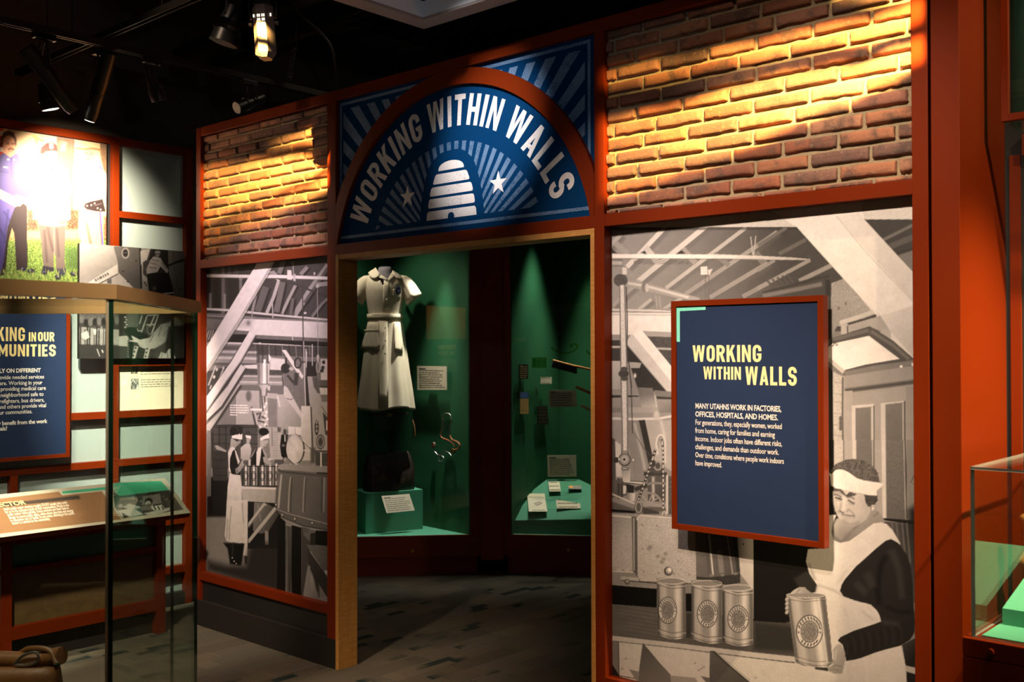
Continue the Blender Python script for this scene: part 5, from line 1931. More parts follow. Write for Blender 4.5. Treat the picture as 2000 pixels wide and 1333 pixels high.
box(bm, (-1.232, .018, .144), (-.003, .062, .262))
box(bm, (1.641, .018, .144), (2.823, .062, .262))
struct(bm_obj('trim_1', bm, BLACKGLOSS))


# ------------------------------------------------------------------ frames of the partition
def bay(label, x0, x1, x2, x3, sill=True):
    t = thing('display_frame', ((x0 + x3) / 2, .03, 0), label, 'frame')
    boxo('post', (x0, 0, .144), (x1, .06, 2.849), ORANGE, t)
    boxo('post', (x2, 0, .144), (x3, .06, 2.849), ORANGE, t)
    for z0, z1 in ((2.798, 2.849), (2.039, 2.0865), (.259, .304)):
        boxo('rail', (x1, .0004, z0), (x2, .06, z1), ORANGE, t)
    return t


bay('rust orange frame around the narrow mural left of the doorway', -1.279, -1.232, -.069, -.003)
bay('rust orange frame around the wide mural right of the doorway', 1.594, 1.641, 2.823, 2.872)
t = thing('doorway_lining', (.79, .06, 0), 'golden plywood lining around the inside of the open doorway', 'door frame')
boxo('jamb', (-.0028, -.001, 0), (.020, .118, 2.036), PLY, t)
boxo('jamb', (1.574, -.001, 0), (1.5938, .118, 2.036), PLY, t)
boxo('head', (.020, .001, 2.012), (1.574, .116, 2.036), PLY, t)


# ------------------------------------------------------------------ brick veneer
def brick_panel(label, x0, x1, z0, z1, seed, first):
    rng = random.Random(seed)
    bm = bmesh.new()
    col = bm.loops.layers.float_color.new('Col')
    y_m = .0315
    fs = slab(bm, [(x0, y_m, z0), (x1, y_m, z0), (x1, y_m, z1), (x0, y_m, z1)], (0, .026, 0), 1)
    ph, pl, j = .0545, .2005, .0130
    z, row = z0 - first, 0
    pal = [(.30, .115, .060), (.26, .092, .052), (.34, .14, .075), (.22, .085, .055), (.155, .080, .062), (.28, .12, .08), (.36, .17, .10), (.19, .095, .07)]
    while z < z1:
        x = x0 - pl * (.22 if row % 2 else .74) + rng.uniform(-.012, .012)
        while x < x1:
            L = pl + rng.uniform(-.012, .012)
            a0, a1 = max(x, x0 + .001), min(x + L - j, x1 - .001)
            b0, b1 = max(z, z0 + .001), min(z + ph - j, z1 - .001)
            if a1 - a0 > .012 and b1 - b0 > .006:
                yf = rng.uniform(.013, .0195)
                c = pal[rng.randrange(len(pal))]
                k = rng.uniform(.85, 1.15)
                c = (c[0] * k, c[1] * k, c[2] * k, 1)
                us = [0, .012, .035, .10, .22, .36, .50, .64, .78, .90, .965, .988, 1]
                vs_ = [0, .06, .15, .38, .62, .85, .94, 1]
                n1, n2 = len(us) - 1, len(vs_) - 1
                tilt = rng.uniform(-.003, .003)
                rag = rng.random() < .55
                dep = [0, .72, 1.0, 1.02, 1.0]
                cr = [rng.uniform(.003, .010) for _ in range(4)]
                grid = []
                for jx in range(n2 + 1):
                    r_ = []
                    for ix in range(n1 + 1):
                        u, v = us[ix], vs_[jx]
                        lay = min(ix, n1 - ix, jx, n2 - jx)
                        d = dep[min(lay, 4)]
                        px = a0 + (a1 - a0) * u
                        pz = b0 + (b1 - b0) * v
                        y = y_m + (yf - y_m) * d + (u - .5) * tilt + (rng.uniform(-.0009, .0009) if lay else 0)
                        if ix in (0, n1) and jx in (0, n2):            # chipped corners
                            k_ = cr[(ix > 0) + 2 * (jx > 0)]
                            px += k_ if ix == 0 else -k_
                            pz += k_ * .8 if jx == 0 else -k_ * .8
                        elif lay <= 1:
                            if jx <= 1:
                                pz += (rng.uniform(-.004, .0022) if rag else rng.uniform(-.0012, .001))
                            elif jx >= n2 - 1:
                                pz += rng.uniform(-.0012, .0012)
                            if ix <= 1 or ix >= n1 - 1:
                                px += rng.uniform(-.0014, .0014)
                        px, pz = min(max(px, x0 + .0005), x1 - .0005), min(max(pz, z0 + .0005), z1 - .0005)
                        r_.append(bm.verts.new((px, min(y, y_m + .0005), pz)))
                    grid.append(r_)
                for jx in range(n2):
                    for ix in range(n1):
                        f = bm.faces.new((grid[jx][ix], grid[jx][ix + 1], grid[jx + 1][ix + 1], grid[jx + 1][ix]))
                        f.smooth = True
                        for lp in f.loops:
                            lp[col] = c
            x += L
        z += ph
        row += 1
    o = bm_obj('brick_panel', bm, [BRICK, MORTAR])
    return tag(o, label, 'brick panel')


brick_panel('smaller brick veneer panel above the narrow mural, left of the arch sign', -1.232, -.069, 2.0865, 2.798, 3, .030)
brick_panel('larger brick veneer panel above the wide mural, right of the arch sign', 1.641, 2.823, 2.0865, 2.798, 8, .026)


# ------------------------------------------------------------------ murals
def mural(label, x0, x1, y, nu, nv, painter, gain, tint):
    t = thing('mural_photograph', ((x0 + x1) / 2, y, 1.2), label, 'photograph')
    p = Print(planeY(x0, x1, .296, 2.046, y), nu, nv, 130)
    painter(p)
    p.build('print', PRINT, t, tint, gain)
    boxo('backing_board', (x0, y + .0006, .296), (x1, y + .015, 2.046), BLACK, t, 0)
    return t


mural('tall narrow cannery photograph with three workers in white headbands at a bench', -1.2315, -.0695, .040, 300, 700, paint_left, .95, (1, .95, .97))
mural('wide cannery photograph with a woman holding a tin, behind the blue text panel', 1.6415, 2.8225, .045, 480, 720, paint_right, .95, (1, .955, .92))

# ------------------------------------------------------------------ arch sign
CX, CZ = .790, 1.935
t = thing('arch_sign', (CX, .03, 2.086), 'arched navy entrance sign with white lettering and a beehive above the doorway', 'sign')
boxo('top_rail', (-.003, .0004, 2.799), (1.594, .06, 2.849), ORANGE, t)
boxo('lintel_rail', (-.003, .0004, 2.036), (1.594, .06, 2.0865), ORANGE, t)
RAYINK = speckle('worn_pale_blue_ink', (.120, .210, .350), (.004, .046, .145), 260, .50, .56, wscale=7)
LETTERINK = speckle('worn_white_ink', (.80, .76, .74), (.16, .18, .24), 190, .57, .64, wscale=9)
SPN = boxo('spandrel_panel', (-.003, .022, 2.0865), (1.594, .060, 2.799), NAVYARCH, t, 0)


def arcpt(r, a):
    return CX + r * math.cos(R(a)), CZ + r * math.sin(R(a))


aA = math.degrees(math.asin((2.0865 - CZ) / .797))
N_ = 72
inner = [arcpt(.797, aA + (180 - 2 * aA) * i / N_) for i in range(N_ + 1)]
aB = math.degrees(math.asin((2.0865 - CZ) / .866))
outer = [arcpt(.866, aB + (180 - 2 * aB) * i / N_) for i in range(N_ + 1)]
outer = [(min(max(x, -.0025), 1.5935), min(z, 2.7985)) for x, z in outer]
bm = bmesh.new()
rows = []
for y in (-.0005, .024):
    rows.append(([bm.verts.new((x, y, z)) for x, z in outer], [bm.verts.new((x, y, z)) for x, z in inner]))
(o0, i0), (o1, i1) = rows
for k in range(N_):
    bm.faces.new((o0[k], o0[k + 1], i0[k + 1], i0[k]))
    bm.faces.new((i0[k], i0[k + 1], i1[k + 1], i1[k]))
    bm.faces.new((o0[k], o0[k + 1], o1[k + 1], o1[k]))
bm.faces.new((o0[0], i0[0], i1[0], o1[0]))
bm.faces.new((o0[-1], i0[-1], i1[-1], o1[-1]))
bm_obj('arch_ring', bm, ORANGE, t)
face = bmesh.new()
slab(face, [(x, .0185, z) for x, z in inner] , (0, .003, 0))
AF = bm_obj('arch_face', face, NAVYARCH, t)


def onface(u, v, h):
    return (u, .0185 - h, v)


def onspan(u, v, h):
    return (u, .022 - h, v)


def hivehalf(z):
    tb = [(2.10, .165), (2.15, .157), (2.204, .148), (2.26, .134), (2.31, .1165), (2.352, .0965), (2.366, .079), (2.395, .04), (2.405, .0)]
    if z >= 2.405:
        return -1
    for (a, p_), (b, q_) in zip(tb, tb[1:]):
        if a <= z <= b:
            return p_ + (q_ - p_) * (z - a) / (b - a)
    return .165


def inhive(x, z):
    w = hivehalf(z - .045)
    return w > 0 and abs(x - .785) < min(w + .040, .2)


rays = []
hx0 = .785
per = 5.02
k = -18
while k <= 17:
    a0, a1 = 90 + k * per + .6, 90 + k * per + .6 + per * .52
    q = []
    ok = True
    for a in (a0, a1):
        r_ = .10
        while r_ < .55:
            x, z = arcpt(r_, a)
            if z > 2.150 and not inhive(x, z):
                break
            r_ += .003
        q.append(r_)
    if min(q) < .53 and 12 < a0 < 168:
        rays.append([arcpt(q[0], a0), arcpt(.553, a0), arcpt(.553, a1), arcpt(q[1], a1)])
    k += 1
for nm in (0, 1):
    sheet('inner_rays', [r_ for r_ in rays if (r_[0][0] > hx0) == bool(nm)], onface, RAYINK, AF)

rays = []
bx0, bx1, bz = .030, 1.532, 2.752
for k in range(-20, 20):
    a0, a1 = 90 + k * 5.3 + 1.0, 90 + k * 5.3 + 3.7

    def exitr(a):
        c, s = math.cos(R(a)), math.sin(R(a))
        rx = ((bx1 - CX) / c if c > 0 else (bx0 - CX) / c) if abs(c) > 1e-6 else 9
        return min(rx, (bz - CZ) / s)
    e0, e1 = exitr(a0), exitr(a1)
    if max(e0, e1) < .87 or a0 < 22 or a1 > 158:
        continue
    pts = [arcpt(max(.862, .0), a0), arcpt(max(e0, .862), a0)]
    cang = [math.degrees(math.atan2(bz - CZ, bx1 - CX)), math.degrees(math.atan2(bz - CZ, bx0 - CX))]
    for c_, x_ in zip(cang, (bx1, bx0)):
        if a0 < c_ < a1:
            pts.append((x_, bz))
    pts += [arcpt(max(e1, .862), a1), arcpt(.862, a1)]
    rays.append(pts)
for nm in (0, 1):
    sheet('outer_rays', [r_ for r_ in rays if (r_[0][0] > hx0) == bool(nm)], onspan, RAYINK, SPN)
sheet('border_lines', [_rect(.004, 2.772, 1.560, 2.786), _rect(1.546, 2.20, 1.560, 2.771), _rect(.004, 2.20, .018, 2.771)], onspan, RAYINK, SPN, .0004)
sheet('base_line', [_rect(.012, 2.113, 1.568, 2.127)], onface, RAYINK, AF, .0004)

# lettering round the arch: (word, start angle, end angle)
polys = []
rb, ht = .620, .137
for word, sa, ea in (('WORKING', 158.6, 107.0), ('WITHIN', 102.6, 64.6), ('WALLS', 59.8, 21.8)):
    ws = [glyph(c)[0] for c in word]
    gap = .16
    tot = sum(ws) + gap * (len(word) - 1)
    x = 0
    for c, w in zip(word, ws):
        ang = sa + (ea - sa) * (x + w / 2) / tot
        scale = abs(R(ea - sa)) * (rb + ht * .45) / tot
        ca, sa_ = math.cos(R(ang)), math.sin(R(ang))
        for pg in glyph(c)[1]:
            out = []
            for u, v in pg:
                lu, lv = (u - w / 2) * scale, v * ht
                fan = 1 + (lv - ht * .4) * .55
                lu *= fan
                out.append((CX + (rb + lv) * ca + lu * sa_, CZ + (rb + lv) * sa_ - lu * ca))
            polys.append(out)
        x += w + gap
sheet('lettering', polys, onface, LETTERINK, AF, .0008)


def roundpoly(pts, r, n=4):
    out = []
    m_ = len(pts)
    for i in range(m_):
        p, q, s = Vector((*pts[i - 1], 0)), Vector((*pts[i], 0)), Vector((*pts[(i + 1) % m_], 0))
        a, b = (p - q).normalized(), (s - q).normalized()
        for k in range(n + 1):
            t_ = k / n
            v = q + a * r * (1 - t_) ** 2 + b * r * t_ ** 2
            out.append((v.x, v.y))
    return out


hx = .785
hive = []
hive.append([(hx + .080 * math.cos(R(a)), 2.366 + .040 * math.sin(R(a)) ** .8) for a in range(0, 181, 9)])
for z0, z1, h0, h1 in ((2.309, 2.353, .117, .097), (2.257, 2.297, .137, .125), (2.204, 2.245, .148, .140)):
    hive.append(roundpoly([(hx - h0, z0), (hx + h0, z0), (hx + h1, z1), (hx - h1, z1)], .012))
dz = [(hx - .020, 2.150)] + [(hx - .020 * math.cos(R(a)), 2.160 + .016 * math.sin(R(a))) for a in range(0, 181, 15)] + [(hx + .020, 2.150)]
hive.append([(hx - .157, 2.150)] + dz + [(hx + .157, 2.150), (hx + .153, 2.180), (hx + .145, 2.190), (hx - .145, 2.190), (hx - .153, 2.180)])
sheet('beehive_emblem', hive, onface, LETTERINK, AF, .0008)
for sx in (.501, 1.070):
    st = []
    for i in range(10):
        r_ = .052 if i % 2 == 0 else .0205
        st.append((sx + r_ * math.cos(R(90 + 36 * i)), 2.272 + r_ * math.sin(R(90 + 36 * i))))
    sheet('star', [st], onface, LETTERINK, AF, .0016)

# ------------------------------------------------------------------ blue text panel hung on the wide mural
SY = -.040
A, B, C_, D = onY(1310, 590, SY), onY(1608, 575, SY), onY(1610, 1072, SY), onY(1312, 1034, SY)
x0, x1, z0, z1 = (A.x + D.x) / 2, (B.x + C_.x) / 2, (C_.z + D.z) / 2, (A.z + B.z) / 2
t = thing('text_panel', ((x0 + x1) / 2, SY, z0), 'navy text panel in an orange frame hung over the wide cannery photograph', 'sign')
fw = .0205
bm = bmesh.new()
for lo, hi in (((x0, SY, z0), (x0 + fw, -.004, z1)), ((x1 - fw, SY, z0), (x1, -.004, z1)),
               ((x0 + fw, SY, z0), (x1 - fw, -.004, z0 + fw)), ((x0 + fw, SY, z1 - fw), (x1 - fw, -.004, z1))):
    box(bm, lo, hi, .0012)
bm_obj('frame', bm, ORANGE, t)
TF = boxo('face', (x0 + fw - .001, SY + .006, z0 + fw - .001), (x1 - fw + .001, -.006, z1 - fw + .001), NAVY, t, 0)
for xx in (x0 + .1, x1 - .1):
    boxo('standoff', (xx - .02, -.006, z1 - .2), (xx + .02, .045, z1 - .1), BLACK, t, 0)
FY = SY + .006


def onsign(u, v, h):
    return (u, FY - h, v)


def sg(px, py):
    q = onY(px, py, FY)
    return q.x, q.z


m0 = (x0 + fw, z1 - fw)
sheet('corner_accent', [[(m0[0], m0[1] - .003), (m0[0], sg(1320, 668)[1]), (sg(1328, 668)[0], sg(1328, 668)[1]), (sg(1328, 668)[0], sg(1330, 608)[1]),
                         (sg(1378, 606)[0], sg(1378, 606)[1] + .001), (sg(1378, 606)[0], m0[1] - .003)]], onsign, MINT, TF)
pol = []
for word, (ax, ay), (bx, by) in (('WORKING', (1353, 707), (1487, 674)), ('WITHIN', (1374, 741), (1447, 717)), ('WALLS', (1456, 752), (1556, 717))):
    (u0, v0), (u1, v1) = sg(ax, ay), sg(bx, by)
    ps, end = line_polys(word, 0, 0, 1.0, .13)
    kx, kz = (u1 - u0) / (end - .13), abs(v1 - v0)
    pol += [[(u0 + a * kx, v0 + b * kz) for a, b in p_] for p_ in ps]
YWORN = speckle('worn_pale_yellow_ink', (.93, .76, .36), (.80, .50, .16), 200, .55, .62, wscale=20)
sheet('heading', pol, onsign, YWORN, TF)
lines = []
txt = [('MANY UTAHNS WORK IN FACTORIES,', 1526, .012), ('OFFICES, HOSPITALS, AND HOMES.', 1519.5, .012), ('For generations, they, especially women, worked', 1527, .003),
       ('from home, caring for families and earning', 1513.5, .003), ('income. Indoor jobs often have different risks,', 1527.5, .003),
       ('challenges, and demands than outdoor work.', 1521, .003), ('Over time, conditions where people work indoors', 1531, .003), ('have improved.', 1410, .003)]
for i, (s_, xe, b) in enumerate(txt):
    u, v = sg(1358, 798 + 15.9 * i)
    ue = sg(xe, 798 + 15.9 * i)[0]
    lines.append((s_, u, v, .0265, b * .035, 'L', ue - u))
words_mesh('paragraph', lines, onsign, WHITEINK, TF)


# ------------------------------------------------------------------ left wall exhibit
LX = -1.75
YL = -2.6
t = thing('wall_frame', (LX, -1.0, 0), 'rust orange grid frame with blue grey panels on the left wall', 'frame')
boxo('post', (LX - .05, .215, 0), (LX, .26, 2.829), ORANGE, t)
boxo('post', (LX - .05, -.262, 0), (LX, -.222, 2.785), ORANGE, t)
boxo('post', (LX - .05, -.84, 0), (LX, -.80, .926), ORANGE, t)
boxo('top_rail', (LX - .05, YL, 2.785), (LX, .215, 2.829), ORANGE, t)
for z0, z1, ya in ((2.356, 2.396, -.222), (1.476, 1.520, -.222), (1.171, 1.212, YL), (.886, .926, YL), (.20, .245, -.8), (.50, .535, -.8)):
    boxo('rail', (LX - .05, ya, z0), (LX - .0008, .215, z1), ORANGE, t)
boxo('panel', (LX - .09, YL, .08), (LX - .042, .2148, 2.80), GREYPANEL, t, 0)
boxo('kick_board', (LX - .05, YL, 0), (LX - .004, .2148, .08), BLACK, t, 0)

t = thing('officers_photograph', (LX, -1, 1.93), 'large colour photograph of three uniformed men standing on grass', 'photograph')
p = Print(planeX(-1.6, -.296, 1.92, 2.778, LX - .012), 380, 300, 150)
paint_officers(p)
p.build('print', PRINT, t, (1, 1, 1), .85)
boxo('backing_board', (LX - .0405, -1.6, 1.92), (LX - .0125, -.296, 2.778), BLACK, t, 0)
boxo('shadow_gap', (LX - .0405, -.2958, 1.92), (LX - .034, -.2622, 2.784), BLACK, t, 0)  # black strip standing in for the shade between print and post

PX_ = LX + .030


def lphoto(label, ya, yb, z0, z1, painter, nu, nv, name='photo_panel'):
    t = thing(name, (PX_, (ya + yb) / 2, z0), label, 'photograph')
    p = Print(planeX(ya, yb, z0, z1, PX_), nu, nv, 120)
    painter(p)
    p.build('print', PRINT, t, (1, .96, .94), .62)
    boxo('backing_board', (PX_ - .026, ya, z0), (PX_ - .0005, yb, z1), BLACK, t, 0)


A, B, C_ = onX(155.5, 475, PX_), onX(360, 490.7, PX_), onX(360, 700, PX_)
lphoto('black and white photograph of an airman climbing into a plane doorway', A.y, B.y, 1.806, A.z, paint_plane, 230, 150)
lphoto('black and white photograph of a stretcher party beside a ladder', A.y, B.y, C_.z, 1.796, paint_stretcher, 230, 110)

# caption card under it
t = thing('caption_card', (LX, 0, 1.205), 'cream caption card with two thumbnail pictures under the stretcher photograph', 'label')
CC = boxo('card', (LX - .036, -.2215, 1.2125), (LX - .030, .2145, 1.4755), CREAM, t, 0)


def oncard(u, v, h):
    return (LX - .030 + h, u, v)


def cpt(px, py):
    q = onX(px, py, LX - .03)
    return q.y, q.z


rng = random.Random(4)
pol = []
for y0, n in ((718, 4), (743, 4)):
    for i in range(n):
        (u0, v0), (u1, _) = cpt(275, y0 + i * 4.6), cpt(346, y0 + i * 4.6)
        pol += greeked(u0, u1, v0, .0035, rng, .12)
    sheet('caption_text', pol, oncard, INK, CC, .0003)
    pol = []


def thumb(name, a, b, cols, seed):
    (u0, v1), (u1, v0) = cpt(*a), cpt(*b)
    p = Print(planeX(u0, u1, v0, v1, LX - .0295), 34, 34, 150)
    pr = np.random.RandomState(seed)
    p.at(a[0], a[1], 1)
    for i in range(22):
        x, y = pr.rand(2) * (b[0] - a[0], b[1] - a[1])
        p.line([(x, y), (x + pr.randn() * 2, y + 4 + pr.rand() * 6)], 2.2, cols[i % len(cols)], soft=.6)
    p.build(name, PRINT, t)


thumb('thumbnail', (255.5, 716), (271, 730.5), [(40, 44, 90), (230, 220, 180), (90, 120, 60), (120, 60, 50)], 1)
thumb('thumbnail', (255.5, 740), (271, 761), [40, 200, 110, 230, 70], 2)

# blue sign
BX = LX + .05
A, B, C_ = onX(137.5, 585, BX), onX(138, 893, BX), onX(0, 905, BX)
ya, yb, z0, z1 = -1.42, A.y, B.z, A.z
t = thing('community_sign', (BX, (ya + yb) / 2, z0), 'navy text panel about community work in an orange frame on the left wall', 'sign')
fw = .021
bm = bmesh.new()
for lo, hi in (((LX + .004, ya, z0), (BX, ya + fw, z1)), ((LX + .004, yb - fw, z0), (BX, yb, z1)),
               ((LX + .004, ya + fw, z0), (BX, yb - fw, z0 + fw)), ((LX + .004, ya + fw, z1 - fw), (BX, yb - fw, z1))):
    box(bm, lo, hi, .0012)
bm_obj('frame', bm, ORANGE, t)
CF = boxo('face', (LX + .005, ya + fw - .001, z0 + fw - .001), (BX - .006, yb - fw + .001, z1 - fw + .001), NAVY, t, 0)


def onblue(u, v, h):
    return (BX - .006 + h, u, v)


def bp(px, py):
    q = onX(px, py, BX - .006)
    return q.y, q.z


pol = []
for word, xr, yb_, yt, unit in (('WORKING', 48.6, 667, 640, 23.3), ('IN', 70.2, 667.3, 649.5, 15.5), ('OUR', 106, 667.3, 649.3, 16.3), ('COMMUNITIES', 108.7, 696.4, 673.3, 23.0)):
    (u1, v0), (_, v1) = bp(xr, yb_), bp(xr, yt)
    du = (bp(xr, yb_)[0] - bp(xr - 20, yb_)[0]) / 20
    ps, end = line_polys(word, 0, 0, 1.0, .13)
    k = unit * du
    pol += [[(u1 - (end - .13) * k + a * k, v0 + b * (v1 - v0)) for a, b in q] for q in ps]
sheet('heading', pol, onblue, YELLOWINK, CF)
lines = []
for s_, px, py, b in (('UTAHNS RELY ON DIFFERENT', 79.5, 727.4, .0009), ('PROFESSIONALS to provide needed services', 86, 739.7, .0002), ('to people who live there. Working in your', 82.8, 751, .0002),
                      ('field may vary, from providing medical care', 89.4, 761.8, .0002), ('to keeping a neighborhood safe to', 85, 773.5, .0002), ('Teachers, firefighters, bus drivers,', 86.4, 785, .0002),
                      ('advocates, and others provide vital', 89.7, 795.6, .0002), ('work to strengthen our communities.', 63, 807.5, .0002), ('your community benefit from the work', 92.4, 826.5, .0006), ('of professionals?', 14, 840.8, .0006)):
    u, v = bp(px, py)
    lines.append((s_, u, v, .031, b, 'R'))
words_mesh('paragraph', lines[:8], onblue, WHITEINK, CF)
words_mesh('question', lines[8:], onblue, WHITEINK, CF)

# ------------------------------------------------------------------ reading rail and the desk under it
xf = -1.02
A = onX(372, 1003, xf)
d = ray(322, 935)
B = Vector(CAM + d * (A.y - CAM[1]) / d[1])
yr, yl = A.y, -2.1
up = Vector((B.x - A.x, 0, B.z - A.z))
SL = up.length
up.normalize()
nrm = Vector((-up.z, 0, up.x))
if nrm.z < 0:
    nrm = -nrm
t = thing('reading_rail', (-1.2, -.9, 0), 'slanted reading rail with a printed graphic on an orange desk by the left wall', 'reading rail')
slabo('board', [(A.x, yl, A.z), (A.x, yr, A.z), (B.x, yr, B.z), (B.x, yl, B.z)], -nrm * .028, ORANGE, t)


def onrail(u, v, h):
    return Vector((A.x, u, A.z)) + up * v + nrm * (.0032 + h)


def rp(px, py):
    q = onP(px, py, onrail(yr, 0, 0), nrm)
    return q.y, (q - onrail(yr, 0, 0)).dot(up)


def paint_rail(p):
    p.at(0, 900, 5.128)
    Pq, L = p.poly, p.line
    W_ = (196, 190, 178)
    p.C[:] = np.array(W_)
    Pq([(-4000, 880), (-4000, 760), (0, 382), (590, 312), (625, 350), (1020, 308), (1215, 590), (0, 735)], (146, 110, 82), noise=.02)
    Pq([(-2000, 700), (0, 470), (0, 435), (790, 350), (808, 384), (300, 436), (0, 474)], (70, 62, 60), soft=1.5)
    Pq([(620, 310), (1190, 254), (1215, 278), (632, 334)], (66, 168, 138))
    Pq([(1150, 226), (1612, 204), (1694, 296), (1196, 356), (1130, 270)], (66, 168, 138))
    paint_class_clip = [(1196, 356), (1694, 296), (1840, 492), (1225, 582), (1150, 470), (1130, 290)]
    Pq(paint_class_clip, 90)
    keep = p.C.copy()
    paint_class(p)
    idx, cov = p._cov(np.array(p.at(0, 900, 5.128).px(paint_class_clip)), .5)
    new = keep.copy()
    if cov is not None:
        new[idx] = keep[idx] * (1 - cov[:, None]) + p.C[idx] * cov[:, None]
    p.C[:] = new


def railplace(u, v):
    return np.stack([A.x + up.x * SL * v + nrm.x * .003, yl + (yr - yl) * u, A.z + up.z * SL * v + nrm.z * .003], -1)


slabo('graphic_board', [onrail(yl, .002, -.0031), onrail(yr - .002, .002, -.0031), onrail(yr - .002, SL - .002, -.0031), onrail(yl, SL - .002, -.0031)], nrm * .0028, PAPER, t)
p = Print(railplace, 560, 120, 180)
paint_rail(p)
p.build('graphic', PRINTGLOSS, t, (1, 1, 1), .9)
u1, v1 = rp(51.8, 985.4)
lines = [('PUBLIC SECTOR', u1, v1, .046, .0011, 'R')]
words_mesh('heading', lines, onrail, YELLOWINK, t)
lines = []
for i, (s_, a, b) in enumerate((("Utah's public sector employs roughly 273,927 people who work", (40, 500), (680, 434)), ('for or in the collective good of their communities. Work in the', (56, 530), (697, 460)),
                                ('public sector varies greatly. Some workers put their lives in', (78, 558), (692, 487)), ('danger to ensure public safety, while others give time and energy', (92, 587), (740, 513)),
                                ('to education, art, or health. In any sense, working in the public', (108, 614), (750, 541)), ('sector is a service to the community.', (124, 642), (508, 598)))):
    (ua, va), (ub, vb) = rp(a[0] / 5.128, 900 + a[1] / 5.128), rp(b[0] / 5.128, 900 + b[1] / 5.128)
    lines.append((s_, ua, (va + vb) / 2, .030, .0003, 'L', ub - ua))
words_mesh('paragraph', lines, onrail, WHITEINK, t)
DX = -1.24
for y0_ in (-2.1, -1.09, -.26):
    boxo('leg', (DX - .06, y0_, 0), (DX, y0_ + .053, .70), ORANGE, t)
boxo('rail', (DX - .05, -2.05, .128), (DX - .001, -.26, .192), ORANGE, t)
boxo('rail', (DX - .05, -2.05, .455), (DX - .001, -.26, .485), ORANGE, t)
boxo('rail', (DX - .05, -2.05, .60), (DX - .001, -.26, .66), ORANGE, t)
boxo('side_rail', (LX, -.25, .135), (DX - .06, -.215, .185), ORANGE, t)
MEADOW = mat('dim_meadow_print', (.13, .085, .045), .6, .2)
_t = NT(MEADOW)
_v = _t.coords()
_sz = _t.n('SeparateXYZ', i_0=_v)
_g = _t.noise(_v, 26, 5, .7)
_h2 = _t.ramp(_t.math('ADD', _sz.outputs[2], _t.math('MULTIPLY', _g, .10)), .28, .52)
_t.color(_t.mix(_h2, _t.mix(_g, (.16, .10, .035, 1), (.05, .035, .02, 1)), (.10, .065, .05, 1)))
boxo('picture_panel', (DX - .045, -1.04, .192), (DX - .035, -.26, .455), MEADOW, t, 0)
boxo('teal_panel', (DX - .045, -1.04, .485), (DX - .035, -.26, .60), mat('dull_teal_board', (.05, .13, .11), .5, .3), t, 0)
boxo('kick_board', (DX - .07, -2.05, 0), (DX - .05, -.26, .128), BLACK, t, 0)

# ------------------------------------------------------------------ glass case in the foreground
P0 = atz(221, 556, 2.6)
ztop, zrim = P0.z, P0.z - .0375
P0 = Vector((P0.x, P0.y, 0))
dg = Vector((-.7071, .7071, 0))
P1 = P0 + dg * .86
w3 = .16
P2 = P1 + Vector((-w3, 0, 0))
P3 = P2 + Vector((-.7071, -.7071, 0)) * .86
P4 = P3 + Vector((0, -1.30, 0))
P5 = Vector((P0.x, P4.y, 0))
plan = [P0, P1, P2, P3, P4, P5]
cen = sum((q for q in plan), Vector()) / 6


def grow(q, s):
    """Plan pushed outwards by s."""
    out = []
    n = len(q)
    for i in range(n):
        a, b, c = q[i - 1], q[i], q[(i + 1) % n]
        e1, e2 = (b - a).normalized(), (c - b).normalized()
        n1, n2 = Vector((e1.y, -e1.x, 0)), Vector((e2.y, -e2.x, 0))
        h = (n1 + n2).normalized()
        out.append(b + h * (s / max(h.dot(n1), .3)))
    return out


zb = .24
UPV = Vector((0, 0, 1))
t = thing('glass_case', (cen.x, cen.y, 0), 'tall many-sided glass showcase with a tan top rim in the left foreground', 'display case')
slabo('base', [q for q in grow(plan, .012)], (0, 0, zb), DARKRED, t, .003)
slabo('deck', [q + Vector((0, 0, zb + .0005)) for q in grow(plan, -.02)], (0, 0, .006), TEAL, t)
bm = bmesh.new()
go, gi = grow(plan, .010), grow(plan, -.030)
n = 6
for za, zc in ((zrim, ztop),):
    vs = [[bm.verts.new((q.x, q.y, z)) for q in ring] for ring in (go, gi) for z in (za, zc)]
    ob, ot, ib, it = vs
    for i in range(n):
        j = (i + 1) % n
        bm.faces.new((ob[i], ob[j], ot[j], ot[i]))
        bm.faces.new((ib[j], ib[i], it[i], it[j]))
        bm.faces.new((ob[j], ob[i], ib[i], ib[j]))
        bm.faces.new((ot[i], ot[j], it[j], it[i]))
bm_obj('top_rim', bm, TANRIM, t)
gt = .010
for i in range(6):
    a, b = plan[i], plan[(i + 1) % 6]
    e = (b - a).normalized()
    nn = Vector((-e.y, e.x, 0))
    a2, b2 = a + e * (.004 if i in (0, 1) else .006), b - e * .006
    bm = bmesh.new()
    q = [a2, b2, b2 + nn * gt, a2 + nn * gt]
    fs = slab(bm, [v + Vector((0, 0, zb + .008)) for v in q], (0, 0, zrim - zb - .0085), 0)
    for f in fs[2:]:
        f.material_index = 0
    fs[3].material_index = 1
    fs[5].material_index = 1
    o = bm_obj('glass_pane', bm, [GLASSG if i == 0 else GLASS, GEDGE], t)
e5 = (P5 - P0).normalized()
n5 = Vector((1, 0, 0))
for nm, s0_, s1_, mm in (('corner_seal', .000, .0125, GEDGE), ('lit_edge_strip', .0128, .0190, mat('pale_lit_edge', (.62, .56, .46), .3, .4))):  # pale strip: light caught on the glass edge, put into the colour
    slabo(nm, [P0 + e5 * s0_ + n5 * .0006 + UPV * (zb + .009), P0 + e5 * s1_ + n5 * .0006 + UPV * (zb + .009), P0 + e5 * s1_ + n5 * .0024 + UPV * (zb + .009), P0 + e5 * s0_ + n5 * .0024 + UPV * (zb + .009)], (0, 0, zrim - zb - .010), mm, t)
slabo('top_glass', [q + Vector((0, 0, ztop - .012)) for q in grow(plan, -.031)], (0, 0, .008), GLASS, t)

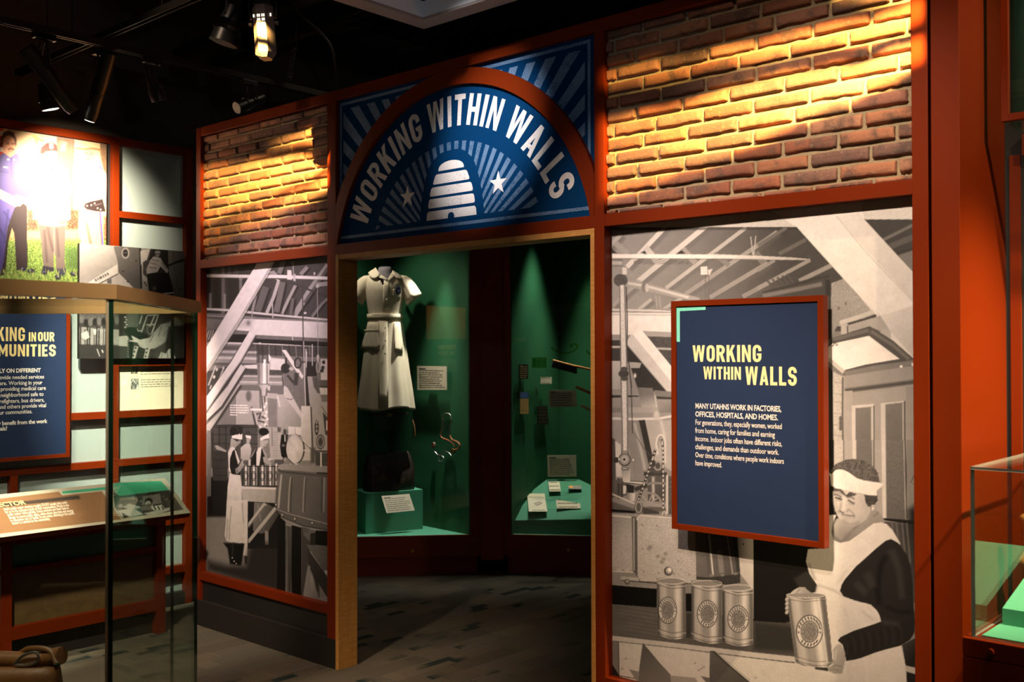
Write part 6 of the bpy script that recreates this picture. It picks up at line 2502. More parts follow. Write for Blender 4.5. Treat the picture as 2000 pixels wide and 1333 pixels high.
# leather bag standing in it
bp0 = atz(60, 1300, 3.05)
bx, by = bp0.x, bp0.y
ax = (atz(120, 1300, 3.05) - atz(0, 1320, 3.05))
ax.z = 0
ax.normalize()
sd = Vector((-ax.y, ax.x, 0))
zt = bp0.z
t = thing('leather_bag', (bx, by, zb + .0075), 'brown leather bag with a strap and metal buckle inside the foreground glass case', 'bag')
bm = bmesh.new()
rings = []
for k in range(15):
    z = zb + .0075 + (zt - zb - .0075) * k / 14
    f = k / 14
    hw = .20 + .015 * math.sin(f * 3)
    hd = .085 * (1 - .55 * f ** 1.5) + .01 * math.sin(f * 9)
    rr = []
    for a in range(28):
        th = 2 * PI * a / 28
        cx, sy = math.cos(th), math.sin(th)
        sx = abs(cx) ** .5 * (1 if cx > 0 else -1) * hw
        ss = abs(sy) ** .6 * (1 if sy > 0 else -1) * hd
        q = Vector((bx, by, z)) + ax * (sx - .12) + sd * ss
        rr.append(bm.verts.new(q))
    rings.append(rr)
for a_, b_ in zip(rings, rings[1:]):
    for k in range(28):
        bm.faces.new((a_[k], a_[(k + 1) % 28], b_[(k + 1) % 28], b_[k]))
bm.faces.new(rings[0][::-1])
bm.faces.new(rings[-1])
bm_obj('body', bm, TANLEATHER, t, True)
top = [Vector((bx, by, zt)) + ax * s + sd * .006 * math.sin(s * 40) + Vector((0, 0, dz_)) for s, dz_ in ((-.34, .012), (-.2, .010), (-.1, .016), (0, .014), (.05, .020), (.095, .030))]
tubeo('rolled_top', bez(top, 5), [.024] * 20 + [.026] * 6, TANLEATHER, t, 10)
ST = tubeo('strap', bez([Vector((bx, by, zt)) + ax * s + sd * o_ + Vector((0, 0, h_)) for s, o_, h_ in ((.09, -.03, .012), (.06, -.01, .046), (.0, .0, .050), (-.04, .02, .030))], 6), .008, TANLEATHER, t, 8)
tubeo('buckle', bez([Vector((bx, by, zt)) + ax * s + sd * -.028 + Vector((0, 0, h_)) for s, h_ in ((-.035, .010), (-.01, .036), (.028, .046), (.034, .020), (-.002, .008), (-.035, .010))], 5), .0042, STEEL, t, 8)


# ------------------------------------------------------------------ the two green showcases beyond the doorway
aL, aR = R(48.3), R(34.8)
dL, nL = Vector((math.cos(aL), math.sin(aL), 0)), Vector((-math.sin(aL), math.cos(aL), 0))
dR, nR = Vector((math.cos(aR), math.sin(aR), 0)), Vector((-math.sin(aR), math.cos(aR), 0))
bL = Vector((-.996, 2.043, 0)) - nL * .03
bR = Vector((-.815, 2.202, 0)) - nR * .03
ZF = .277
HT = 2.62


def LP(s, d, z=0.0):
    return bL + dL * s + nL * d + Vector((0, 0, z))


def RP(s, d, z=0.0):
    return bR + dR * s + nR * d + Vector((0, 0, z))


def prism(name, pts, z0, z1, material, parent, bev=0.0):
    return slabo(name, [Vector((q.x, q.y, z0)) for q in pts], (0, 0, z1 - z0), material, parent, bev)


K1 = Vector((-1.96, 2.07, 0))
PB = LP(-.056, .004)
PA = LP(-1.20, .004)
K2v = atz(1093, 690, 7.93)
K2 = Vector((K2v.x, K2v.y, 0))
QA = RP(-.001, .004)
QB = RP(1.15, .004)
UPZ = Vector((0, 0, 1))


def showcase(label, P, s0, s1, g0, g1, A_, K_, B_, lock):
    c = P((g0 + g1) / 2, .2)
    t = thing('showcase', (c.x, c.y, 0), label, 'display case')
    bp_ = prism('base_panel', [P(s0, 0), P(s1, 0), P(s1, .03), P(s0, .03)], .132, ZF, DARKRED, t, .002)
    prism('toe_kick', [P(s0 + .02, .03), P(s1 - .02, .03), P(s1 - .02, .05), P(s0 + .02, .05)], 0, .132, DARKRED, t)
    prism('post', [P(s0, 0), P(g0, 0), P(g0, .03), P(s0, .03)], ZF, HT + .25, DARKRED, t, .002)
    prism('post', [P(g1, 0), P(s1, 0), P(s1, .03), P(g1, .03)], ZF, HT + .25, DARKRED, t, .002)
    prism('header', [P(g0, 0), P(g1, 0), P(g1, .03), P(g0, .03)], HT, HT + .25, DARKRED, t, .002)
    prism('glass', [P(g0, .010), P(g1, .010), P(g1, .018), P(g0, .018)], ZF, HT, GLASS, t)
    fl = [A_ + (K_ - A_) * .0 + (P(0, .03) - P(0, .004)), B_ + (P(0, .03) - P(0, .004)), K_]
    prism('case_floor', fl, ZF - .02, ZF, TEAL, t)
    prism('case_top', fl, HT, HT + .02, BLACK, t)
    for nm, a, b in (('side_wall', A_, K_), ('side_wall', K_, B_)):
        e = (b - a).normalized()
        out = Vector((-e.y, e.x, 0)) * .02
        if out.dot(K_ - (A_ + B_) / 2) < 0:
            out = -out
        prism(nm, [a, b, b + out, a + out], ZF, HT, GREENWALL, t)
    bm = bmesh.new()
    q = onP(*lock, P(0, 0), nL if P is LP else nR)
    nn = nL if P is LP else nR
    tube(bm, [q - nn * .006, q + nn * .002], .011, 16)
    bm_obj('lock', bm, BRASS, bp_, False)
    return t


showcase('left green showcase beyond the doorway, with the nurse dress', LP, -1.25, .022, -1.20, -.056, PA, K1, PB, (806, 1077))
showcase('right green showcase beyond the doorway, with a brush and paper labels', RP, -.050, 1.20, -.001, 1.15, QA, K2, QB, (1110, 1075))
t = slabo('corner_filler', [LP(.0225, -.001), RP(-.0505, -.001), RP(-.0505, .03), LP(.0225, .03)], (0, 0, HT + .25), DARKRED, None, .002)
for v in t.data.vertices:
    if v.co.z < .1:
        v.co.z = .10
tag(t, 'dark red filler post joining the two green showcases', 'post')
# lamps in the showcase tops
spot('lamp_case_dress', LP(-.95, .05, 2.55), Vector((-1.50, 1.85, 1.75)), 16, 88, (1, .86, .70), .8, .02)
spot('lamp_case_floor', LP(-.30, .10, 2.55), LP(-.50, .16, .3), 200, 40, (1, .92, .80), .9, .02)
wl = (K2 - QA)
q_ = QA + wl * .42 + Vector((0, 0, 0))
nw = Vector((wl.y, -wl.x, 0)).normalized()
spot('lamp_case_scallop', q_ + nw * .17 + Vector((0, 0, 2.56)), q_ + nw * .10 + Vector((0, 0, .5)), 80, 54, (1, .96, .80), 1.0, .05)
wr = (K2 - QB)
q2_ = K2 + (QB - K2) * .30
nw2 = Vector((-wr.y, wr.x, 0)).normalized()
if nw2.dot(RP(.5, 0) - K2) < 0:
    nw2 = -nw2
spot('lamp_case_deck', q2_ + nw2 * .17 + Vector((0, 0, 2.56)), q2_ + nw2 * .22 + Vector((0, 0, .5)), 50, 46, (1, .88, .66), .8, .02)

# plinth and bag in the left case
fa, fb = onZ(714, 1044, ZF), onZ(826, 1034, ZF)
fd = (fb - fa).normalized()
fn = Vector((fd.y, -fd.x, 0))                     # towards the viewer
if fn.dot(Vector(CAM) - fa) < 0:
    fn = -fn
zp = ZF + .285
plinth = slabo('plinth', [fa + UPZ * .001, fb + UPZ * .001, fb - fn * .26 + UPZ * .001, fa - fn * .26 + UPZ * .001], (0, 0, .285), TEAL, None, .002)
tag(plinth, 'teal green block plinth under the black leather bag', 'plinth')

bc = (fa + fb) / 2 - fn * .115
W2 = .185
t = thing('doctors_bag', (bc.x, bc.y, zp + .0015), 'worn black leather bag with a handle on the teal plinth', 'bag')
bm = bmesh.new()
rings = []
for f, w, d_ in ((0, 1, .088), (.04, 1.01, .092), (.40, 1.01, .090), (.52, 1.0, .082), (.70, .985, .062), (.86, .93, .036), (.95, .86, .020), (1, .80, .012)):
    rr = []
    for a in range(32):
        th = 2 * PI * a / 32
        cx, sy = math.cos(th), math.sin(th)
        q = bc + fd * (abs(cx) ** .35 * (1 if cx > 0 else -1) * W2 * w) + fn * (abs(sy) ** .6 * (1 if sy > 0 else -1) * d_)
        bulge = 1 + .01 * math.sin(a * 1.7 + f * 9)
        rr.append(bm.verts.new((bc.x + (q.x - bc.x) * bulge, bc.y + (q.y - bc.y) * bulge, zp + .0015 + f * .272)))
    rings.append(rr)
for a_, b_ in zip(rings, rings[1:]):
    for k in range(32):
        bm.faces.new((a_[k], a_[(k + 1) % 32], b_[(k + 1) % 32], b_[k]))
bm.faces.new(rings[0][::-1])
bm.faces.new(rings[-1])
bm_obj('body', bm, LEATHER, t, True)
zt_ = zp + .0015 + .272
slabo('frame_bar', [bc + fd * s * .150 + fn * o_ + UPZ * (zt_ - .008) for s, o_ in ((-1, .011), (1, .011), (1, -.011), (-1, -.011))], (0, 0, .012), LEATHER, t, .002)
tubeo('handle', bez([bc + fd * s + UPZ * z_ + fn * .01 for s, z_ in ((-.06, zt_), (-.055, zt_ + .018), (-.02, zt_ + .028), (.02, zt_ + .028), (.055, zt_ + .018), (.06, zt_))], 6), .006, LEATHER, t)
slabo('clasp', [bc + fd * s * .020 + fn * .0125 + UPZ * (zt_ + z_) for s, z_ in ((-1, -.022), (1, -.022), (1, .004), (-1, .004))], fn * .006, BRASS, t, .001)
for sgn in (-1, 1):
    c0 = bc + fd * (sgn * W2 * .975) + fn * .060
    tubeo('corner_piping', bez([c0 + UPZ * (zp + .105), c0 + UPZ * (zp + .17) - fn * .006, c0 - fd * sgn * .006 + UPZ * (zp + .225) - fn * .030], 5), .0045, TANLEATHER, t, 8)


# cards
def card(name, label, quad, ts, material=PAPER, th=.003, text=0, cat='label', ink=INK, seed=1, head=True, group=None, parts=None, legs=True):
    """quad: four picture corners tl, tr, br, bl; ts their distances along the view."""
    P = [atz(q[0], q[1], tt) for q, tt in zip(quad, ts)]
    c = sum(P, Vector()) / 4
    nn = (P[1] - P[0]).cross(P[3] - P[0]).normalized()
    if nn.dot(Vector(CAM) - c) < 0:
        nn = -nn
    t = thing(name, c, label, cat, group)
    slabo('card', P, -nn * th, material, t)

    def on(u, v, h):
        return P[3] * (1 - u) * (1 - v) + P[2] * u * (1 - v) + P[0] * (1 - u) * v + P[1] * u * v + nn * h
    rng_ = random.Random(seed)
    if text:
        pol = []
        if head:
            pol += [_rect(.07, .86, .30, .90)]
        top = .80 if head else .88
        for i in range(text):
            v = top - (top - .10) * i / max(1, text - 1)
            pol += greeked(.07, .93, v, .30 * (top - .1) / max(text, 2) if text > 2 else .04, rng_, .2)
        sheet('print', pol, on, ink, t, .0003)
    if legs:
        m_ = (P[2] + P[3]) / 2
        slabo('bracket', [m_ - nn * (th + .0002) + (P[1] - P[0]) * s * .12 + (P[0] - P[3]) * w for s, w in ((-1, .1), (1, .1), (1, .6), (-1, .6))], -nn * .012, BLACK, t)
    return t, on, P, nn


tw = lambda q: float(CM[2] @ (np.array(q) - CAM))
nS = Vector((-(K1 - PB).y, (K1 - PB).x, 0)).normalized()
if nS.dot(Vector(CAM) - PB) < 0:
    nS = -nS


def tS(px, py, off):
    return tw(onP(px, py, PB + nS * off, nS))


q = [(814.5, 715), (872.5, 716), (873, 762), (815, 762)]
card('caption_card', 'buff caption card on the green wall to the right of the dress', q, [tS(*a, .030) for a in q], PAPER, .003, 9, seed=3)
q = [(745, 969.5), (799.5, 965.3), (810, 997.5), (755, 1003)]
tf_ = [tw(onP(a, b, fa + fn * .05, fn)) for a, b in q[:2]] + [tw(onP(a, b, fa + fn * .09, fn)) for a, b in q[2:]]
card('caption_card', 'tilted cream caption card in front of the teal plinth', q, tf_, CREAM, .003, 7, seed=5)


# stethoscope on the slanted wall
def sp(px, py, off=.03):
    return onP(px, py, PB + nS * off, nS)


def c2(x, y):
    return 690 + x / 7.404, 650 + y / 7.404


def c3(x, y):
    return 690 + x / 7.404, 820 + y / 7.404


t = thing('stethoscope', sp(*c3(1370, 200)), 'old stethoscope with red brown tubes hung on the green wall', 'stethoscope')
tubeo('yoke', bez([sp(*a) for a in (c3(1262, 215), c3(1290, 120), c3(1302, 0), c2(1292, 1240), c2(1305, 1190), c2(1355, 1168), c2(1400, 1190), c2(1414, 1240), c3(1418, 0), c3(1398, 130), c3(1398, 235))], 6), .0042, STEEL, t, 8)
tubeo('tube', bez([sp(*a) for a in (c3(1262, 212), c3(1280, 262), c3(1350, 292), c3(1425, 330), c3(1478, 390))], 6), .0060, RUBBER, t, 8)
tubeo('tube', bez([sp(*a) for a in (c3(1398, 235), c3(1430, 290), c3(1500, 322), c3(1542, 372), c3(1520, 418), c3(1468, 440))], 6), .0060, RUBBER, t, 8)


def disc(name, c, r, h, material, parent, rings=(1.0,)):
    bm = bmesh.new()
    tube(bm, [c, c + nS * h], [r, r * .92], 24)
    for k in rings:
        pass
    o = bm_obj(name, bm, material, parent)
    return o


disc('chest_piece', sp(*c3(1455, 455), .020), .020, .018, BRASS, t)
e = thing('stethoscope_disc', sp(*c3(1165, 370)), 'round metal listening disc left of the stethoscope on the green wall', 'disc')
disc('rim', sp(*c3(1165, 370), .016), .023, .010, STEEL, e)
disc('inset', sp(*c3(1165, 370), .0262), .015, .003, RUBBER, e)
o = tubeo('coiled_tube', bez([sp(*c3(*a)) for a in ((1180, 462), (1220, 508), (1280, 525), (1306, 560), (1270, 606), (1234, 592), (1240, 530), (1280, 480), (1330, 458), (1385, 485), (1414, 522))], 6), .0032, STEEL, None, 8)
tag(o, 'thin looped metal tube beneath the stethoscope disc', 'tube')

# ------------------------------------------------------------------ the dress on its form
DT = 7.40
KX = DT / FPX
D0 = atz(752, 690, DT)
rt, fwv = Vector((math.cos(YAW), math.sin(YAW), 0)), Vector((-math.sin(YAW), math.cos(YAW), 0))


def zy(py):
    return D0.z + (690 - py) * KX


SEC = [(1.150, .205, .150), (1.25, .192, .142), (1.40, .172, .132), (1.55, .155, .122), (1.66, .143, .112), (1.75, .131, .102), (1.795, .120, .092), (1.835, .119, .090), (1.88, .126, .096),
       (1.95, .139, .108), (2.01, .147, .114), (2.05, .149, .108), (2.085, .142, .092), (2.11, .118, .076), (2.130, .092, .066), (2.145, .075, .060)]


def sec(z):
    z = min(max(z, SEC[0][0]), SEC[-1][0])
    for (z0, a0, b0), (z1, a1, b1) in zip(SEC, SEC[1:]):
        if z0 <= z <= z1:
            f = (z - z0) / (z1 - z0)
            return a0 + (a1 - a0) * f, b0 + (b1 - b0) * f


def W3(x, y, z):
    return Vector((D0.x, D0.y, 0)) + rt * x + fwv * y + UPZ * z


def fold(th, z):
    k = min(1, max(0, (1.79 - z) / .5))
    return 1 + k * (.050 * math.sin(7 * th + .6) + .028 * math.sin(13 * th + 1.2) + .02 * math.sin(4 * th))


def loft(z0, z1, n, lift=0.0, seg=96, w0=1.0):
    bm = bmesh.new()
    rings = []
    for i in range(n + 1):
        z = z0 + (z1 - z0) * i / n
        a, b = sec(z)
        rr = []
        for k in range(seg):
            th = 2 * PI * k / seg
            f = fold(th, z)
            hem = .012 * math.sin(3 * th + 1) * min(1, max(0, (1.35 - z) / .2))
            rr.append(bm.verts.new(W3((a + lift) * f * math.cos(th), (b + lift) * f * math.sin(th), z - hem)))
        rings.append(rr)
    for a_, b_ in zip(rings, rings[1:]):
        for k in range(seg):
            bm.faces.new((a_[k], a_[(k + 1) % seg], b_[(k + 1) % seg], b_[k]))
    return bm


def dpt(px, py, lift):
    z = zy(py)
    x = (px - 752) * KX
    a, b = sec(z)
    c = max(-.97, min(.97, x / a))
    th = -math.acos(c)
    f = fold(th, z)
    s = max(0, 1 - (x / (a * f)) ** 2) ** .5 if abs(x) < a * f else 0
    return W3(x, -(b * f * s) - lift, z)


def patch(name, pts, lift, material, parent, thick=.004):
    """A cloth piece laid over the front of the dress."""
    bm = bmesh.new()
    c = (sum(p[0] for p in pts) / len(pts), sum(p[1] for p in pts) / len(pts))
    dense = []
    for i in range(len(pts)):
        a, b = pts[i], pts[(i + 1) % len(pts)]
        for k in range(3):
            dense.append((a[0] + (b[0] - a[0]) * k / 3, a[1] + (b[1] - a[1]) * k / 3))
    lay = []
    for s in (1, .66, .33):
        lay.append([(c[0] + (p[0] - c[0]) * s, c[1] + (p[1] - c[1]) * s) for p in dense])
    vr = [[bm.verts.new(dpt(p[0], p[1], lift)) for p in L_] for L_ in lay]
    vc = bm.verts.new(dpt(*c, lift))
    n = len(dense)
    for A_, B_ in zip(vr, vr[1:]):
        for k in range(n):
            bm.faces.new((A_[k], A_[(k + 1) % n], B_[(k + 1) % n], B_[k]))
    for k in range(n):
        bm.faces.new((vr[-1][k], vr[-1][(k + 1) % n], vc))
    bk = [bm.verts.new(dpt(p[0], p[1], lift - thick)) for p in dense]
    for k in range(n):
        bm.faces.new((vr[0][k], bk[k], bk[(k + 1) % n], vr[0][(k + 1) % n]))
    return bm_obj(name, bm, material, parent, True)


def d1(x, y):
    return 690 + x / 7.404, 480 + y / 7.404


t = thing('dress_form', W3(0, 0, 2.05), 'grey jersey dress form neck inside the cream uniform dress', 'dress form')
bm = bmesh.new()
rings = []
for z, a, b in ((2.02, .11, .075), (2.09, .085, .062), (2.12, .060, .054), (2.145, .052, .050), (2.168, .046, .046), (2.174, .036, .036)):
    rings.append([bm.verts.new(W3(a * math.cos(2 * PI * k / 28), b * math.sin(2 * PI * k / 28) + .004, z + .007 * math.sin(2 * PI * k / 28))) for k in range(28)])
for a_, b_ in zip(rings, rings[1:]):
    for k in range(28):
        bm.faces.new((a_[k], a_[(k + 1) % 28], b_[(k + 1) % 28], b_[k]))
bm.faces.new(rings[-1])
bm_obj('neck', bm, GREYCLOTH, t, True)
tubeo('wall_bracket', [W3(0, .03, 2.09), W3(0, .16, 2.09)], .012, BLACK, t)

dr = thing('uniform_dress', W3(0, 0, 1.15), 'cream short sleeved nurse dress with a belt and a blue breast emblem', 'dress')
bm = loft(1.152, 2.118, 60)
# open the neck at the front
dele = []
for f in bm.faces:
    c = f.calc_center_median() - Vector((D0.x, D0.y, 0))
    x, y, z = c.dot(rt), c.dot(fwv), c.z
    if y < 0 and z > 2.03 + abs(x) * 1.35:
        dele.append(f)
bmesh.ops.delete(bm, geom=dele, context='FACES')
body = bm_obj('body', bm, STARCH, dr, True)
sm = body.modifiers.new('cloth', 'SOLIDIFY')
sm.thickness = .003
sm.offset = -1
for sgn, nm in ((1, 'sleeve'), (-1, 'sleeve')):
    bm = bmesh.new()
    path = [(.085, 2.092, .046), (.115, 2.080, .060), (.140, 2.055, .070), (.168, 2.015, .076), (.192, 1.975, .080), (.214, 1.938, .083)]
    rings = []
    for i, (x, z, r_) in enumerate(path):
        tx, tz = (.62, -.78)
        rr = []
        for k in range(36):
            th = 2 * PI * k / 36
            pr_ = r_ * (1 + .035 * math.sin(5 * th + i * .7))
            ox, oz = math.cos(th) * pr_ * .80, math.sin(th) * pr_ * .85
            rr.append(bm.verts.new(W3(sgn * (x + ox * .78), oz, z + ox * .62)))
        rings.append(rr)
    for a_, b_ in zip(rings, rings[1:]):
        for k in range(36):
            bm.faces.new((a_[k], a_[(k + 1) % 36], b_[(k + 1) % 36], b_[k]))
    o = bm_obj(nm, bm, STARCH, dr, True)
    s2 = o.modifiers.new('cloth', 'SOLIDIFY')
    s2.thickness = .003
# belt
bm = bmesh.new()
rings = []
for z, l in ((1.792, .004), (1.792, .010), (1.832, .010), (1.832, .004)):
    a, b = sec(1.81)
    rings.append([bm.verts.new(W3((a + l) * math.cos(2 * PI * k / 72), (b + l) * math.sin(2 * PI * k / 72), z)) for k in range(72)])
for i in range(4):
    a_, b_ = rings[i], rings[(i + 1) % 4]
    for k in range(72):
        bm.faces.new((a_[k], a_[(k + 1) % 72], b_[(k + 1) % 72], b_[k]))
bm_obj('belt', bm, STARCH, dr, True)
patch('belt_tab', [d1(300, 985), d1(600, 990), d1(612, 1050), d1(300, 1060)], .017, STARCH, dr)
patch('collar', [d1(335, 325), d1(270, 355), d1(218, 392), d1(250, 450), d1(300, 485), d1(350, 490), d1(392, 462), d1(412, 428), d1(375, 380)], .020, STARCH, dr, .012)
patch('collar', [d1(578, 362), d1(600, 440), d1(640, 478), d1(690, 500), d1(722, 486), d1(736, 452), d1(690, 428), d1(630, 392)], .020, STARCH, dr, .012)
patch('lapel', [d1(412, 428), d1(522, 492), d1(520, 512), d1(402, 478)], .014, STARCH, dr, .008)
patch('lapel', [d1(580, 380), d1(606, 462), d1(540, 526), d1(524, 500)], .014, STARCH, dr, .008)
patch('placket', [d1(470, 520), d1(545, 520), d1(545, 960), d1(455, 960)], .0055, STARCH, dr, .004)
patch('skirt_placket', [d1(390, 1090), d1(520, 1090), c2(545, 1090), c2(400, 1080)], .0080, STARCH, dr, .005)
PK = patch('skirt_pocket', [d1(235, 1110), d1(395, 1110), c2(415, 265), c2(100, 240)], .012, STARCH, dr, .008)
patch('pocket_hem', [d1(165, 1215), d1(397, 1215), d1(398, 1240), d1(158, 1240)], .0155, STARCH, PK, .003)
patch('skirt_pocket', [d1(612, 1110), d1(690, 1120), c2(730, 300), c2(620, 280)], .012, STARCH, dr, .008)
patch('breast_pocket', [d1(600, 640), d1(700, 640), d1(698, 770), d1(605, 752)], .007, STARCH, dr, .004)
EMB = mat('dark_blue_embroidery', (.028, .035, .13), .8, .2)
pts = []
for k in range(16):
    th = 2 * PI * k / 16
    pts.append(d1(670 + 34 * math.cos(th) * (1.12 if k % 2 else .95), 660 + 56 * math.sin(th) * (1.1 if k % 2 else .95)))
EM = patch('emblem', pts, .0105, EMB, dr, .003)
patch('emblem_figure', [d1(655, 630), d1(668, 660), d1(690, 640), d1(680, 690), d1(658, 680)], .0118, mat('pale_blue_thread', (.25, .28, .45), .8, .2), EM, .001)
for bx_, by_ in (d1(515, 598), d1(512, 790), d1(492, 1195), c2(500, 120), c2(495, 305)):
    c = dpt(bx_, by_, .012)
    bm = bmesh.new()
    tube(bm, [c, c - fwv * .004], [.0075, .0062], 16)
    bm_obj('button', bm, CREAM, dr)
c = dpt(*d1(578, 1035), .020)
bm = bmesh.new()
tube(bm, [c, c - fwv * .004], [.009, .0075], 16)
bm_obj('button', bm, CREAM, dr)

# ------------------------------------------------------------------ right case: sloping deck and its objects
tfr = tw(RP(.0, .07))


def tR(px):
    """Distance of the left slanted wall at a picture column."""
    q = onP(px, 700, QA, nw)
    return tw(q)


tF, tB = tw(onP(1080, 1016, RP(0, .06), nR)), tw(onP(1080, 1016, RP(0, .06), nR)) + .40


def tD(py):
    return tF + (tB - tF) * (1016 - py) / (1016 - 937)


fl = onP(1006, 1017, RP(0, .06), nR)
fr = onP(1260, 1013, RP(0, .06), nR)
ml = atz(1003, 987, tD(987))
bl = atz(1068, 937, tB)
brr = atz(1130, 937, tB)
mr = atz(1250, 990, tD(990))
bm = bmesh.new()
topp = [fl, fr, mr, brr, bl, ml]
tv = [bm.verts.new(q) for q in topp]
bv = [bm.verts.new((q.x, q.y, ZF + .0005)) for q in topp]
bm.faces.new(tv)
bm.faces.new(bv[::-1])
for i in range(6):
    bm.faces.new((tv[i], bv[i], bv[(i + 1) % 6], tv[(i + 1) % 6]))
deck = bm_obj('sloped_deck', bm, TEAL)
tag(deck, 'sloping teal green deck holding small papers in the right showcase', 'plinth')


def rc(x, y):
    return 980 + x / 6.347, 640 + y / 6.347


def rd(x, y):
    return 980 + x / 6.663, 860 + y / 6.663


BLUEP = mat('blue_pattern_print', (.06, .12, .30), .6, .2)
OCHRE = mat('ochre_paper', (.52, .33, .11), .7, .2)
BLKCARD = mat('black_booklet_cover', (.020, .017, .016), .5, .3)
GOLDINK = mat('dull_gold_ink', (.45, .26, .10), .6, .3)


def wallquad(q, off):
    return [tR(a) - off for a, b in q]


q = [rc(220, 457), rc(327, 457), rc(327, 640), rc(216, 641)]
card('booklet', 'black booklet with dull gold lettering, uppermost on the left green wall', q, wallquad(q, .06), BLKCARD, .006, 6, 'booklet', GOLDINK, 7, True)
q = [rc(228, 802), rc(330, 802), rc(335, 1072), rc(228, 1072)]
tt, on, P_, nn_ = card('leaflet', 'tall ochre leaflet with a blue heading on the left green wall', q, wallquad(q, .06), OCHRE, .004, 0, 'leaflet')
sheet('blue_heading', [_rect(0, .72, 1, 1)], on, BLUEP, tt, .0006)
sheet('columns', [_rect(.1 + i * .2, .14, .22 + i * .2, .66) for i in range(4)], on, GOLDINK, tt, .0006)
q = [rc(447, 978), rc(565, 978), rc(582, 1203), rc(452, 1205)]
card('booklet', 'dark booklet with faint lettering below the ochre leaflet, on the green wall', q, wallquad(q, .07), BLKCARD, .006, 5, 'booklet', mat('faint_brown_ink', (.10, .05, .03), .7, .2), 9, False)
q = [rc(482, 615), rc(620, 615), rc(620, 700), rc(482, 700)]
card('small_card', 'small white card between the green template and the large label', q, wallquad(q, .10), CREAM, .002, 2, 'card', INK, 11, False)
q = [rc(580, 778), rc(917, 775), rc(937, 985), rc(585, 990)]
card('caption_card', 'grey caption card under the brush in the right showcase', q, [7.45] * 4, PAPER, .003, 6, seed=13)
GTEMP = glassmat('green_plastic', (.30, .62, .16), 1.45)
q = [rc(380, 372), rc(553, 372), rc(553, 503), rc(380, 503)]
tt, on, P_, nn_ = card('drawing_template', 'translucent green drawing template on the left green wall', q, wallquad(q, .12), GTEMP, .002, 0, 'template', legs=False)
sheet('engraving', [_rect(.06, .06, .94, .09), _rect(.06, .9, .94, .93), _rect(.28, .1, .3, .9)] + [_rect(.38, .2 + i * .14, .9, .22 + i * .14) for i in range(5)], on, mat('green_line', (.05, .16, .04), .6, .2), tt, .0004)
AMBER = glassmat('amber_green_plastic', (.72, .78, .22), 1.45)


def curve(label, pts, r, t_):
    o = tubeo('french_curve', bez([atz(*rc(*a), t_) for a in pts], 8), r, AMBER, None, 8)
    return tag(o, label, 'drawing curve')


curve('translucent curved drafting template above the brush', ((612, 240), (640, 275), (720, 310), (810, 318), (890, 290), (935, 250), (930, 215), (880, 205), (850, 230), (880, 240)), .0060, 7.5)
curve('translucent curved drafting template by the right edge of the showcase', ((1050, 285), (1080, 320), (1140, 350), (1220, 360), (1270, 330)), .0060, 7.5)
o = tubeo('drawing_pen', [atz(*rc(420, 735), 7.42), atz(*rc(432, 790), 7.42), atz(*rc(426, 848), 7.42)], [.004, .005, .002], STEEL, None, 8)
tag(o, 'thin metal pen left of the large label in the right showcase', 'pen')
# brush
t = thing('bench_brush', atz(*rc(780, 470), 7.3), 'long handled wooden bench brush with dark bristles in the right showcase', 'brush')
hp = [atz(*rc(*a), 7.3) for a in ((632, 410), (700, 428), (800, 455), (900, 480), (1000, 500), (1110, 522), (1250, 560), (1340, 590))]
tubeo('handle', bez(hp, 4), [.010] * 17 + [.008] * 12, HONEY, t, 10)
bq = [atz(*rc(*a), 7.3) for a in ((640, 424), (930, 490), (932, 578), (610, 492))]
slabo('bristles', [q_ + fwv * .012 for q_ in bq], -fwv * .030, DKWOOD, t, .003)


def toolbar(name, label, a, b, w, t_, material, cat):
    A_, B_ = atz(*rc(*a), t_), atz(*rc(*b), t_)
    e = (B_ - A_).normalized()
    s = e.cross(fwv).normalized() * w
    o = slabo(name, [A_ + s, B_ + s, B_ - s, A_ - s], fwv * .012, material, None, .002)
    return tag(o, label, cat)


toolbar('wooden_rule', 'honey wooden rule at a slant below the brush', (915, 735), (1330, 915), .0105, 7.32, HONEY, 'ruler')
toolbar('slide_rule', 'pale slide rule at a slant beside the lowest caption card on the wall', (980, 965), (1330, 1130), .0125, 7.32, mat('pale_celluloid', (.50, .47, .30), .5, .3), 'ruler')
q = [rd(592, 197), rd(968, 197), rd(975, 473), rd(600, 478)]
card('caption_card', 'grey caption card standing at the back of the sloping teal deck', q, [tB - .02] * 4, PAPER, .003, 9, seed=15)


def deckcard(label, quad, material, n, seed, name='paper', cat='paper'):
    ys = [p[1] for p in quad]
    t0, t1 = tD(max(ys) + 6) - .03, tD(min(ys)) - .02
    return card(name, label, quad, [t1, t1, t0, t0], material, .002, n, cat, INK, seed, False)


tt, on, P_, nn_ = deckcard('largest cream paper with a boxed stamp, front left on the sloping deck', [rd(330, 697), rd(558, 697), rd(592, 930), rd(352, 930)], CREAM, 0, 21)
STAMP = mat('violet_grey_ink', (.28, .22, .26), .7, .2)
sheet('stamp', [[(.32, .44), (.66, .56), (.80, .44), (.46, .30)]], on, STAMP, tt, .0003)
sheet('stamp_centre', [[(.36, .43), (.65, .53), (.75, .45), (.46, .33)]], on, mat('stamp_paper', (.60, .50, .42), .7, .2), tt, .0006)
sheet('print', greeked(.08, .95, .78, .02, random.Random(3), .05), on, INK, tt, .0003)
sheet('foot_line', greeked(.2, .92, .05, .03, random.Random(4), .1), on, INK, tt, .0003)
deckcard('small square cream paper at the back left of the sloping deck', [rd(605, 542), rd(752, 542), rd(767, 668), rd(622, 670)], CREAM, 3, 22)
deckcard('wide pale ticket at the front right of the sloping deck', [rd(705, 768), rd(1012, 765), rd(1025, 890), rd(715, 890)], PAPER, 3, 23)
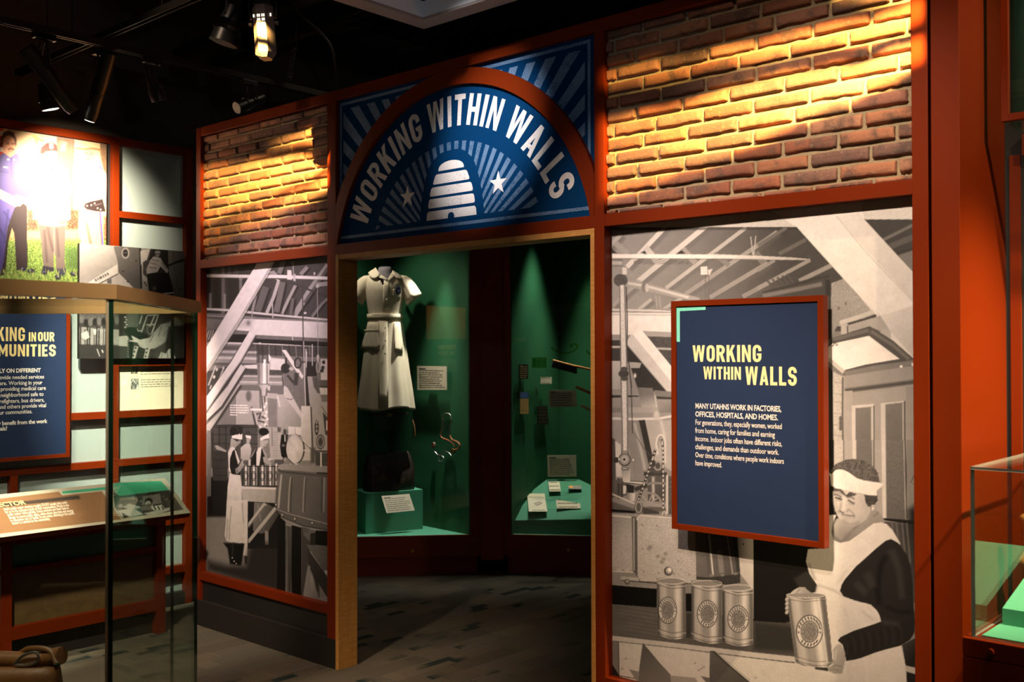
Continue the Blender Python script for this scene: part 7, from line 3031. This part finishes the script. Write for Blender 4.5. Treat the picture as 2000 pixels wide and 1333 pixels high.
tt, on, P_, nn_ = deckcard('narrow grey tag with an orange end on the sloping deck', [rd(868, 590), rd(1035, 590), rd(1035, 640), rd(868, 638)], mat('grey_tag', (.30, .30, .28), .6, .2), 0, 24, 'tag', 'tag')
sheet('orange_end', [_rect(.06, .3, .35, .85)], on, ORANGEINK, tt, .0005)
deckcard('buff paper half hidden by the right door jamb, on the sloping deck', [rd(1145, 720), rd(1300, 720), rd(1320, 905), rd(1162, 905)], PAPER, 2, 25)


# ------------------------------------------------------------------ overhead
CABLEM = mat('black_cable', (.02, .018, .016), .6, .3)
TRK = mat('black_track_metal', (.030, .026, .024), .35, .5, .3)
TX, TZ = -.985, 3.105


def track(label, a, b):
    a, b = Vector(a), Vector(b)
    e = (b - a).normalized()
    s = e.cross(UPZ).normalized()
    t = thing('lighting_track', (a + b) / 2, label, 'lighting track')
    for k in (-1, 1):
        slabo('side_rail', [a + s * k * .018, b + s * k * .018, b + s * k * .010, a + s * k * .010], (0, 0, .034), TRK, t, .001)
    slabo('web', [a + s * .0099 + UPZ * .02, b + s * .0099 + UPZ * .02, b - s * .0099 + UPZ * .02, a - s * .0099 + UPZ * .02], (0, 0, .013), TRK, t)
    for f in (.12, .5, .88):
        q = a + (b - a) * f + UPZ * .034
        tubeo('hanger_rod', [q, Vector((q.x, q.y, 4.099))], .004, TRK, t, 8)
    return t


ty = onX(200, 94, TX).y
track('black lighting track running along the left wall, five spotlights below it', (TX, onX(3, 47, TX).y, TZ), (TX, 1.6, TZ))
track('black lighting track crossing above the left wall track', (-2.0, ty, TZ + .036), (1.2, ty, TZ + .036))
track('second black cross track, higher and nearer the back wall', (-2.1, .35, 3.52), (2.2, .35, 3.52))


def head(label, pts, radii, up_px, lens=None, square=False, tpos=None, hang=None):
    """A spotlight along its picture axis: pts from tail to nose."""
    P = [onX(*p) if len(p) == 3 else tpos(p) for p in pts]
    t = thing('track_spotlight', P[0], label, 'spotlight')
    e = (P[-1] - P[0]).normalized()
    bm = bmesh.new()
    tube(bm, P, radii, 8 if square else 24)
    o = bm_obj('body', bm, BLACKGLOSS, t)
    sharp(o, 35)
    mid = P[0].lerp(P[-1], .35)
    sd_ = e.cross(UPZ)
    sd_ = (sd_ if sd_.length > .1 else Vector((1, 0, 0))).normalized()
    top = hang or Vector((mid.x, mid.y, TZ))
    r_ = max(radii) * 1.12
    tubeo('yoke', bez([mid + sd_ * r_, mid + sd_ * r_ + (top - mid) * .55, top.lerp(mid, .12), mid - sd_ * r_ + (top - mid) * .55, mid - sd_ * r_], 6), .0045, TRK, t, 8)
    bm = bmesh.new()
    box(bm, (top.x - .016, top.y - .05, top.z - .030), (top.x + .016, top.y + .05, top.z - .0005), .002)
    bm_obj('adapter', bm, TRK, t)
    q = P[0].lerp(P[-1], .62)
    bm = bmesh.new()
    rr = radii[min(2, len(radii) - 1)]
    tube(bm, [q - e * .008, q + e * .008], rr * 1.10, 24)
    bm_obj('collar', bm, TRK, t)
    bm = bmesh.new()
    n = P[-1]
    L_ = mat('lamp_lens', (.1, .1, .1), .2, .5, 0, (1, .85, .65), lens or 0.0)
    tube(bm, [n - e * .003, n + e * .001], radii[-1] * .88, 24)
    bm_obj('lens', bm, L_ if lens else BLACKGLOSS, o)
    return t


def txp(X):
    return lambda p: onX(p[0], p[1], X)


G = 'spotlights on the left wall track'
head('long black projector tilted right, leftmost on the left wall track', [(51, 94), (95, 150), (112, 176), (138, 210), (144, 217)], [.040, .040, .034, .034, .027], None, None, False, txp(TX), None)
head('short round spotlight with a glowing lens behind the leftmost projector', [(86, 165), (92, 190), (99, 214)], [.030, .040, .043], None, 9.0, False, txp(TX - .17), Vector((TX, onX(88, 70, TX).y, TZ)))
head('long black projector tilted left with a glowing nose, second on the left wall track', [(214, 103, -.99), (196, 165, -1.07), (191, 182, -1.09), (178, 226, -1.14), (175, 236, -1.15)], [.038, .038, .034, .034, .028], None, 5.0, False, txp(TX), None)
head('black can spotlight with a flared lower rim, third on the left wall track', [(288, 128), (294, 150), (300, 166), (306, 176), (313, 196)], [.020, .026, .030, .045, .045], None, None, False, txp(TX), None)
head('black can spotlight lying nearly level, farthest along the left wall track', [(513, 191), (495, 198), (480, 204), (462, 211)], [.028, .030, .034, .034], None, None, False, txp(TX), Vector((TX, onX(487, 158, TX).y, TZ)))
tp = lambda p: atz(p[0], p[1], 4.75)
head('bell shaped black spotlight left of the vented projector', [(457, 12), (452, 32), (445, 56), (436, 84)], [.030, .044, .058, .066], None, None, False, tp, atz(462, -30, 4.75))

# the vented projector lit from the side
A_, B_ = atz(511, 16, 4.5), atz(518.5, 113, 4.5)
e = (B_ - A_).normalized()
sx = (rt - e * rt.dot(e)).normalized()
fy = e.cross(sx).normalized()
if fy.dot(fwv) > 0:
    fy = -fy
t = thing('vented_projector', A_, 'angular grey projector with glowing vent slots hanging above the arch side', 'spotlight')
GREYMET = mat('dark_grey_metal', (.17, .13, .12), .45, .4, .2)
GLOWV = mat('lit_vent', (.2, .2, .2), .5, .3, 0, (1, .80, .58), 2.2)
Lh = (B_ - A_).length
bm = bmesh.new()


def pj(x, l, d):
    return A_ + sx * x + e * l + fy * d


hexs = [(-.046, -.02), (-.020, .030), (.020, .030), (.046, -.02), (.030, -.06), (-.030, -.06)]
r0 = [bm.verts.new(pj(x, -.01, d)) for x, d in hexs]
r1 = [bm.verts.new(pj(x * 1.02, Lh - .022, d)) for x, d in hexs]
r2 = [bm.verts.new(pj(x * .55, Lh, d * .8 - .004)) for x, d in hexs]
for a_, b_ in ((r0, r1), (r1, r2)):
    for k in range(6):
        bm.faces.new((a_[k], a_[(k + 1) % 6], b_[(k + 1) % 6], b_[k]))
bm.faces.new(r0[::-1])
bm.faces.new(r2)
bm_obj('body', bm, GREYMET, t)
for ci in (-1, 1):
    for k in (-1, 1):
        for ri in range(3):
            x = ci * .0098 + k * .0038
            l = .034 + ri * .018
            slabo('vent_slot', [pj(x - .0028, l, .0301), pj(x + .0028, l, .0301), pj(x + .0028, l + .012, .0301), pj(x - .0028, l + .012, .0301)], fy * .0006, GLOWV, t)
    slabo('side_vent', [pj(ci * .037 - .003, .025, .001), pj(ci * .037 + .003, .025, .001), pj(ci * .037 + .003, .038, .001), pj(ci * .037 - .003, .038, .001)], fy * .002, GLOWV, t)
    slabo('clip', [pj(ci * .012 - .006, .128, .0301), pj(ci * .012 + .006, .128, .0301), pj(ci * .012 + .006, .132, .0301), pj(ci * .012 - .006, .132, .0301)], fy * .004, FRAMEWHITE, t)
slabo('heat_sink', [pj(-.028, -.075, -.05), pj(.028, -.075, -.05), pj(.034, -.012, -.05), pj(-.034, -.012, -.05)], fy * .07, BLACKGLOSS, t, .003)
for k in range(6):
    slabo('fin', [pj(-.024 + k * .009, -.07, .0203), pj(-.020 + k * .009, -.07, .0203), pj(-.020 + k * .009, -.05, .0203), pj(-.024 + k * .009, -.05, .0203)], fy * .001, GLOWV if k % 2 else BLACKGLOSS, t)
tubeo('yoke', bez([pj(-.055, .04, -.02), pj(-.058, -.04, -.02), pj(0, -.12, -.02), pj(.058, -.04, -.02), pj(.055, .04, -.02)], 6), .005, TRK, t, 8)
tubeo('stem', [pj(0, -.12, -.02), Vector((pj(0, -.12, -.02).x, pj(0, -.12, -.02).y, 4.099))], .008, TRK, t, 8)
for k in (-1, 1):
    tubeo('knob', [pj(k * .050, .06, -.02), pj(k * .066, .06, -.02)], .010, BLACKGLOSS, t, 12)
spot('lamp_on_projector', atz(300, 60, 3.7), atz(515, 70, 4.5), 5, 20, (1, .8, .62), .9)

# white frame hung over the hall
c0 = onZ(828, 57, 2.95)
t = thing('hanging_frame', (c0.x + 1.2, c0.y - 1.1, 2.95), 'white rectangular aluminium frame hung from the dark ceiling', 'ceiling frame')
xa, xb, yb_, ya_ = c0.x, c0.x + 2.6, c0.y, c0.y - 2.3
w = .085
bm = bmesh.new()
for lo, hi in (((xa, ya_, 2.95), (xa + w, yb_, 2.962)), ((xb - w, ya_, 2.95), (xb, yb_, 2.962)), ((xa + w, yb_ - w, 2.95), (xb - w, yb_, 2.962)), ((xa + w, ya_, 2.95), (xb - w, ya_ + w, 2.962))):
    box(bm, lo, hi)
bm_obj('flange', bm, mat('dull_aluminium', (.34, .30, .28), .4, .4), t)
bm = bmesh.new()
for lo, hi in (((xa + w - .008, ya_ + w, 2.9621), (xa + w, yb_ - w, 3.03)), ((xb - w, ya_ + w, 2.9621), (xb - w + .008, yb_ - w, 3.03)),
               ((xa + w - .008, yb_ - w, 2.9621), (xb - w + .008, yb_ - w + .008, 3.03)), ((xa + w - .008, ya_ + w - .008, 2.9621), (xb - w + .008, ya_ + w, 3.03))):
    box(bm, lo, hi)
bm_obj('inner_band', bm, FRAMEWHITE, t)
for fx, fy_ in ((xa + .04, ya_ + .04), (xa + .04, yb_ - .04), (xb - .04, ya_ + .04), (xb - .04, yb_ - .04)):
    tubeo('suspension_wire', [(fx, fy_, 2.962), (fx, fy_, 4.099)], .0025, TRK, t, 6)
spot('lamp_hanging_frame', (2.9, -2.0, 2.4), (xa + .2, yb_ - .1, 3.0), 14, 60, (.82, .90, 1), .9)

# cables, conduit and a joist
o = tubeo('cable', bez([atz(552, -20, 5.6), atz(590, 30, 5.6), atz(625, 62, 5.6), atz(648, 95, 5.6), atz(656, 140, 5.65), atz(656, 190, 5.7)], 8), .006, CABLEM, None, 8)
tag(o, 'thin black cable looping down in front of the dark ceiling', 'cable')
sp_ = []
for k in range(150):
    f = k / 149
    c = atz(575, 92, 5.3).lerp(atz(566, 152, 5.3), f)
    th = f * 2 * PI * 15
    sp_.append(c + rt * math.cos(th) * .010 + fwv * math.sin(th) * .010)
o = tubeo('coiled_cable', [atz(576, -60, 5.3)] + sp_ + [atz(566, 158, 5.3)], .003, CABLEM, None, 6)
tag(o, 'coiled black lead hanging to the right of the vented projector', 'cable')
for i, (z_, y_, lab) in enumerate(((3.70, -.9, 'nearer black ceiling joist above the left wall track'), (3.70, .9, 'farther black ceiling joist above the doorway'))):
    o = boxo('ceiling_joist', (-2.19, y_, z_), (6.0, y_ + .10, 4.099), CEIL)
    tag(o, lab, 'joist', 'ceiling joists')
o = tubeo('conduit', [(-2.1, .55, 3.46), (3.2, .55, 3.46)], .02, CEIL, None, 10)
tag(o, 'black ceiling conduit running parallel to the entrance wall', 'pipe')

# ------------------------------------------------------------------ right edge of the picture
xg = onY(1875, 400, 0).x
o = boxo('pilaster', (2.8815, 0, 0), (xg, .44, 4.099), ORANGE, None, .002)
tag(o, 'broad plain rust orange pilaster at the right end of the entrance wall', 'pilaster')
struct(boxo('wall_right', (xg + .06, .475, 0), (6.5, .52, 4.1), ORANGE, bev=.001))
struct(boxo('trim_2', (2.86, .441, 0), (xg + .062, .52, 4.1), BLACK, bev=0))
o = boxo('wall_post', (onY(1973, 500, .44).x, .435, 0), (onY(1995, 500, .44).x, .4745, 2.2), ORANGE, None, .002)
tag(o, 'thin rust orange upright beside the pilaster, under the upper cabinet', 'post')

# glass case by the pilaster
g0 = onY(1895, 917, -.30)
gb = onY(1901, 1245, -.30)
X0, Y0, X1, Y1 = g0.x, -.30, g0.x + 1.1, .40
zb2, zt2 = gb.z, g0.z
t = thing('glass_case', ((X0 + X1) / 2, .05, 0), 'low square glass showcase on an orange cabinet at the right edge', 'display case')
boxo('cabinet', (X0 - .018, Y0 - .018, 0), (X1, Y1, zb2 - .052), ORANGE, t, .002)
boxo('top_board', (X0 - .018, Y0 - .018, zb2 - .050), (X1, Y1, zb2), ORANGE, t, .002)
bm = bmesh.new()
tube(bm, [(X0 + .055, Y0 - .024, zb2 - .026), (X0 + .055, Y0 - .0181, zb2 - .026)], .008, 14)
bm_obj('lock', bm, ORANGE, t)
boxo('deck', (X0 + .020, Y0 + .020, zb2 + .0005), (X1 - .02, Y1 - .02, zb2 + .004), TEAL, t, 0)
for lo, hi, ef in (((X0, Y0, zb2 + .0008), (X1, Y0 + .008, zt2), 0), ((X0, Y0 + .0085, zb2 + .0008), (X0 + .008, Y1, zt2), 1)):
    bm = bmesh.new()
    fs = box(bm, lo, hi)
    for f in fs:
        if f.calc_area() < .02:
            f.material_index = 1
    bm_obj('glass_pane', bm, [GLASS, mat('pale_glass_edge', (.32, .36, .33), .2, .5)], t)
bm = bmesh.new()
fs = box(bm, (X0, Y0, zt2 + .0005), (X1, Y1, zt2 + .007))
for f in fs:
    if f.calc_area() < .02:
        f.material_index = 1
bm_obj('glass_top', bm, [GLASS, mat('pale_glass_edge', (.42, .46, .42), .2, .5)], t)
q0 = onP(1958, 1230, (0, -.13, 0), (0, 1, 0))
q1 = onP(2000, 1155, (0, .20, 0), (0, 1, 0))
bm = bmesh.new()
za = zb2 + .0045
pts0 = [(q0.x, -.13, za + .045), (X1 - .1, -.13, za + .045), (X1 - .1, .30, za + .15), (q0.x, .30, za + .15)]
tv = [bm.verts.new(p_) for p_ in pts0]
bv = [bm.verts.new((p_[0], p_[1], za)) for p_ in pts0]
bm.faces.new(tv)
bm.faces.new(bv[::-1])
for i in range(4):
    bm.faces.new((tv[i], bv[i], bv[(i + 1) % 4], tv[(i + 1) % 4]))
o = bm_obj('sloped_block', bm, TEAL)
tag(o, 'teal green sloping block inside the low glass showcase', 'plinth')
c = atz(2003, 1048, 3.25)
bm = bmesh.new()
prof = [(0, .028), (.010, .040), (.022, .030), (.05, .016), (.10, .014), (.135, .022), (.150, .030), (.160, .020)]
zc = c.z - .09
tube(bm, [Vector((c.x + .012, c.y, zc + h)) for h, r_ in prof], [r_ for h, r_ in prof], 24)
o = bm_obj('turned_handle', bm, HONEY, None, True)
tag(o, 'turned honey wood handle at the right edge, inside the low glass showcase', 'tool')
o = boxo('handle_stand', (c.x + .006, c.y - .006, za + .02), (c.x + .018, c.y + .006, zc - .0005), BLACK, None, .001)
tag(o, 'thin black stand under the turned wooden handle', 'stand')

# upper cabinet
u0 = onY(1955, 238, .20)
t = thing('upper_cabinet', (u0.x + .5, .33, u0.z), 'orange framed wall cabinet with a teal interior at the top right', 'display case')
Xa, Xb, Ya, Yb, Za, Zb = u0.x, u0.x + 1.0, .20, .474, u0.z, u0.z + 1.15
bm = bmesh.new()
fw = .022
for lo, hi in (((Xa, Ya, Za), (Xa + fw, Ya + .02, Zb)), ((Xb - fw, Ya, Za), (Xb, Ya + .02, Zb)), ((Xa + fw, Ya, Za), (Xb - fw, Ya + .02, Za + fw)), ((Xa + fw, Ya, Zb - fw), (Xb - fw, Ya + .02, Zb))):
    box(bm, lo, hi, .001)
bm_obj('door_frame', bm, ORANGE, t)
boxo('door_glass', (Xa + fw, Ya + .006, Za + fw), (Xb - fw, Ya + .011, Zb - fw), GLASS, t, 0)
boxo('back', (Xa, Yb - .012, Za), (Xb, Yb, Zb), TEAL, t, 0)
boxo('side', (Xa, Ya + .0205, Za), (Xa + .010, Yb - .0125, Zb), GLASS, t, 0)
boxo('bottom', (Xa + .0105, Ya + .0205, Za - .004), (Xb, Yb - .0125, Za + .004), GLASS, t, 0)
boxo('mullion', (Xa + .060, Yb - .05, Za + .0045), (Xa + .072, Yb - .0125, Zb), DARKRED, t, .001)
boxo('mount_rail', (Xa, Yb - .06, Za - .075), (Xb, Yb, Za - .005), DARKRED, t, .001)

# ------------------------------------------------------------------ the facing wall, seen only as a reflection in the showcase glass
def refl(px, py, D):
    h = onP(px, py, LP(0, .010), nL)
    d_ = (h - Vector(CAM)).normalized()
    r_ = d_ - nL * 2 * d_.dot(nL)
    return h + r_ * D, r_


q, rr = refl(871, 700, 8.6)
rn = Vector((-rr.x, -rr.y, 0)).normalized()
ru = Vector((rn.y, -rn.x, 0)) * -1
cc, _r2 = refl(871, 633, 8.6)


def fwp(u, z, h):
    return Vector((q.x, q.y, 0)) + ru * u + UPZ * z + rn * h


zc = q.z
t = thing('field_sign', (q.x, q.y, zc), 'navy sign on the facing wall, mirrored in the glass of the left green showcase', 'sign')
slabo('face', [fwp(-.20, zc - .30, .03), fwp(.20, zc - .30, .03), fwp(.20, zc + .27, .03), fwp(-.20, zc + .27, .03)], -rn * .03, NAVY, t)
pol = []
for s_, u_, v_, h_ in (('WORKING', -.155, zc + .135, .070), ('IN', .10, zc + .145, .040), ('THE', -.13, zc + .055, .045), ('FIELD', -.030, zc + .045, .062)):
    ps, _e = line_polys(s_, u_, v_, h_, .12, .80)
    pol += ps
sheet('heading', pol, lambda u, v, h: fwp(u, v, .03 + h), ORANGEINK, t)
rng = random.Random(8)
pol = []
for i in range(8):
    pol += greeked(-.16, .12, zc - .03 - i * .026, .009, rng, .25)
sheet('paragraph', pol, lambda u, v, h: fwp(u, v, .03 + h), WHITEINK, t)
o = slabo('wood_panel', [fwp(-.30, zc + .29, .02), fwp(.30, zc + .29, .02), fwp(.30, zc + .90, .02), fwp(-.30, zc + .90, .02)], -rn * .03, PLY, None)
tag(o, 'golden wood panel above the navy sign on the facing wall, mirrored in the showcase', 'panel')
spot('lamp_facing_wall', fwp(.2, zc + 1.5, 1.1), fwp(-.05, zc + .45, 0), 130, 48, (1, .75, .45), .9)
